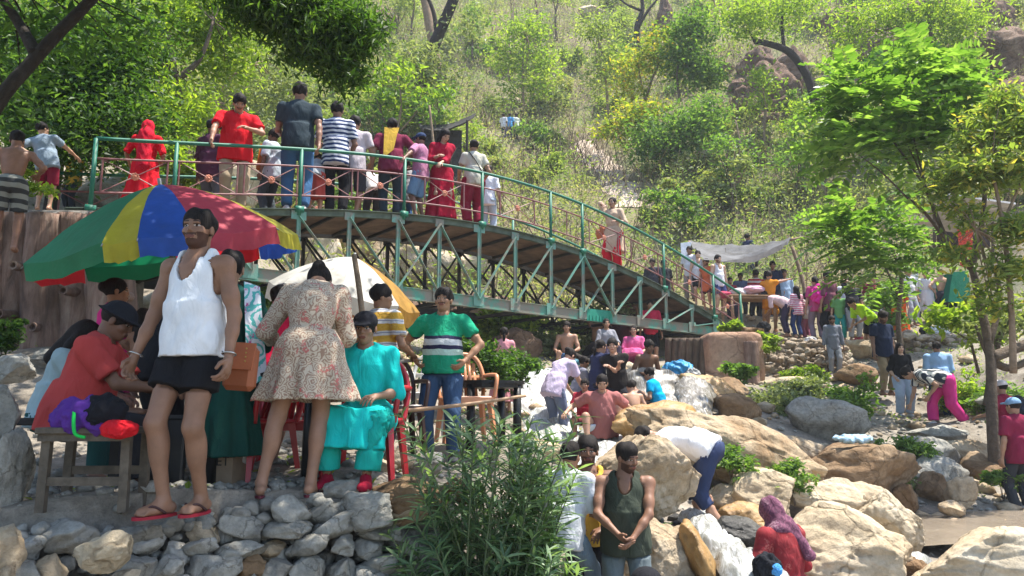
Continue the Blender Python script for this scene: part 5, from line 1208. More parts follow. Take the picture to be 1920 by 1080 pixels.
def bagblob(name, label, cat, c, r, mat, seed, extra=None, rot=0, k=.06):
    r = np.array(r, float); pr = [ell(V3(0, 0, 0), r, None, k), ell(V3(r[0]*.4, 0, -r[2]*.3), r*.7, None, k), ell(V3(-r[0]*.4, 0, -r[2]*.25), r*.72, None, k)]
    F, lo = field(pr, max(r)/16, wr=max(r)*.045); V, Q = nets(F, lo, max(r)/16); rn_ = 1-np.abs(vnoise(V/max(r)*2.6, seed, 4)); V = V*(1+.30*(rn_-.75))[:, None]; o = mesh_np(name, rotz(V, R_(rot)), Q, mat, loc=c); tag(o, label, cat)
    if extra: extra(o)
    return o
def purp(o):
    b1 = bagblob('side_panel', None, None, (.10, -.03, .03), (.10, .07, .08), cloth((.012, .012, .015)), 2); b1.parent = o
    mb = MB(); mb.tube(curve([(-.02, -.1, .02), (.0, -.13, -.05), (.01, -.12, -.1), (.06, -.12, -.115)], 4), .009, 6); b2 = mb.build('green_strap', cloth((.02, .5, .08)), o, True)
bagblob('bag', 'purple and black drawstring bag lying on the wooden bench', 'bag', at(165, 778, 4.2), (.16, .11, .095), cloth((.09, .03, .22)), 1, purp)
bagblob('cap', 'crumpled red cap lying on the right end of the wooden bench', 'cap', at(222, 803, 4.12), (.075, .07, .032), cloth((.55, .012, .02)), 3)
def satchel(o):
    mb = MB(); mb.beam((-.1, -.052, .07), (.1, -.052, .07), .012, .16, (0, .15, 1)); mb.build('flap', M('leather_flap', (.40, .12, .05), .5, .15, 6), o)
    mb = MB(); mb.tube(curve([(-.1, 0, .12), (-.11, .02, .22), (-.10, .07, .42)], 5), .006, 6); mb.build('strap', M('leather', (.33, .10, .04), .5, .15, 6), o, True)
    mb = MB()
    for q in range(4): mb.ball((.055, -.068, .04+.025*q), .006, 4)
    mb.build('stud', M('brass', (.5, .35, .1), .3, .1, 5, metal=1), o)
mb = MB(); mb.box((0, 0, 0), (.20, .09, .27), bev=.03); o = mb.build('handbag', M('leather', (.33, .10, .04), .5, .15, 6)); o.location = at(452, 690, 4.62); o.rotation_euler = (0, R_(4), R_(-8)); tag(o, 'tan leather handbag hanging beside the man in the white vest', 'handbag'); satchel(o)
WHT0 = cloth((.66, .67, .70))
root = empty('cardboard_box', at(412, 928, 5.3), 'open cardboard box on the ground behind the bare feet', 'box', rz=R_(-6)); CB = M('cardboard', (.28, .20, .13), .9, .15, 8)
mb = MB(); mb.box((0, 0, .15), (.26, .22, .30)); mb.build('carton', CB, root)
mb = MB(); mb.beam((-.12, -.12, .31), (.12, -.12, .31), .004, .08, (0, -1, -.5)); mb.build('flap', CB, root)
cu = bpy.data.curves.new('lettering', 'FONT'); cu.body = 'ET'; cu.size = .085; cu.extrude = .0012; to = bpy.data.objects.new('lettering', cu); COL.objects.link(to)
dg = bpy.context.evaluated_depsgraph_get(); me = bpy.data.meshes.new_from_object(to.evaluated_get(dg)); bpy.data.objects.remove(to); to = bpy.data.objects.new('lettering', me); COL.objects.link(to); to.parent = root; to.location = (.015, -.1125, .20); to.rotation_euler = (R_(90), 0, 0); me.materials.clear(); me.materials.append(M('print', (.03, .03, .03)))
mb = MB(); mb.box((0, 0, .24), (.26, .06, .48), bev=.01); mb.box((0, -.02, .49), (.28, .08, .02)); o = mb.build('black_crate', BLK); o.location = at(302, 930, 4.95); tag(o, 'black plastic crate standing on end left of the bare legs', 'crate')
mb = MB(); mb.box((0, 0, .42), (1.2, .35, .05), bev=.01); mb.box((-.5, 0, .2), (.06, .3, .4)); mb.box((.5, 0, .2), (.06, .3, .4)); o = mb.build('plank_bench', M('black_wood', (.02, .018, .016), .8, .3, 6)); o.location = at(95, 905, 5.5); tag(o, 'dark plank bench behind the man in the salmon shirt', 'bench')
bagblob('plastic_sheet', 'crumpled bright blue plastic sheet on the wet ledge by the pier', 'plastic sheet', at(1272, 695, 13.6), (.26, .2, .18), M('blue_plastic', (.03, .22, .42), .4, .3, 4, .9, .03, 9), 5, k=.1)
bagblob('plastic_sheet', 'crumpled grey plastic beside the blue sheet', 'plastic sheet', at(1295, 702, 13.5), (.15, .15, .12), M('grey_plastic', (.25, .25, .24), .4, .3, 4, .9, .03, 9), 6)
bagblob('tarpaulin_bundle', 'teal tarpaulin spread over the black rock behind the bathers', 'tarpaulin', at(1092, 680, 14.2), (.30, .2, .07), M('teal_plastic', (.04, .14, .18), .5, .3, 4), 7)
bagblob('plastic_bag', 'white plastic bag on the bank below the shirtless man', 'plastic bag', at(1760, 620, 18.8), (.22, .2, .13), M('white_plastic', (.6, .6, .62), .4, .1, 4), 8)
bagblob('backpack', 'black bag on the bank left of the white plastic bag', 'bag', at(1738, 620, 18.9), (.17, .15, .13), cloth((.02, .02, .022)), 9)
bagblob('cloth_bundle', 'pale blue cloth spread on top of the dark brown boulder', 'cloth', at(1600, 822, 10.2), (.22, .12, .04), cloth((.35, .5, .6)), 10)
for i, (x, y, r_x, c, lb, ct) in enumerate([(1345, 612, .2, (.05, .05, .07), 'dark bag under the left side of the stall table', 'bag'), (1432, 612, .16, (.02, .02, .02), 'black bag under the right side of the stall table', 'bag'), (1520, 640, .15, (.55, .52, .5), 'white sack on the ground beside the woman with the pink backpack', 'sack'), (1612, 640, .14, (.3, .05, .06), 'dark red bag at the feet of the man with the black bag', 'bag'), (1775, 628, .18, (.40, .24, .15), 'brown sack right of the white plastic bag', 'sack'), (1468, 640, .12, (.6, .55, .1), 'small yellow bag on the dry stone wall', 'bag')]):
    bagblob('bag' if ct == 'bag' else 'sack', lb, ct, at(x, y, 20.2 if y < 620 else 19.3), (r_x, r_x*.7, r_x*.8), cloth(c), 60+i)
sheet('cloth', [at(1276, 456, 22.8), at(1296, 454, 22.8), at(1294, 500, 22.7), at(1278, 498, 22.7)], 'white cloth hanging from the left corner of the grey tarpaulin', 'cloth', WHT0, .0, 12, .06)
sheet('cloth', [at(1700, 515, 20.6), at(1722, 514, 20.6), at(1720, 548, 20.6), at(1702, 549, 20.6)], 'white cloth hung up to dry above the orange sari', 'cloth', WHT0, .0, 12, .06)
pole('driftwood', [at(1068, 660, 14.0), at(1100, 676, 13.6), (at(1145, 688, 13.3)), at(1160, 700, 13.1)], .055, 'dark driftwood log lying behind the bathers', 'log', BARKD)
# ------------------------------------------------------------------ trees
T = at
# the big shade tree at the upper left, whose crown also hangs over the terrace
cz_ = []
for i in range(38):
    x = random.uniform(-6.0, 2.4); y = random.uniform(.8, 9.6)
    if (x > 1.0 and (y > 6.2 or y < 4.4)) or (x > -.5 and y > 8): continue
    z = max(6.6, CZ+y*.62+1.0)+random.uniform(0, 1.2); cz_.append(((x, y, z), (1.25, 1.25, .55)))
trunk1 = [T(-190, 700, 7.4), T(-40, 260, 7.2), T(70, 105, 7.4), T(170, 0, 7.6), T(260, -110, 7.6), (-2.6, 6.5, 8.2)]
tree('big dark leaved shade tree leaning in from the upper left', [(trunk1, .085, .04), ([T(70, 105, 7.4), T(20, 20, 7.6), T(-60, -80, 7.2)], .07, .03)],
     [pb(90, 60, 150, 60, 8.2), pb(40, 150, 90, 60, 8.6), pb(230, 40, 90, 50, 8.8)]+cz_, 46000, .13, L_DARK, BARKD, .35, .40, cs=.34, hollow=.1)
tree('dense dark green tree behind the man in the grey T-shirt', [([T(60, 600, 13.5), T(110, 300, 13.2), T(150, 120, 13)], .16, .06), ([T(110, 300, 13.2), T(190, 180, 12.8)], .08, .03)],
     [pb(80, 190, 120, 90, 12.5), pb(190, 130, 90, 90, 12.5), pb(170, 260, 100, 60, 12), pb(60, 290, 80, 50, 12), pb(250, 80, 60, 80, 13), pb(20, 90, 80, 80, 13), pb(120, 60, 110, 70, 13), pb(240, 220, 60, 60, 12.3)], 21000, .12, L_DARK, BARKD, .3, .4, cs=.28)
tree('lighter green tree filling gaps in the dark crown at the upper left', [([T(-40, 600, 14.5), T(-30, 200, 14.5), T(40, 60, 14.5)], .12, .05)], [pb(30, 240, 80, 70, 14.5), pb(130, 200, 90, 80, 14.8), pb(200, 90, 90, 80, 15), pb(60, 120, 90, 80, 15), pb(250, 180, 60, 80, 15), pb(130, 20, 120, 60, 15)], 12000, .13, L_LIME, BARKD, .3, .4, cs=.4)
tree('mango like tree hanging into the top of the picture left of centre', [([T(470, -160, 9.8), T(560, -60, 9.6), T(640, 10, 9.6)], .06, .02)],
     [pb(560, 30, 110, 45, 9.5), pb(610, 85, 65, 50, 9.3), pb(655, 60, 50, 70, 9.4), pb(500, 20, 70, 30, 9.6), pb(640, 135, 38, 28, 9.3), pb(560, 90, 40, 30, 9.6), pb(470, -30, 90, 40, 9.6)], 15000, .12, L_DARK, BARKD, .9, .26, cs=.16, hollow=.2)
tree('sunlit yellow green tree with forked branches behind the bridge railing', [([T(318, 420, 16), T(332, 230, 16), T(330, 150, 16), T(315, 60, 16)], .10, .05), ([T(330, 150, 16), T(375, 110, 16), T(400, 40, 16)], .09, .03), ([T(332, 150, 16), T(300, 100, 16)], .05, .02)],
     [pb(320, 60, 80, 55, 16.5), pb(420, 60, 70, 50, 17), pb(290, 190, 60, 60, 17), pb(350, 220, 70, 50, 16.2), pb(430, 120, 60, 40, 17), pb(290, 270, 60, 40, 15.6), pb(220, 240, 50, 40, 15.4), pb(380, -10, 110, 40, 17)], 15000, .13, L_LIME, BARK, .2, .4, cs=.35, hollow=.3)
tree('pale dusty tree behind the man in the red shirt', [([T(380, 380, 20), T(395, 250, 20), T(420, 160, 20), T(470, 120, 20)], .06, .02), ([T(395, 250, 20), T(380, 190, 20)], .05, .02)],
     [pb(450, 200, 60, 60, 21), pb(500, 270, 60, 50, 21), pb(520, 160, 60, 50, 22), pb(420, 120, 50, 40, 21)], 8000, .13, L_GREY, BARKL, .2, .4, cs=.4)
tree('leaning dark trunked tree wrapped in creeper left of the tarpaulin shelter', [([T(770, 262, 30), T(785, 180, 30), T(800, 120, 30), T(820, 70, 30), T(850, 0, 30), T(870, -60, 30)], .34, .20), ([T(820, 70, 30), T(812, 20, 30), T(790, -30, 30)], .12, .06)],
     [pb(780, 160, 60, 60, 29.4), pb(750, 210, 50, 50, 29.5), pb(790, 230, 70, 40, 29.2), pb(770, 110, 45, 40, 29.6), pb(830, 140, 30, 40, 29.4), pb(880, 40, 35, 30, 30), pb(720, 240, 40, 30, 29)], 6500, .19, L_GREY, BARKD, .2, .42, cs=.5, hollow=.4, twig=False)
tree('grey trunk standing behind the creeper wrapped tree', [([T(835, 240, 33), T(815, 100, 33), T(797, 0, 33), T(790, -50, 33)], .26, .18)], [], 0, .2, L_MID, BARKL)
tree('bare black branched tree at the top centre of the hillside', [([T(1196, 92, 46), T(1194, 50, 46), T(1205, 15, 46), T(1198, -30, 46)], .22, .10), ([T(1196, 52, 46), T(1215, 20, 46), T(1240, -10, 46)], .14, .05), ([T(1202, 20, 46), T(1170, 5, 46), T(1150, -20, 46)], .1, .04)], [], 0, .2, L_MID, BARKD)
tree('arched tree with a bare curved trunk above the brown crag', [([T(1528, 188, 34), T(1512, 140, 34), T(1480, 98, 34), T(1440, 82, 34), T(1415, 78, 34)], .24, .12), ([T(1470, 92, 34), T(1466, 40, 34), T(1470, 0, 34)], .10, .05), ([T(1415, 78, 34), T(1405, 60, 34)], .08, .03)],
     [pb(1440, 30, 70, 30, 34), pb(1380, 30, 60, 30, 34), pb(1500, 10, 50, 25, 34), pb(1420, 60, 40, 15, 34)], 3600, .2, L_LIME, BARKD, .1, .42, cs=.6)
tree('lime leaved tree across the top right of the hillside', [([T(1750, 130, 30), T(1745, 60, 30), T(1740, 0, 30)], .10, .05), ([T(1745, 60, 30), T(1690, 50, 30), T(1650, 60, 30)], .07, .03)],
     [pb(1640, 40, 70, 30, 30), pb(1720, 20, 80, 35, 30), pb(1800, 40, 60, 35, 30), pb(1680, 85, 60, 20, 30), pb(1600, 70, 40, 30, 30), pb(1770, 80, 40, 20, 30)], 6500, .18, L_LIME, BARK, .1, .45, cs=.5)
tree('yellow and orange leaved tree right of centre on the hillside', [([T(1210, 190, 34), T(1222, 150, 34), T(1240, 110, 34)], .08, .04), ([T(1210, 190, 34), T(1195, 120, 34)], .05, .03)],
     [pb(1205, 120, 50, 30, 34), pb(1250, 100, 40, 30, 34), pb(1180, 160, 40, 30, 34), pb(1230, 75, 30, 25, 34)], 2400, .2, L_YEL, BARKL, .1, .45, cs=.4)
tree('green leaved tree beside the yellow and orange tree', [([T(1275, 190, 33), T(1270, 130, 33), T(1290, 80, 33)], .07, .03)],
     [pb(1300, 60, 40, 35, 33), pb(1280, 110, 40, 30, 33), pb(1320, 140, 40, 30, 33)], 4800, .2, L_MID, BARK, .1, .45, cs=.4)
tree('bright green slim tree in the centre of the hillside', [([T(982, 215, 44), T(980, 120, 44), T(985, 60, 44)], .09, .04)],
     [pb(985, 60, 45, 35, 44), pb(960, 110, 45, 30, 44), pb(1020, 120, 40, 25, 44), pb(985, 165, 50, 25, 44)], 3200, .24, L_LIME, BARKL, .1, .45, cs=.5)
tree('thin green tree left of the yellow and orange tree', [([T(1140, 220, 38), T(1135, 140, 38), T(1120, 70, 38)], .08, .03)],
     [pb(1120, 60, 40, 40, 38), pb(1150, 110, 40, 40, 38), pb(1125, 150, 30, 30, 38)], 2400, .2, L_HILL, BARKL, .1, .45, cs=.5)
tree('yellow flowering bush tree above the hillside path', [([T(1195, 290, 32), T(1200, 250, 32)], .06, .03)],
     [pb(1185, 225, 45, 25, 32), pb(1150, 245, 35, 20, 32), pb(1220, 215, 30, 20, 32)], 1700, .2, L_YEL, BARKL, .1, .45, cs=.35)
tree('dark green bush tree right of the yellow flowering bush', [([T(1280, 330, 31), T(1275, 280, 31)], .06, .03)],
     [pb(1260, 260, 70, 45, 31), pb(1310, 230, 50, 40, 31), pb(1230, 290, 50, 30, 31), pb(1330, 200, 30, 30, 31)], 4600, .2, L_MID, BARK, .1, .45, cs=.45)
# pinnate tree on the right bank
def fronds(name, bases, dirs, mat, parent, L=.55, n=9, ls=.21, origin=None, seed=0):
    r = np.random.default_rng(seed); V, F = [], []; k = 0
    for b, d in zip(bases, dirs):
        d = nrm(d); l = L*r.uniform(.7, 1.25); s = nrm(np.cross(d, V3(0, 0, 1)+r.normal(size=3)*.25)); u = np.cross(s, d)
        for i in range(n):
            t = (i+1)/n; c = b+d*l*t-V3(0, 0, .38*l*t*t); w_ = ls*(1-.35*abs(t-.5))*r.uniform(.8, 1.1)
            for sg in (-1, 1):
                e = nrm(s*sg+d*.45-V3(0, 0, .25)+r.normal(size=3)*.1); q = np.cross(e, u); q = nrm(q)*w_*.24
                V += [c, c+e*w_*.5+q+u*.01, c+e*w_, c+e*w_*.5-q+u*.01]; F += [(k, k+1, k+2), (k, k+2, k+3)]; k += 4
    V = np.array(V); V = V-origin if origin is not None else V
    return mesh_np(name, V, np.array(F), mat, parent, smooth=False)
L_PIN = leafmat('pinnate_leaves', [(0, (.06, .13, .02)), (.5, (.13, .235, .045)), (1, (.26, .37, .10))], .5, .34, spec=.5)
def pinnate(label, trunks, blobs, nf, L, mat, seed, bark=BARKL, extra=None):
    o0 = np.array(trunks[0][0][0], float); root = empty('tree', o0, label, 'tree'); mb = MB(); r = np.random.default_rng(seed)
    for i, (p, a, b) in enumerate(trunks):
        limbs(mb, [np.array(q)-o0 for q in p], a, b)
        if i == 0: mb.build('trunk', bark, root, True); mb = MB()
    ends = [np.array(t[0][-1], float) for t in trunks]; bs, ds = [], []
    for c, rr in blobs:
        e = min(ends, key=lambda q: np.linalg.norm(q-np.array(c))); c = np.array(c); limbs(mb, [e-o0, (e+c)/2-o0+V3(0, 0, .05), c-o0], .018, .008, 5)
        m = int(nf/len(blobs))
        for _ in range(m):
            q = r.normal(size=3); q /= np.linalg.norm(q); bs.append(c+q*np.array(rr)*r.uniform(.1, .95)); ds.append(q*V3(1, 1, .5)+V3(0, 0, .35))
    mb.build('branches', bark, root, True); fronds('crown', bs, ds, mat, root, L, origin=o0, seed=seed)
    return root
pinnate('tree with long feathery green leaves on the right bank', [([T(1868, 905, 11.3), T(1860, 780, 11.3), T(1856, 660, 11.4), T(1835, 560, 11.5), T(1820, 500, 11.6), T(1780, 460, 11.7), T(1735, 350, 11.9)], .095, .03), ([T(1820, 505, 11.6), T(1838, 440, 11.6), T(1850, 330, 11.6)], .06, .03), ([T(1780, 460, 11.7), T(1735, 400, 11.7), T(1700, 370, 11.7)], .03, .02), ([T(1860, 670, 11.4), T(1900, 655, 11.5), T(1960, 630, 11.5)], .09, .07), ([T(1857, 640, 11.4), T(1875, 560, 11.5), T(1865, 500, 11.5)], .05, .03)],
        [pb(1690, 170, 80, 50, 12.2), pb(1640, 220, 60, 50, 12), pb(1760, 180, 60, 60, 12.3), pb(1700, 270, 70, 50, 12), pb(1610, 290, 50, 40, 12), pb(1790, 240, 50, 50, 12.2), pb(1740, 130, 40, 30, 12.2), pb(1600, 170, 30, 30, 12)], 330, .80, L_PIN, 3, BARK)
pinnate('lower feathery leaved sapling right of the grey tarpaulin', [([T(1690, 660, 16), T(1684, 600, 16), T(1690, 520, 16), T(1670, 460, 16)], .07, .03), ([T(1688, 560, 16), T(1650, 480, 16)], .03, .02)],
        [pb(1600, 400, 45, 30, 14.5), pb(1650, 430, 60, 40, 14.5), pb(1610, 460, 50, 35, 14.5), pb(1680, 480, 60, 40, 14.8), pb(1640, 510, 50, 25, 14.8), pb(1570, 440, 25, 20, 14.5)], 150, .80, L_PIN, 4, BARK)
L_OL2 = leafmat('olive_leaves', [(0, (.09, .14, .03)), (.5, (.19, .26, .06)), (.85, (.34, .38, .11)), (1, (.55, .42, .08))], .5)
tree('yellow green young tree at the right edge', [([T(1900, 700, 10.6), T(1895, 560, 10.6), T(1880, 420, 10.6), T(1860, 320, 10.6)], .05, .02), ([T(1880, 420, 10.6), T(1920, 330, 10.6)], .03, .015), ([T(1890, 520, 10.6), T(1830, 430, 10.6)], .02, .012)],
     [pb(1830, 260, 50, 45, 10.8), pb(1880, 210, 50, 50, 10.8), pb(1880, 320, 60, 50, 10.5), pb(1800, 330, 50, 40, 10.8), pb(1890, 420, 50, 50, 10.5), pb(1810, 400, 40, 30, 10.8), pb(1910, 500, 40, 50, 10.4), pb(1750, 370, 40, 30, 11), pb(1940, 260, 50, 80, 10.5), pb(1870, 560, 40, 40, 10.8), pb(1780, 470, 40, 30, 11)], 5600, .13, L_OL2, BARKL, .45, .36, cs=.14, hollow=.2, seed=4)
tree('leafy sapling with broad green leaves beside the orange sari', [([T(1672, 665, 17.5), T(1668, 600, 17.5), T(1672, 540, 17.4)], .05, .02)], [pb(1660, 560, 25, 30, 17.2), pb(1690, 545, 25, 20, 17.2), pb(1665, 600, 22, 18, 17.2)], 900, .17, L_MID, BARK, .3, .5, cs=.15)
tree('broad leaved young plant in front of the green tent', [([T(1835, 700, 13), T(1820, 640, 13), T(1810, 600, 13)], .03, .012), ([T(1820, 640, 13), T(1770, 610, 13)], .02, .01)], [pb(1800, 600, 40, 22, 12.8), pb(1760, 600, 30, 15, 12.8), pb(1840, 590, 30, 20, 12.8), pb(1850, 640, 20, 12, 12.8)], 620, .16, L_LIME, BARK, .4, .5, cs=.15)
tree('gnarled bare branched shrub behind the right tree trunk', [([T(1850, 760, 12), T(1862, 680, 12), T(1880, 620, 12), T(1910, 590, 12)], .06, .03), ([T(1862, 690, 12), T(1840, 640, 12), T(1830, 610, 12)], .04, .02), ([T(1865, 680, 12), T(1895, 690, 12), T(1940, 670, 12)], .07, .05), ([T(1855, 700, 12), T(1875, 640, 12), T(1868, 600, 12)], .03, .015)], [pb(1900, 600, 40, 30, 12), pb(1850, 620, 30, 20, 12.2)], 700, .13, L_GREY, BARK, .3, .4, cs=.2)
# ------------------------------------------------------------------ oleander in the foreground
def oleander(label, base_, n, hmin, hmax, spread, seed, L=.13, name='oleander_bush', lean=(0, 0)):
    r = np.random.default_rng(seed); b0 = np.array(base_, float); root = empty(name, b0, label, 'bush'); mb = MB(); V, F = [], []; k = 0
    for i in range(n):
        a = r.uniform(0, 6.28); hgt = r.uniform(hmin, hmax); sp = spread*math.sqrt(r.random()); s0 = V3(r.normal()*.10, r.normal()*.10, 0); top = V3(math.cos(a)*sp+lean[0]*hgt, math.sin(a)*sp*.7+lean[1]*hgt, hgt); c = curve([s0, s0*.5+top*.45+V3(0, 0, .12*hgt), top], 9)
        mb.tube(c, [.008*(1-j/len(c))+.0025 for j in range(len(c))], 5)
        for j in range(5, len(c)):
            for q in range(4):
                an = 2*math.pi*q/4+j*.9+r.uniform(-.3, .3); tdir = nrm(c[j]-c[j-1]); s = nrm(np.cross(tdir, V3(math.cos(an), math.sin(an), .3))); d = nrm(s*1.0+tdir*r.uniform(.35, .9)); w_ = nrm(np.cross(d, tdir)); nn = np.cross(w_, d); l = L*r.uniform(.7, 1.25); p = c[j]+(c[j-1]-c[j])*r.random(); dr = r.uniform(.05, .3)
                prof = (.25, .9, 1.0, .62, .0); pts = []
                for m_, u in enumerate((.0, .28, .55, .8, 1.0)):
                    cc = p+d*l*u-V3(0, 0, dr*l*u*u); pts.append(cc); ww = w_*l*.075*prof[m_]; V += [cc-ww+nn*.003*prof[m_], cc, cc+ww+nn*.003*prof[m_]]
                for m_ in range(4): F += [(k+3*m_, k+3*m_+1, k+3*m_+4, k+3*m_+3), (k+3*m_+1, k+3*m_+2, k+3*m_+5, k+3*m_+4)]
                k += 15
    mb.build('stems', M('green_stem', (.10, .13, .06), .7, .3, 9), root, True); mesh_np('foliage', V, np.array(F), L_OLE, root, smooth=False); return root
def gp(px, Y, dz=0): x = (px-960)/FPX*Y; return V3(x, Y, gzat(x, Y)+dz)
oleander('large oleander bush filling the gap between the terrace and the men below', gp(905, 4.9), 60, .8, 1.85, .60, 3, L=.15)
oleander('tall oleander shoots left of the man in the white shirt', gp(980, 5.2), 40, .9, 1.75, .40, 5, L=.15)
oleander('drooping oleander clump leaning over the white shirt', gp(1000, 4.7), 26, .6, 1.25, .36, 6, lean=(.15, 0))
oleander('low oleander clump in the bottom centre beside the terrace stones', gp(885, 4.3), 40, .3, .85, .45, 7, L=.13)
# ------------------------------------------------------------------ shrubs on banks and hillside
def shrub(label, c, rad, n, size, mat, group=None, name='shrub', seed=0, droop=.1, aspect=.5, stem=True):
    root = empty(name, c, label, 'shrub', group); r = np.random.default_rng(seed+3); blobs = []
    for _ in range(5): blobs.append((V3(r.uniform(-.5, .5)*rad, r.uniform(-.5, .5)*rad, rad*r.uniform(.3, .9)), (rad*.55, rad*.55, rad*.42)))
    mb = MB()
    for b, _ in blobs: mb.tube(curve([V3(0, 0, -.1), b*.5+V3(0, 0, .05), b*1.15], 3), [.02*rad+.004, .015*rad, .012*rad, .01*rad, .008*rad, .006*rad, .003][:7], 4)
    mb.build('stems', BARK, root); C = blobpts(blobs, n, seed, .1, 1, rad*.14); leaves('foliage', C, size, mat, root, aspect, droop, seed=seed); return root
for (x, y, rp, Y, mat, sz, n, lb) in [(1585, 752, 48, 12.8, L_MID, .085, 3000, 'dense leafy bush on the bank left of the couple'), (1520, 730, 48, 13.4, L_GREY, .08, 3800, 'greyish bush above the grey rounded boulder'), (1682, 845, 42, 11.6, L_MID, .075, 4200, 'bright leafy bush hanging beside the dark brown boulder'), (1690, 890, 40, 11, L_GREY, .07, 1800, 'pale leafed plant under the bright leafy bush'), (1370, 850, 38, 9.0, L_MID, .06, 1600, 'slim leafy shrub growing in front of the long ridge boulder'), (1390, 890, 30, 8.9, L_MID, .06, 1000, 'small shrub at the foot of the long ridge boulder'), (1490, 890, 45, 9.0, L_MID, .06, 1800, 'low green shrub between the ridge boulder and the pale boulders'), (1250, 1000, 40, 7.1, L_DARK, .06, 1400, 'leafy plant growing under the big boulder'), (1270, 1060, 45, 6.7, L_YEL, .035, 1500, 'tufts of yellow green weed on the earthy boulder'), (1440, 645, 24, 16.3, L_LIME, .10, 900, 'pale green grass tuft growing on the bridge pier'), (1385, 700, 24, 14.8, L_MID, .10, 1500, 'leafy plant at the foot of the mud pier'), (1375, 608, 20, 16.4, L_LIME, .12, 1200, 'bright leafed plant at the right end of the bridge deck'), (1510, 700, 30, 15.8, L_LIME, .1, 1200, 'light green plant below the dry stone wall'), (1450, 760, 50, 13, L_GREY, .08, 2600, 'dry grey green shrub beside the small brown rock'), (1870, 770, 70, 13.8, L_MID, .09, 4200, 'green thicket behind the right tree trunk'), (1820, 730, 50, 14.6, L_LIME, .09, 2200, 'yellow green shrub right of the woman in pink trousers'), (1880, 900, 30, 10.6, L_MID, .07, 900, 'small plant at the foot of the right tree trunk'), (900, 670, 55, 10.5, L_DARK, .07, 4200, 'dark green mound of weeds behind the man in the green polo'), (960, 690, 45, 11, L_DARK, .07, 2600, 'dark weeds above the round black table'), (850, 700, 50, 10, L_DARK, .07, 3000, 'dark creeper on the bank behind the peach chair'), (950, 605, 60, 17.5, L_LIME, .14, 2600, 'hanging bright green leaves under the middle of the bridge'), (880, 620, 40, 17.5, L_LIME, .13, 1500, 'hanging pale leaves on the rock bank under the bridge'), (1040, 640, 60, 18, L_GREY, .12, 3000, 'dry hanging grass under the right half of the bridge'), (1130, 610, 60, 19, L_GREY, .12, 2800, 'grey green hanging bush behind the shirtless bather'), (540, 640, 45, 9, L_DARK, .07, 2600, 'dark weeds behind the red T-shirt'), (470, 560, 60, 13, L_MID, .09, 3000, 'green bushes under the left end of the bridge'), (400, 520, 60, 14, L_LIME, .09, 2600, 'sunlit plants behind the rainbow umbrella'), (600, 560, 50, 15, L_MID, .1, 2000, 'green plants behind the white umbrella'), (10, 630, 40, 8.6, L_DARK, .07, 1500, 'dark weeds at the foot of the log wall'), (700, 560, 50, 15, L_LIME, .1, 1600, 'bright plants on the rock right of the white umbrella'), (20, 340, 45, 8.8, L_LIME, .06, 900, 'bright leaves at the left edge above the log wall'), (340, 310, 50, 14.4, L_LIME, .12, 1800, 'lime green plants behind the left railing')]:
    c = at(x, y+rp*.9, Y); shrub(lb, c, rp*1.35*Y/FPX, int(n*1.0), sz, mat, seed=int(x+y))
# hillside shrub prototypes, copied
protos = [('pale dry shrub on the hillside', L_GREY, 1.0, 900, .17), ('straw coloured dry bush on the hillside', L_DRY, .9, 850, .16), ('lime green shrub on the hillside', L_HILL, .9, 700, .18), ('mid green leafy bush on the hillside', L_MID, 1.1, 1000, .18)]
PR = []
for i, (lb, mt, rad, n, sz) in enumerate(protos): PR.append((shrub(lb, (0, 0, 0), rad, n, sz, mt, ['pale dry shrubs on the hillside', 'straw coloured bushes on the hillside', 'lime green shrubs on the hillside', 'leafy bushes on the hillside'][i], seed=40+i), lb))
SAP = []
for i, (mt, lb) in enumerate([(L_LIME, 'slender lime leaved sapling on the hillside'), (L_MID, 'slender green sapling on the hillside'), (L_HILL, 'slender dusty sapling on the hillside'), (None, 'bare dead sapling on the hillside')]):
    tr = [([(0, 0, -.2), (.1, 0, 1.3), (-.05, .1, 2.4), (.1, 0, 3.4)], .07, .02), ([(0, 0, 1.2), (.5, .1, 2.0), (.8, 0, 2.8)], .04, .012), ([(0, 0, 1.6), (-.5, -.1, 2.3), (-.7, .1, 3.0)], .035, .012)]
    SAP.append(tree(lb, tr, [((.1, 0, 3.4), (.8, .8, .5)), ((.8, 0, 2.7), (.6, .6, .4)), ((-.7, .1, 2.9), (.6, .6, .4)), ((.1, .2, 2.3), (.6, .6, .4))] if mt else [], 620, .2, mt or L_MID, BARKL if i in (0, 3) else BARK, .2, .45, cs=.3, group=['lime leaved saplings', 'green saplings', 'dusty saplings', 'bare dead saplings'][i]+' scattered on the hillside', name='sapling', seed=70+i, hollow=.2))
rs_ = np.random.default_rng(8); su = set(); c_ = 0
for _ in range(300):
    if c_ > 58: break
    x, y, k = rs_.uniform(60, 1900), rs_.uniform(20, 420), int(rs_.choice([0, 1, 2, 2, 0, 3]))
    if (1030 < x < 1225 and y > 250) or (910 < x < 1005 and y > 230) or (770 < x < 920 and 215 < y < 330) or (1350 < x < 1540 and 90 < y < 260): continue
    h_ = hit(x, y, 22)
    if h_ is None or h_[1] < 24 or h_[1] > 75: continue
    root = SAP[k]; o = root if k not in su else copy_tree(root); su.add(k); c_ += 1
    o.location = (h_[0], h_[1], gzat(h_[0], h_[1])-.1); o.rotation_euler = (0, 0, rs_.uniform(0, 6)); f = rs_.uniform(.55, 1.2)*(1+max(0, h_[1]-30)*.012); o.scale = (f, f, f)
used = set(); rr_ = np.random.default_rng(21)
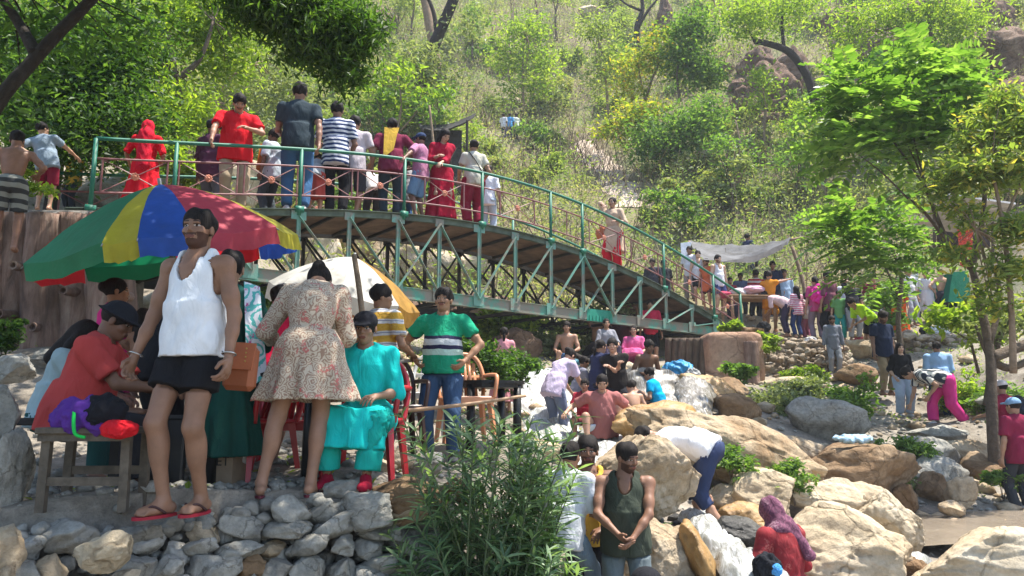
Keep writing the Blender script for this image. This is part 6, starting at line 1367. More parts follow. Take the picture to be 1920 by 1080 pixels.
fixed = [(1020, 290, 3, 1.3), (970, 300, 0, 1.2), (1040, 330, 2, 1.2), (1000, 350, 2, 1.0), (940, 330, 3, .8), (1300, 380, 1, 1.6), (1380, 400, 0, 1.7), (1250, 350, 1, 1.2), (1360, 350, 0, 1.4), (1440, 380, 2, .8), (1430, 400, 3, .7), (680, 210, 2, 1.5), (650, 240, 2, 1.3), (720, 260, 3, 1.1), (600, 270, 0, 1.6), (540, 240, 0, 1.7), (500, 300, 0, 1.2), (960, 380, 2, 1.0), (1500, 230, 3, .9), (1390, 240, 2, .9), (1350, 250, 3, .8)]
spots = [(a, b, k, s) for a, b, k, s in fixed]
for _ in range(400):
    spots.append((rr_.uniform(-40, 1960), rr_.uniform(-20, 440), int(rr_.choice([0, 0, 0, 1, 1, 1, 2, 2, 3])), rr_.uniform(.5, 1.35)))
cnt = 0
for (x, y, k, s) in spots:
    if cnt > 215: break
    h_ = hit(x, y, 18)
    if h_ is None or h_[1] < 18.5: continue
    if (1040 < x < 1225 and 255 < y < 425) or (915 < x < 1000 and 235 < y < 390) or (770 < x < 910 and 225 < y < 300): continue
    if 1350 < x < 1540 and 100 < y < 225 and cnt > 26: continue
    root, lb = PR[k]; o = root if k not in used else copy_tree(root); used.add(k); cnt += 1
    o.location = (h_[0], h_[1], gzat(h_[0], h_[1])-.15); o.rotation_euler = (0, 0, rr_.uniform(0, 6)); f = s*(1+max(0, h_[1]-30)*.012); o.scale = (f, f, f*rr_.uniform(.8, 1.25))
# low undergrowth that covers the slope
CRAGS = [(o.location.x, o.location.y, o.dimensions.x*.45) for o in bpy.data.objects if o.get('category') == 'boulder' and o.location.y > 30]
BANK = lambda X, Y: (X > 2.5) & (Y < 23.5+(X > 7)*-.5) & (Y > 17)
def undergrowth(name, n, mat, seed, size, region, hmax, thr):
    r = np.random.default_rng(seed); out = []; tries = 0
    X = r.uniform(region[0], region[1], n*3); Y = r.uniform(region[2]**.5, region[3]**.5, n*3)**2
    keep = (np.abs(X) < Y*.78+2) & ~(BANK(X, Y) & (region[2] > 15)); X, Y = X[keep], Y[keep]
    P = np.stack([X, Y, X*0], 1); d = vnoise(P*.42, seed, 3)+.5*vnoise(P*1.7, seed+1, 3); keep = d > thr; X, Y, d = X[keep], Y[keep], d[keep]
    # keep the trodden path clear
    pxs = np.array([at(1170, 372, 30)[:2], at(1130, 320, 34)[:2], at(1090, 272, 39)[:2]]); dd = np.min([np.hypot(X-p[0], Y-p[1]) for p in PATHXY[::3]], 0); keep = dd > 1.15
    for o_c in CRAGS: keep &= ~((np.abs(X-o_c[0]) < o_c[2]) & (Y < o_c[1]+.5) & (Y > o_c[1]-o_c[2]*1.6))
    hh_ = hit(956, 262, 20); keep &= ~((np.abs(X-hh_[0]) < 1.4) & (Y > hh_[1]-5) & (Y < hh_[1]+.5)); X, Y, d = X[keep][:n], Y[keep][:n], d[keep][:n]
    i = np.clip(np.searchsorted(gx, X)-1, 0, nxg-2); j = np.clip(np.searchsorted(gy, Y)-1, 0, nyg-2); u = (X-gx[i])/(gx[i+1]-gx[i]); v = (Y-gy[j])/(gy[j+1]-gy[j])
    Z = (GZ[i, j]*(1-u)+GZ[i+1, j]*u)*(1-v)+(GZ[i, j+1]*(1-u)+GZ[i+1, j+1]*u)*v
    C = np.stack([X, Y, Z+r.random(len(X))**1.3*hmax*np.clip(d-thr, 0, 1)*1.2+.02], 1)
    return leaves(name, C, size, mat, None, .34, -.35, kind='stuff', seed=seed)
undergrowth('undergrowth', 230000, L_DRY, 5, .15, (-45, 55, 19, 80), 1.7, -.6)
undergrowth('undergrowth', 110000, L_GREY, 6, .15, (-45, 55, 19, 80), 1.9, -.25)
undergrowth('undergrowth', 42000, L_HILL, 7, .17, (-40, 50, 19, 75), 1.3, .15)
undergrowth('undergrowth', 30000, L_HILL, 17, .16, (-30, 30, 19, 60), 1.0, .2)
def stems_stuff(name, n, mat, seed, hmax, region):
    r = np.random.default_rng(seed); X = r.uniform(region[0], region[1], n*2); Y = r.uniform(region[2]**.5, region[3]**.5, n*2)**2; k_ = (np.abs(X) < Y*.78+2) & ~BANK(X, Y); X, Y = X[k_][:n], Y[k_][:n]; n = len(X)
    i = np.clip(np.searchsorted(gx, X)-1, 0, nxg-2); j = np.clip(np.searchsorted(gy, Y)-1, 0, nyg-2); Z = GZ[i, j]
    b_ = np.stack([X, Y, Z], 1); d = r.normal(size=(n, 3))*np.array([.45, .45, 0])+np.array([0, 0, 1]); h_ = (hmax*r.random(n)**1.5+.2)[:, None]; w_ = np.stack([np.full(n, .018), np.zeros(n), np.zeros(n)], 1)
    m_ = b_+d*h_*.5+r.normal(size=(n, 3))*.06; t_ = b_+d*h_+r.normal(size=(n, 3))*.12*h_
    V = np.stack([b_-w_, b_+w_, m_+w_*.7, m_-w_*.7, t_+w_*.3, t_-w_*.3], 1).reshape(-1, 3); I = np.arange(n)*6
    F = np.concatenate([np.stack([I, I+1, I+2, I+3], 1), np.stack([I+3, I+2, I+4, I+5], 1)]); return tag(mesh_np(name, V, F, mat, smooth=False), kind='stuff')
stems_stuff('dry_stems', 26000, M('dry_stem', (.30, .22, .14), .9, .4, 2), 31, 1.6, (-45, 55, 19, 75))
stems_stuff('dry_stems', 12000, M('dark_stem', (.10, .07, .05), .9, .4, 2), 32, 1.8, (-45, 55, 19, 75))
undergrowth('weeds', 9000, L_LIME, 8, .06, (-12, 16, 9, 20), .35, .35)
undergrowth('weeds', 9000, L_DRY, 9, .06, (-12, 16, 9, 20), .3, .3)
# fallen leaves on the terrace
r = np.random.default_rng(4); X = np.concatenate([r.uniform(-3.2, -.6, 260)]); Y = r.uniform(4.1, 7, 260); leaves('fallen_leaves', np.stack([X, Y, np.array([gzat(a, b)+.012 for a, b in zip(X, Y)])], 1), .06, L_YEL, None, .5, 0, kind='stuff', up=V3(0, 0, 4))
# ------------------------------------------------------------------ people
def w2l(pt, loc, yaw, sc):
    d = (np.array(pt)-np.array(loc))/sc; a = -R_(yaw); return V3(d[0]*math.cos(a)-d[1]*math.sin(a), d[0]*math.sin(a)+d[1]*math.cos(a), d[2])
def brpos(px, off):
    lo_, hi_ = -.5, 1.6
    for _ in range(40):
        m = (lo_+hi_)/2; p = bp_(m, off, 0); z = deckz(m)+.8; dep = p[1]*math.cos(PITCH)+(z-CZ)*math.sin(PITCH)
        if 960+FPX*p[0]/dep < px: lo_ = m
        else: hi_ = m
    return bp_(lo_, off, deckz(lo_)+.005), lo_
def put(px, yf, yh, Y, yaw, label, s=None, ground=False, full=1.69, **k):
    """stand a figure with its feet at pixel (px,yf) and head top at row yh"""
    loc = at(px, yf or 900, Y)
    if yf is None: s = s or 1; loc = at(px, yh, Y); loc[2] -= full*s
    if ground: loc[2] = gzat(loc[0], loc[1])-.01
    if s is None: s = (at(px, yh, Y)[2]-loc[2])/full
    for key in ('rh', 'lh'):
        if key in k and isinstance(k[key], tuple) and len(k[key]) == 2: k[key] = w2l(k[key][1], loc, yaw, s)
    k.setdefault('lod', 0 if Y < 6 else (1 if Y < 16 else 2))
    return figure('person', loc, yaw, s, label, **k)
def onb(px, yh, yaw, label, off=.4, s=None, full=1.69, **k):
    loc, t = brpos(px, off)
    if s is None: s = (at(px, yh, loc[1])[2]-loc[2])/full
    for key in ('rh', 'lh'):
        if key in k and isinstance(k[key], tuple) and len(k[key]) == 2:
            q = k[key][1]; q = bp_(brpos(q, -.06)[1], -.06, deckz(brpos(q, -.06)[1])+RH+.03) if np.isscalar(q) else q
            k[key] = w2l(q, loc, yaw, s)
    k.setdefault('lod', 1)
    return figure('person', loc, yaw, s, label, **k)
JEAN = cloth((.045, .085, .16)); JEANL = cloth((.16, .24, .34)); BLKC = cloth((.012, .012, .014)); CHAR = cloth((.035, .038, .045)); KHAKI = cloth((.36, .28, .19)); WHT = cloth((.74, .75, .76)); NAVY = cloth((.02, .03, .06)); REDC = cloth((.52, .012, .02)); MAR = cloth((.19, .018, .03))
HIPR, HIPL = (.19, .06, 1.0), (-.19, .06, 1.0)
# --- foreground
def f1acc(J):      # bracelets and flip-flops
    r = J['root']
    for a, b in (('wrR', 'elR'), ('wrL', 'elL')):
        d = nrm(J[a]-J[b]); u = nrm(np.cross(d, V3(0, 1, .2))); v = np.cross(d, u); mb = MB(); c = J[a]-d*.02; mb.tube([c+(u*math.cos(q)+v*math.sin(q))*.036 for q in np.linspace(0, 6.3, 18)], .004, 5); mb.build('bracelet', M('silver', (.6, .6, .58), .3, .1, 5, metal=1), r, True)
def flipflops(J, col=(.30, .015, .03)):
    for a_, yw in ((J['aR'], J['P']['rfy']), (J['aL'], -J['P']['lfy'])):
        y_ = R_(yw); fd = V3(math.sin(y_), math.cos(y_), 0); sd = V3(fd[1], -fd[0], 0); g = a_-V3(0, 0, .075); V = []; n = 20
        for z in (-.012, .004):
            for i in range(n): t = 2*math.pi*i/n; l = math.sin(t); V.append(g+fd*(.045+.135*l)+sd*(.046+.008*l)*math.cos(t)+V3(0, 0, z))
        mb = MB(); mb.add(V, [tuple(range(n))[::-1], tuple(range(n, 2*n))]+[(i, (i+1) % n, n+(i+1) % n, n+i) for i in range(n)]); o = mb.build('flip_flop', M('rubber_sole', col, .7, .1, 5), J['root'])
        mb = MB(); tp = g+fd*.125+V3(0, 0, .012)
        for sg in (-1, 1): mb.tube(curve([tp, g+fd*.09+sd*.03*sg+V3(0, 0, .052), g+fd*.02+sd*.048*sg+V3(0, 0, .012)], 5), .0075, 6)
        mb.build('strap', M('rubber_strap', (.05, .02, .02), .6, .1, 5), o, True)
def acc1(J): f1acc(J); flipflops(J)
put(342, 962, 392, 4.3, 164, 'man in white vest and black shorts standing beside the rainbow umbrella', skin=(.24, .125, .075), top=('tank', WHT, 0, .06), bot=('shorts', BLKC, .52), hair='buzz', beard=1, w=1.0, fat=.45, rh=(.31, .10, .82), lh=(-.27, .05, .83), rf=(.06, .08, 0), lf=(-.06, -.07, 0), rfy=12, lfy=4, hy=-10, hp=-3, l1=-3, l2=3, curl=.7, acc=acc1)
put(550, 928, 500, 4.9, 8, 'woman bending forward in a short paisley dress seen from behind', s=1.0, skin=(.30, .16, .10), dress=(floral((.52, .43, .32), (.30, .19, .13), (.50, .14, .12), 21), 1.55, .345, .30), hair='bun', fem=1, w=1.0, fat=.2, l1=8, l2=52, rh=(.18, .46, .98), lh=(-.20, .42, .95), rf=(.10, .02, 0), lf=(-.19, -.04, 0), hp=25, hz=.92, hip=(.06, 0), acc=lambda J: flipflops(J, (.12, .02, .03)))
capB = dict(cap=(.018, .018, .022))
put(684, 908, 0, 5.45, 176, 'seated woman in a turquoise suit and black cap beside the paisley dress', s=.93, skin=(.28, .15, .09), dress=((.01, .50, .46), 1.15, .62, .32), bot=('loose', (.01, .36, .30), 1.85), hair='cap', extra=capB, fem=1, w=1.12, fat=.6, hz=.50, l1=6, l2=10, rh=(.14, .36, .66), lh=(-.16, .34, .64), rf=(.17, .38, 0), lf=(-.12, .44, 0), hp=6, shoes=(.30, .01, .03))
put(705, 862, 534, 7.0, -32, 'man in a yellow and white striped T-shirt seen from behind, looking right', skin=(.30, .16, .09), top=('tee', stripes([(0, (.58, .33, .05)), (.42, (.62, .60, .58)), (.62, (.25, .26, .33)), (.70, (.62, .60, .58)), (.82, (.58, .33, .05))], .115), .7, .10), bot=('trousers', CHAR, 1.9), hair='short', w=1.1, fat=.4, hy=45, rh=(.22, .22, 1.02), lh=(-.24, .1, .85), shoes=(.08, .08, .08))
put(828, 868, 540, 7.2, 172, 'smiling man in a green striped polo shirt with a hand on his hip', skin=(.36, .19, .11), top=('tee', stripes([(0, (.015, .30, .16)), (.04, (.50, .66, .56)), (.095, (.03, .03, .07)), (.135, (.60, .62, .62)), (.195, (.03, .03, .07)), (.225, (.015, .30, .16))], 1.0, name='striped_polo'), .6, .05), bot=('trousers', JEAN, 1.9), hair='short', beard=3, w=1.1, fat=.85, rh=(.26, .06, .98), lh=(-.24, .13, .96), re=(1, -.5, 0), le=(-1, -.5, 0), rf=(.14, 0, 0), lf=(-.12, .02, 0), hp=-4, shoes=(.05, .05, .06))
put(492, 880, 528, 6.3, -14, 'man in a bright red T-shirt with his back turned, left of the floral dress', skin=(.2, .1, .06), top=('tee', (.56, .012, .05), .6, .16), bot=('shorts', CHAR, .9), hair='short', w=1.12, fat=.5, l1=12, l2=16, rh=(.18, .3, .85), lh=(-.16, .3, .85))
put(128, 930, 0, 4.9, -80, 'seated man in a salmon T-shirt and black hat behind the purple bag', s=1.0, skin=(.15, .075, .045), top=('tee', (.42, .055, .05), .75, .10), bot=('trousers', (.02, .02, .024), 1.9), hair='hat', extra=capB, w=1.15, fat=.8, hz=.47, l1=9, l2=18, rh=(.10, .52, .66), lh=(-.12, .52, .66), rf=(.16, .38, 0), lf=(-.14, .34, 0), hp=18)
put(188, 878, 0, 6.4, -60, 'woman in a hot pink top with a dusty pink shoulder bag', s=.93, skin=(.32, .17, .10), top=('tee', (.62, .03, .22), .9, .2), bot=('trousers', (.1, .06, .08), 1.9), hair='bun', fem=1, rh=(.15, .3, .95), lh=(-.2, .2, .95), lod=1,
    acc=lambda J: (lambda o: (setattr(o, 'parent', J['root']), setattr(o, 'location', tuple(J['hip']+V3(-.26, -.05, .18)))))(bagblob('shoulder_bag', None, None, (0, 0, 0), (.14, .07, .13), cloth((.32, .08, .13)), 4)))
put(250, 838, 578, 6.3, 12, 'bare backed child in pink shorts with long wet hair', skin=(.36, .19, .12), bot=('shorts', (.62, .05, .2), .5), hair='long', w=.86, rh=(.2, .25, 1.1), lh=(-.2, .25, 1.15), lod=1)
put(84, 905, 0, 6.0, -80, 'person in a pale blue and teal top sitting behind the man in salmon', s=.98, skin=(.22, .11, .07), top=('tee', (.30, .40, .42), 1, .12), bot=('trousers', (.02, .09, .09), 1.9), hair='long', fem=1, hz=.52, l1=8, l2=18, rh=(.12, .5, .66), lh=(-.12, .5, .66), rf=(.14, .4, 0), lf=(-.14, .36, 0), hp=20)
def dup_(J):      # white printed stole
    o = sheet('stole', [V3(.12, -.17, 1.45), V3(.22, -.13, 1.42), V3(.30, -.14, .80), V3(.18, -.19, .74)], None, None, floral((.70, .72, .76), (.10, .45, .42), (.5, .08, .25), 8), .0, 20, .03); o.parent = J['root']
    bo_ = J
put(408, 935, 500, 5.3, 10, 'person in a dark green kurta and white stole hidden behind the white vest', s=1.0, skin=(.34, .19, .12), dress=((.012, .07, .055), 1.6, .62, .26), bot=('tight', WHT, 1.62), hair='short', fem=1, rh=(.22, .12, .95), lh=(-.2, .15, .9), acc=dup_)
put(282, 905, 590, 5.6, -20, 'person in black standing in the shade behind the white vest', s=.9, skin=(.16, .08, .05), top=('tee', (.015, .015, .018), 1, .15), bot=('trousers', (.012, .012, .014), 1.9), hair='short', l1=15, l2=25, lod=1)
# --- left end of the bridge
put(80, 394, 230, 10.25, 15, 'man in a grey T-shirt and maroon shorts leaning on the left end post', skin=(.42, .24, .15), top=('tee', (.22, .28, .34), .6, .12), bot=('shorts', (.20, .015, .035), .95), hair='short', w=1.1, fat=.5, side=-14, lh=(-.24, -.14, 1.02), le=(-1, -.3, 0), rh=('w', at(172, 318, 10.9)), hy=40)
put(8, 470, 235, 8.4, 30, 'shirtless person in patterned shorts cropped at the left edge', skin=(.26, .13, .08), bot=('shorts', stripes([(0, (.25, .25, .22)), (.5, (.05, .05, .05))], .12, (0, 0, .6)), .8), hair='short', w=1.05, lh=(-.2, .3, 1.0), rh=(.28, .2, 1.1), l1=10, l2=20, lod=1)
put(132, 405, 282, 15.8, 160, 'man in a yellow shirt beyond the far railing', skin=BROWN, top=('tee', (.55, .33, .04), .8, .12), bot=('trousers', CHAR, 1.9), hair='short', lod=2)
onb(272, 226, 10, 'woman in a bright red sari with a veil over her head', off=.55, skin=(.30, .16, .10), dress=((.60, .008, .02), 1.0, .85, .34), hair='veil', extra=dict(scarf=(.52, .01, .03)), fem=1, w=1.08, fat=.5, lh=(-.30, .18, .95), rh=(.20, .2, 1.05))
onb(392, 224, -20, 'person in a dark cap and purple check shirt left of the man in red', off=1.3, skin=DARK, top=('tee', (.09, .03, .06), 1, .15), bot=('trousers', (.10, .12, .15), 1.9), hair='cap', extra=dict(cap=(.02, .02, .03)))
onb(440, 181, 205, 'man in a red shirt and beige trousers leaning on the railing towards the viewer', off=.30, skin=(.36, .19, .12), top=('tee', (.60, .01, .02), .7, .16), bot=('trousers', KHAKI, 1.9), hair='short', beard=3, w=1.22, fat=.8, l1=4, l2=16, rh=('w', 392), lh=(-.10, .36, 1.12), re=(1, 0, .3), le=(-1, 0, -.6), hp=26, shoes=(.4, .4, .4))
onb(510, 243, 70, 'man in a white shirt with an orange scarf looking left', off=1.0, skin=DARK, top=('tee', (.50, .56, .62), .8, .14), bot=('trousers', (.06, .075, .085), 1.9), hair='short', w=1.05, rh=(.25, .2, 1.0), acc=lambda J: setattr(sheet('scarf', [V3(-.06, .16, 1.42), V3(-.20, .13, 1.38), V3(-.20, .20, .92), V3(-.04, .21, .90)], None, None, cloth((.62, .17, .03)), 0, 14, .03), 'parent', J['root']))
onb(556, 156, 12, 'tall man in a dark grey T-shirt and blue jeans with his back to the viewer', off=.35, skin=(.26, .135, .085), top=('tee', (.03, .045, .055), .62, .10), bot=('trousers', (.05, .13, .26), 1.9), hair='short', w=1.08, fat=.3, rh=('w', 598), lh=(-.16, .3, 1.05), re=(1, -.2, 0), shoes=(.5, .5, .5))
onb(592, 262, 10, 'woman in a rust red skirt bending over the far railing', off=.6, s=.86, skin=(.36, .19, .12), top=('tee', (.34, .36, .38), .8, .1), bot=('skirt', (.40, .06, .045), .55, .22), hair='bun', fem=1, l1=28, l2=50, rh=(.14, .5, 1.0), lh=(-.14, .5, 1.0))
onb(628, 192, 6, 'man in a navy and white striped T-shirt and black trousers', off=.5, skin=(.24, .125, .08), top=('tee', stripes([(0, (.65, .66, .70)), (.5, (.03, .05, .13))], .062, name='navy_stripes'), .75, .16), bot=('trousers', (.012, .012, .015), 1.9), hair='short', w=1.05, rh=(.18, .26, 1.02), lh=(-.16, .26, 1.1), shoes=(.6, .6, .6), rf=(.12, 0, 0), lf=(-.06, .05, 0))
onb(662, 218, 0, 'man in a pale pink grey T-shirt and dark shorts right of the striped T-shirt', off=.7, skin=(.30, .16, .1), top=('tee', (.50, .44, .46), .65, .14), bot=('shorts', (.045, .045, .055), .95), hair='short', w=1.1, rh=(.22, .28, 1.0), lh=(-.2, .24, 1.0), rf=(.05, 0, 0), lf=(-.14, -.08, 0))
onb(700, 268, 30, 'bending person in a white shirt and dark trousers at the far railing', off=1.5, s=.95, skin=DARK, top=('tee', (.62, .58, .52), 1.6, .12), bot=('trousers', (.03, .03, .035), 1.9), hair='short', l1=30, l2=50, rh=(.1, .5, .9), lh=(-.1, .5, .9))
onb(733, 223, 12, 'man in a maroon T-shirt with a yellow scarf hanging down his back', off=.45, skin=(.30, .16, .10), top=('tee', (.17, .02, .05), .7, .14), bot=('trousers', (.03, .045, .06), 1.9), hair='short', w=1.15, fat=.5, lh=(-.30, .05, .86), rh=(.24, .22, 1.06), re=(1, -.2, .1), acc=lambda J: setattr(sheet('scarf', [V3(-.13, -.10, 1.50), V3(.11, -.10, 1.50), V3(.02, -.21, 1.10), V3(-.14, -.22, .98)], None, None, cloth((.58, .36, .05)), 0, 20, .09), 'parent', J['root']))
onb(762, 300, 20, 'small child in a pale grey shawl and blue jeans between two adults', off=.9, skin=TAN, top=('tee', (.36, .36, .36), 1.7, .3), bot=('trousers', (.04, .10, .22), 1.9), hair='short', w=.9)
onb(788, 249, 62, 'boy in a pink checked shirt, blue cap and ripped denim shorts', off=.25, skin=(.20, .10, .065), top=('tee', floral((.42, .17, .28), (.30, .09, .18), (.5, .25, .35), 60), .9, .14), bot=('shorts', (.16, .28, .45), 1.0), hair='cap', extra=dict(cap=(.03, .05, .11)), w=.95, rh=(.1, .35, 1.05), lh=('w', 758))
onb(828, 243, 195, 'woman with loose black hair in a long dark red dress looking down', off=.22, skin=(.42, .25, .17), dress=((.34, .006, .03), 1.55, .86, .27), hair='long', fem=1, w=1.02, l2=10, rh=(.12, .34, 1.08), lh=('w', 826), hp=30, hy=-20)
onb(888, 262, 20, 'woman in a pale hooded top and maroon trousers with a black crossbody strap', off=.30, skin=(.32, .18, .11), top=('tee', (.48, .46, .38), .6, .12), bot=('loose', (.22, .012, .035), 1.9), hair='bun', fem=1, w=1.05, rh=(.24, .14, .95), lh=(-.2, .3, 1.0), acc=lambda J: MB().tube([V3(-.13, -.09, 1.42), V3(-.02, -.15, 1.25), V3(.13, -.15, 1.02), V3(.2, -.03, .9)], .01, 6).build('strap', BLKC, J['root'], True))
onb(915, 310, -10, 'small child in a white shirt right of the woman in maroon trousers', off=.9, skin=TAN, top=('tee', (.68, .68, .72), .8, .15), bot=('trousers', (.40, .48, .56), 1.9), hair='short', w=.9)
onb(1150, 370, 150, 'woman in a beige tunic and red trousers holding a phone to her ear', off=.45, skin=(.34, .19, .12), dress=((.52, .38, .27), 1.2, .45, .27), bot=('loose', (.55, .01, .03), 1.85), hair='bun', fem=1, w=1.05, rh=(.16, .12, 1.5), lh=(-.2, .25, 1.08), acc=lambda J: (lambda o: (setattr(o, 'parent', J['root']), setattr(o, 'location', tuple(V3(.28, -.05, .95)))))(bagblob('shoulder_bag', None, None, (0, 0, 0), (.13, .07, .14), cloth((.45, .16, .08)), 4)))
# --- right end of the bridge and stall
put(1312, 572, 470, 21.5, 170, 'man in a white sleeveless top and black shorts left of the orange wrap', skin=FAIR, top=('tank', (.6, .6, .62), 0, .12), bot=('shorts', BLKC, .8), hair='short')
put(1328, 582, 485, 21.2, 140, 'bare chested man with an orange wrap over his shoulder', skin=(.40, .2, .12), dress=((.55, .13, .05), .2, .3, .2), bot=('shorts', (.10, .03, .03), .8), hair='short', beard=1)
put(1350, 590, 478, 20.8, 200, 'man in a white vest and navy shorts near the last bridge post', skin=FAIR, top=('tank', (.62, .62, .66), 0, .12), bot=('shorts', (.03, .04, .12), .8), hair='short', beard=1)
put(1405, 530, 442, 25.5, -60, 'person in navy carrying a grey backpack below the grey tarpaulin', s=1.0, skin=BROWN, top=('tee', (.03, .04, .09), .6, .14), bot=('trousers', (.06, .08, .12), 1.9), hair='short')
put(1422, 615, 506, 21.8, 10, 'person in a red and white striped T-shirt behind the orange shorts', skin=DARK, top=('tee', stripes([(0, (.5, .45, .42)), (.5, (.35, .03, .04))], .12), .7, .14), bot=('trousers', BLKC, 1.9), hair='short')
put(1447, 622, 508, 20.6, -35, 'man in orange shorts and an orange wrap stretching out his arm', skin=(.36, .19, .12), dress=((.60, .22, .02), .25, .25, .2), bot=('shorts', (.62, .26, .02), .95), hair='short', rh=(.45, .55, 1.50), lh=(-.25, .1, .9))
put(1454, 600, 490, 22.0, 165, 'smiling dark haired man behind the outstretched arm', skin=BROWN, top=('tee', (.02, .025, .05), .6, .14), bot=('trousers', CHAR, 1.9), hair='short')
put(1475, 618, 505, 22, 180, 'man in a light blue shirt beside the smiling dark haired man', skin=BROWN, top=('tee', (.36, .48, .62), 1.5, .14), bot=('trousers', CHAR, 1.9), hair='short')
put(1478, 632, 0, 20.3, 60, 'person in a pale pink top bending over beside the orange shorts', s=.95, skin=BROWN, top=('tee', (.60, .42, .42), 1, .10), bot=('trousers', (.04, .03, .06), 1.9), hair='short', l1=50, l2=75, rh=(.1, .55, .65), lh=(-.1, .55, .65))
put(1498, 634, 536, 20.2, 20, 'woman in a pink checked shirt and blue jeans', skin=TAN, top=('tee', stripes([(0, (.6, .5, .52)), (.5, (.5, .12, .2))], .07), 1.4, .16), bot=('trousers', (.03, .05, .14), 1.9), hair='long', fem=1)
put(1535, 640, 518, 20, 0, 'woman with a bright pink backpack in patterned trousers', skin=TAN, top=('tee', (.45, .06, .18), .8, .14), bot=('trousers', (.22, .16, .2), 1.9), hair='pony', fem=1, acc=lambda J: (lambda o: (setattr(o, 'parent', J['root']), setattr(o, 'location', tuple(V3(0, -.24, 1.2)))))(bagblob('backpack', None, None, (0, 0, 0), (.19, .12, .25), cloth((.65, .03, .28)), 4)))
put(1560, 642, 508, 19.8, 30, 'man in a dark red checked shirt beside the pink backpack', skin=(.30, .16, .1), top=('tee', (.14, .05, .07), 1, .18), bot=('trousers', BLKC, 1.9), hair='short', w=1.05, beard=1)
put(1578, 640, 545, 19.5, 160, 'child in a green top and teal trousers', skin=TAN, top=('tee', (.12, .28, .10), .8, .14), bot=('trousers', (.02, .22, .2), 1.9), hair='short', w=.9)
put(1603, 640, 522, 19.3, 185, 'man in a dark T-shirt holding a phone up and a black bag', skin=(.3, .16, .1), top=('tee', (.03, .03, .035), .8, .14), bot=('trousers', (.25, .25, .26), 1.9), hair='short', rh=(.10, .28, 1.52), lh=(-.28, .05, .8), hp=5, acc=lambda J: MB().box((-.30, .1, .62), (.30, .08, .30), bev=.02).build('carrier_bag', BLKC, J['root']))
put(1645, 640, 512, 19.5, 165, 'person in a maroon top and white trousers behind the sapling', skin=TAN, top=('tee', (.18, .02, .04), .7, .08), bot=('trousers', (.55, .5, .55), 1.9), hair='short', fem=1)
put(1638, 668, 0, 18.0, 100, 'boy in a lime green T-shirt bending down on the rock steps', s=.95, skin=(.34, .18, .1), top=('tee', (.35, .60, .02), .8, .12), bot=('shorts', BLKC, .8), hair='short', l1=40, l2=60, rh=(.1, .50, .70), lh=(-.12, .5, .78))
put(1688, 628, 522, 19.4, 150, 'woman wrapped in a bright orange sari', skin=TAN, dress=((.68, .10, .015), 1.2, .84, .27), hair='bun', fem=1, w=1.1, fat=.4)
put(1742, 600, 508, 20.6, 160, 'person drying off in a white sheet', skin=TAN, dress=((.55, .55, .56), 1.0, .60, .25), hair='short', w=1.1)
put(1772, 605, 505, 20.5, 0, 'shirtless man with hands on his hips beside the green tent', skin=(.52, .32, .21), bot=('trousers', (.04, .04, .05), 1.9), hair='short', w=1.15, rh=(.24, .02, .98), lh=(-.24, .02, .98), re=(1, -.3, 0), le=(-1, -.3, 0))
put(1710, 612, 522, 20.4, 200, 'person in white beside the orange sari', s=.95, skin=TAN, top=('tee', (.6, .6, .6), .8, .15), bot=('trousers', (.3, .32, .36), 1.9), hair='short')
put(1566, 704, 592, 16.8, 176, 'man in a grey long sleeved shirt standing in front of the dry stone wall', skin=(.22, .115, .07), top=('tee', (.17, .18, .21), 1.9, .18), bot=('trousers', (.24, .25, .27), 1.9), hair='short', beard=1, lod=1, hp=8)
put(1662, 742, 637, 15.6, 200, 'man in a navy T-shirt and khaki trousers beside the woman in black', skin=(.22, .115, .07), top=('tee', (.012, .02, .045), .65, .14), bot=('trousers', (.26, .19, .11), 1.9), hair='short', w=1.12, fat=.4, hp=25, beard=1, s=1.02, lod=1)
put(1697, 782, 643, 14.7, 176, 'young woman in a black blouse and light blue jeans on the path', skin=(.52, .32, .22), top=('tee', (.012, .012, .014), 1.2, .04), bot=('loose', (.34, .42, .52), 1.93), hair='long', fem=1, shoes=(.5, .5, .5), lod=1, face=True, lh=(-.22, .1, .84), rh=(.2, .1, .9))
put(1768, 790, 640, 14.9, -10, 'man in a light blue shirt standing behind the woman in pink trousers', skin=(.26, .14, .09), top=('tee', (.26, .40, .60), 1.1, .14), bot=('trousers', (.03, .06, .11), 1.9), hair='buzz', w=1.2, fat=.6, lod=1, shoes=(.02, .02, .02))
put(1778, 800, 0, 14.0, 82, 'woman in a striped top and pink trousers bending to touch the ground', s=.98, skin=(.40, .23, .15), top=('tee', stripes([(0, (.62, .60, .55)), (.55, (.03, .04, .06))], .07, (0, R_(90), 0)), .7, .05), bot=('loose', (.60, .04, .22), 1.9), hair='bun', fem=1, shoes=(.6, .6, .6), l1=68, l2=88, hz=.84, rh=(.12, .62, .25), lh=(-.15, .35, .55), rf=(.06, .22, 0), lf=(-.1, -.28, 0), hp=10, lod=1)
put(1895, 905, 712, 12.2, 30, 'person in a white cap and red shirt with a backpack at the right edge', skin=(.36, .2, .13), top=('tee', (.22, .015, .04), .7, .14), bot=('trousers', CHAR, 1.9), hair='cap', extra=dict(cap=(.62, .58, .6)), lh=(-.3, .25, 1.08), lod=1, acc=lambda J: (lambda o: (setattr(o, 'parent', J['root']), setattr(o, 'location', tuple(V3(.05, -.22, 1.2)))))(bagblob('backpack', None, None, (0, 0, 0), (.16, .11, .22), cloth((.02, .025, .04)), 4)))
put(1922, 968, 745, 10.4, 15, 'man in a light blue cap and maroon T-shirt cropped at the right edge', skin=(.34, .19, .12), top=('tee', (.20, .015, .045), .75, .16), bot=('trousers', CHAR, 1.9), hair='cap', extra=dict(cap=(.20, .33, .48)), w=1.12, lod=1)
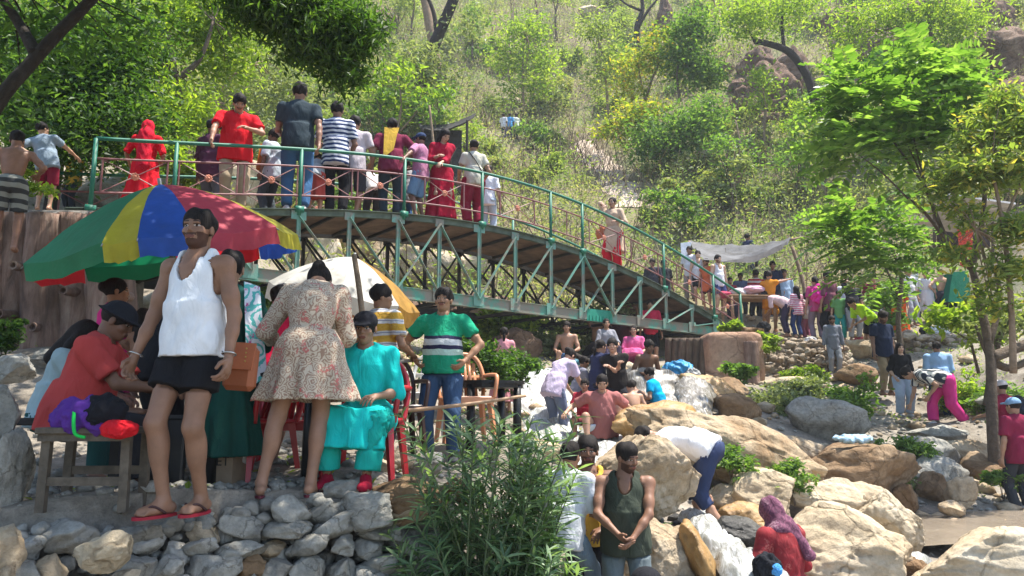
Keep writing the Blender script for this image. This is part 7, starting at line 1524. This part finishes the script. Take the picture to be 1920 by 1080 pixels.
for x, c, lb in ((944, (.60, .60, .62), 'left walker in white of the three on the slope'), (956, (.08, .28, .55), 'middle walker in blue of the three on the slope'), (968, (.62, .66, .56), 'right walker in pale green of the three on the slope')):
    h_ = hit(x, 262, 20); put(x, 262, 222 if x != 956 else 218, h_[1] if h_ is not None else 44, 30*(x-956)/12, lb, s=1.0*((h_[1] if h_ is not None else 44)/46), ground=True, skin=DARK, top=('tee', c, .8, .14), bot=('trousers', (.05, .07, .12), 1.9), hair='short', lod=2)
put(1226, 590, 508, 21.5, 160, 'dark haired person seen just above the deck right of the beige tunic', s=.95, skin=DARK, top=('tee', (.04, .04, .05), .8, .14), bot=('trousers', CHAR, 1.9), hair='short')
put(1248, 590, 504, 21.8, 200, 'person in black looking over the deck near the tall green post', s=.95, skin=BROWN, top=('tee', (.02, .02, .025), .8, .14), bot=('trousers', CHAR, 1.9), hair='short')
for i, (x, yf, yh, Y, yw, c1, c2, hr, lb) in enumerate([(1296, 566, 462, 22.4, 150, (.60, .60, .64), (.25, .22, .2), 'short', 'man in a pale shirt standing under the left corner of the tarpaulin'), (1372, 612, 520, 21.6, 190, (.30, .04, .06), (.05, .05, .07), 'short', 'person in dark red behind the left end of the stall table'), (1392, 605, 512, 22.4, 170, (.12, .16, .28), (.05, .05, .07), 'short', 'person in slate blue behind the middle of the stall table'), (1516, 640, 548, 20.4, 30, (.55, .50, .44), (.3, .1, .15), 'long', 'girl in a cream top left of the pink backpack'), (1590, 632, 520, 20.6, 200, (.55, .57, .60), (.10, .12, .16), 'short', 'man in a pale grey shirt behind the man holding up his phone'), (1618, 632, 528, 20.8, 150, (.30, .20, .14), (.1, .1, .1), 'short', 'man in a brown shirt right of the man holding up his phone'), (1662, 628, 530, 20.9, 10, (.45, .10, .14), (.12, .12, .2), 'pony', 'woman in a rose top with her back turned left of the orange sari'), (1730, 612, 528, 21.2, 170, (.12, .30, .34), (.08, .08, .1), 'short', 'man in a teal shirt left of the white sheet')]):
    put(x, yf, yh, Y, yw, lb, skin=(BROWN, TAN, DARK)[i % 3], top=('tee', c1, (.7, 1.2, .8)[i % 3], .14), bot=('trousers', c2, 1.9), hair=hr, lod=2)
# --- bathers
put(1040, 838, 682, 11.3, -48, 'woman in a lavender T-shirt leaning down to the water', s=.92, skin=(.36, .2, .13), top=('tee', (.55, .46, .60), .7, .14), bot=('trousers', (.16, .19, .28), 1.4), hair='bun', fem=1, w=1.1, l1=22, l2=38, rh=(.14, .58, .85), lh=(-.14, .55, .85), hp=20)
put(1130, 842, 0, 10.7, 176, 'woman in a dusty pink T-shirt sitting in the water with arms spread', s=.95, skin=(.42, .24, .16), top=('tee', (.34, .13, .12), .7, .10), bot=('shorts', (.55, .62, .70), 1.1), hair='bun', fem=1, w=1.25, fat=.9, hz=.30, l1=12, l2=12, rh=(.52, .20, .52), lh=(-.48, .22, .45), rf=(.22, .45, 0), lf=(-.30, .30, -.02), rk=(.4, 1, .8), lk=(-.6, 1, .5), hp=16, lod=0)
put(1098, 832, 0, 11.0, 165, 'small child in a red top at the left arm of the sitting woman', s=.70, skin=(.34, .19, .12), top=('tee', (.35, .03, .05), .7, .1), bot=('shorts', (.2, .05, .06), .9), hair='short', hz=.5, rf=(.15, .3, 0), lf=(-.15, .3, 0))
put(1122, 805, 0, 12.2, -60, 'girl in a navy T-shirt reaching towards the boy in black', s=.90, skin=(.42, .24, .16), top=('tee', (.03, .035, .08), .7, .12), bot=('trousers', (.02, .02, .03), 1.9), hair='pony', fem=1, w=.92, rh=(.05, .55, 1.32), lh=(-.2, .45, 1.1), l2=10, hz=.78)
put(1162, 812, 0, 12.0, 165, 'boy in a black T-shirt hugged by the girl in navy', s=.95, skin=(.42, .24, .16), top=('tee', (.018, .015, .014), .65, .12), bot=('shorts', (.02, .02, .025), .5), hair='short', w=.95, rh=(-.05, .28, 1.10), lh=(.1, .3, 1.05), side=8, hz=.75)
put(1192, 815, 0, 11.4, 10, 'bare backed child sitting in the water right of the pink T-shirt', s=.72, skin=(.44, .25, .16), bot=('shorts', (.05, .05, .06), .6), hair='short', hz=.35, l1=18, l2=25, rf=(.15, .4, 0), lf=(-.15, .4, 0))
put(1214, 800, 0, 12.0, 40, 'dark wet haired child crouching left of the boy in blue', s=.72, skin=(.25, .13, .08), bot=('shorts', (.03, .03, .04), .6), hair='short', hz=.35, l1=30, l2=45, rf=(.15, .35, 0), lf=(-.15, .35, 0))
put(1238, 800, 0, 12.0, 60, 'boy in a bright blue T-shirt sitting at the foot of the falls', s=.78, skin=(.34, .19, .12), top=('tee', (.0, .32, .58), .6, .12), bot=('shorts', (.03, .03, .05), .8), hair='short', hz=.40, l1=12, l2=20, rf=(.15, .35, 0), lf=(-.15, .35, 0))
put(1120, 700, 0, 17.4, 8, 'shirtless man holding the bridge girder above his head', s=1.0, skin=(.34, .18, .1), bot=('trousers', (.05, .04, .05), 1.9), hair='short', w=1.1, hz=.60, rh=(.32, .12, 1.40), lh=(-.32, .12, 1.44), side=10, rf=(.2, .3, 0), lf=(-.2, .3, 0), lod=1)
put(1148, 696, 0, 17.3, 100, 'person in orange shorts sitting under the bridge', s=.9, skin=(.3, .15, .1), top=('tee', (.60, .10, .02), .8, .1), bot=('shorts', (.6, .1, .02), 1), hair='short', hz=.4, l1=10, rf=(.15, .45, 0), lf=(-.15, .45, 0), lod=1)
put(1170, 698, 0, 17.6, 170, 'person in a dark top reaching up to the bridge girder', s=1.0, skin=(.15, .08, .05), top=('tee', (.06, .02, .025), .8, .12), bot=('trousers', BLKC, 1.9), hair='short', hz=.55, rh=(.30, .1, 1.38), lh=(-.32, .1, 1.40), rf=(.2, .3, 0), lf=(-.2, .3, 0), lod=1)
put(1190, 702, 0, 16.9, 165, 'smiling woman in a pink kurta sitting under the bridge', s=.95, skin=(.42, .25, .17), dress=((.62, .12, .28), .9, .5, .3), bot=('loose', (.55, .1, .25), 1.9), hair='bun', fem=1, w=1.1, fat=.3, hz=.35, rf=(.2, .45, 0), lf=(-.2, .42, 0), lod=1)
put(1222, 690, 618, 18.0, 175, 'person in a red top and black shorts standing by the pier', skin=TAN, top=('tee', (.60, .03, .08), .8, .08), bot=('shorts', BLKC, .9), hair='short', lod=1, s=.95)
put(945, 772, 684, 11.6, 0, 'girl in a pale pink dress with a braid behind the black table', s=.75, skin=(.34, .19, .12), dress=((.58, .25, .28), .6, .7, .3), hair='braid', fem=1, w=.9)
put(1208, 760, 0, 13.0, 200, 'bare chested youth crouching in front of the black wet ledge', s=.9, skin=DARK, bot=('shorts', (.05, .05, .09), .8), hair='short', hz=.45, l1=15, l2=25, rf=(.15, .35, 0), lf=(-.15, .35, 0), lod=1)
put(1082, 812, 0, 12.4, -80, 'dark haired child in grey wading behind the woman in lavender', s=.75, skin=BROWN, top=('tee', (.2, .2, .24), .7, .12), bot=('shorts', (.05, .05, .06), .8), hair='short', hz=.85, l1=15, rh=(.1, .4, .8), lh=(-.1, .4, .8), lod=1)
put(1138, 690, 0, 16.6, 190, 'woman in grey sitting beside the orange shorts under the bridge', s=.9, skin=TAN, top=('tee', (.25, .25, .28), 1.2, .12), bot=('trousers', (.08, .06, .1), 1.9), hair='bun', fem=1, hz=.4, rf=(.15, .42, 0), lf=(-.15, .42, 0), lod=1)
put(1064, 705, 0, 16.0, 170, 'bare chested man sitting on the rocks left of the woman in grey', s=.95, skin=(.36, .2, .13), bot=('shorts', (.05, .1, .2), .8), hair='short', hz=.4, l1=5, rf=(.18, .42, 0), lf=(-.18, .42, 0), lod=1)
put(1160, 842, 0, 11.2, 200, 'bare chested small boy beside the knees of the pink T-shirt', s=.62, skin=(.40, .22, .14), bot=('shorts', (.3, .04, .04), .8), hair='short', hz=.5, rf=(.15, .3, 0), lf=(-.15, .3, 0), lod=1)
# --- men at the bottom
put(1060, 1180, 815, 5.9, -35, 'man in a white shirt and jeans half hidden by the oleander', skin=BROWN, top=('tee', (.58, .60, .63), 1.0, .16), bot=('trousers', (.16, .22, .28), 1.9), hair='short', w=1.1, l1=8, l2=12, rh=(.14, .34, .95), lh=(-.2, .3, .95), rf=(.15, .3, 0), lf=(-.2, -.3, 0), hz=.84, lod=1)
put(1108, 1215, 818, 6.3, 175, 'man in a mustard yellow vest between the white shirt and the olive vest', skin=(.20, .10, .06), top=('tank', (.62, .38, .06), 0, .08), bot=('trousers', (.02, .02, .025), 1.9), hair='short', beard=1, w=1.08, rh=(.12, .30, 1.0), lh=(-.10, .30, .98), lod=1)
put(1178, 1222, 829, 5.85, 172, 'man in an olive green vest and grey jeans looking right', skin=(.23, .115, .07), top=('tank', (.045, .055, .04), 0, .12), bot=('trousers', (.13, .16, .17), 1.9), hair='short', beard=1, w=1.14, fat=.7, rh=(.06, .28, .97), lh=(-.06, .30, .95), re=(1, -.2, 0), le=(-1, -.2, 0), hy=-42, hp=12, lod=0)
put(1334, 1004, 0, 7.9, 62, 'man in a white T-shirt and rolled up jeans bending over the water', s=1.0, skin=(.40, .22, .14), top=('tee', (.80, .80, .82), .6, .06), bot=('trousers', (.035, .05, .11), 1.35), hair='short', w=1.05, l1=62, l2=88, hz=.82, rh=(.12, .60, .60), lh=(-.12, .6, .6), rf=(.1, .1, 0), lf=(-.12, -.18, 0), hp=30, lod=1)
put(1492, 1228, 0, 6.3, 24, 'woman in a dark red kurta and purple headscarf sitting on a rock', s=.92, skin=TAN, dress=(floral((.24, .012, .018), (.20, .01, .015), (.34, .08, .07), 6), 1.7, .65, .34), hair='scarf', extra=dict(scarf=floral((.16, .05, .09), (.10, .03, .06), (.30, .16, .20), 12)), fem=1, w=1.08, fat=.3, hz=.52, l1=8, l2=18, rh=(.16, .34, .72), lh=(-.22, .34, .66), rf=(.2, .4, 0), lf=(-.2, .4, 0), hp=22, lod=0)
bagblob('bag', 'black bag with a blue cloth held by the woman in the headscarf', 'bag', at(1438, 1062, 6.05), (.09, .07, .10), cloth((.015, .016, .02)), 3, lambda o: setattr(bagblob('blue_cloth', None, None, (.05, -.05, -.01), (.03, .02, .03), cloth((.08, .30, .62)), 2), 'parent', o))
put(1212, None, 1064, 4.6, 0, 'black haired person whose head only shows at the bottom edge', skin=BROWN, top=('tee', (.05, .05, .06), .8, .14), bot=('trousers', CHAR, 1.9), hair='cap', extra=dict(cap=(.015, .015, .018)), lod=1, s=.98)

# ------------------------------------------------------------------ light midday haze over the valley
mb = MB(); mb.box((0, 45, 44), (180, 130, 100)); hz = mb.build('haze', [], None); tag(hz, kind='stuff')
hm_ = bpy.data.materials.new('haze_air'); hm_.use_nodes = True; n_ = hm_.node_tree; n_.nodes.clear()
ov = n_.nodes.new('ShaderNodeOutputMaterial'); pv = n_.nodes.new('ShaderNodeVolumePrincipled'); pv.inputs['Color'].default_value = (.92, .95, 1, 1); pv.inputs['Density'].default_value = .0011
n_.links.new(pv.outputs[0], ov.inputs['Volume']); hz.data.materials.append(hm_)
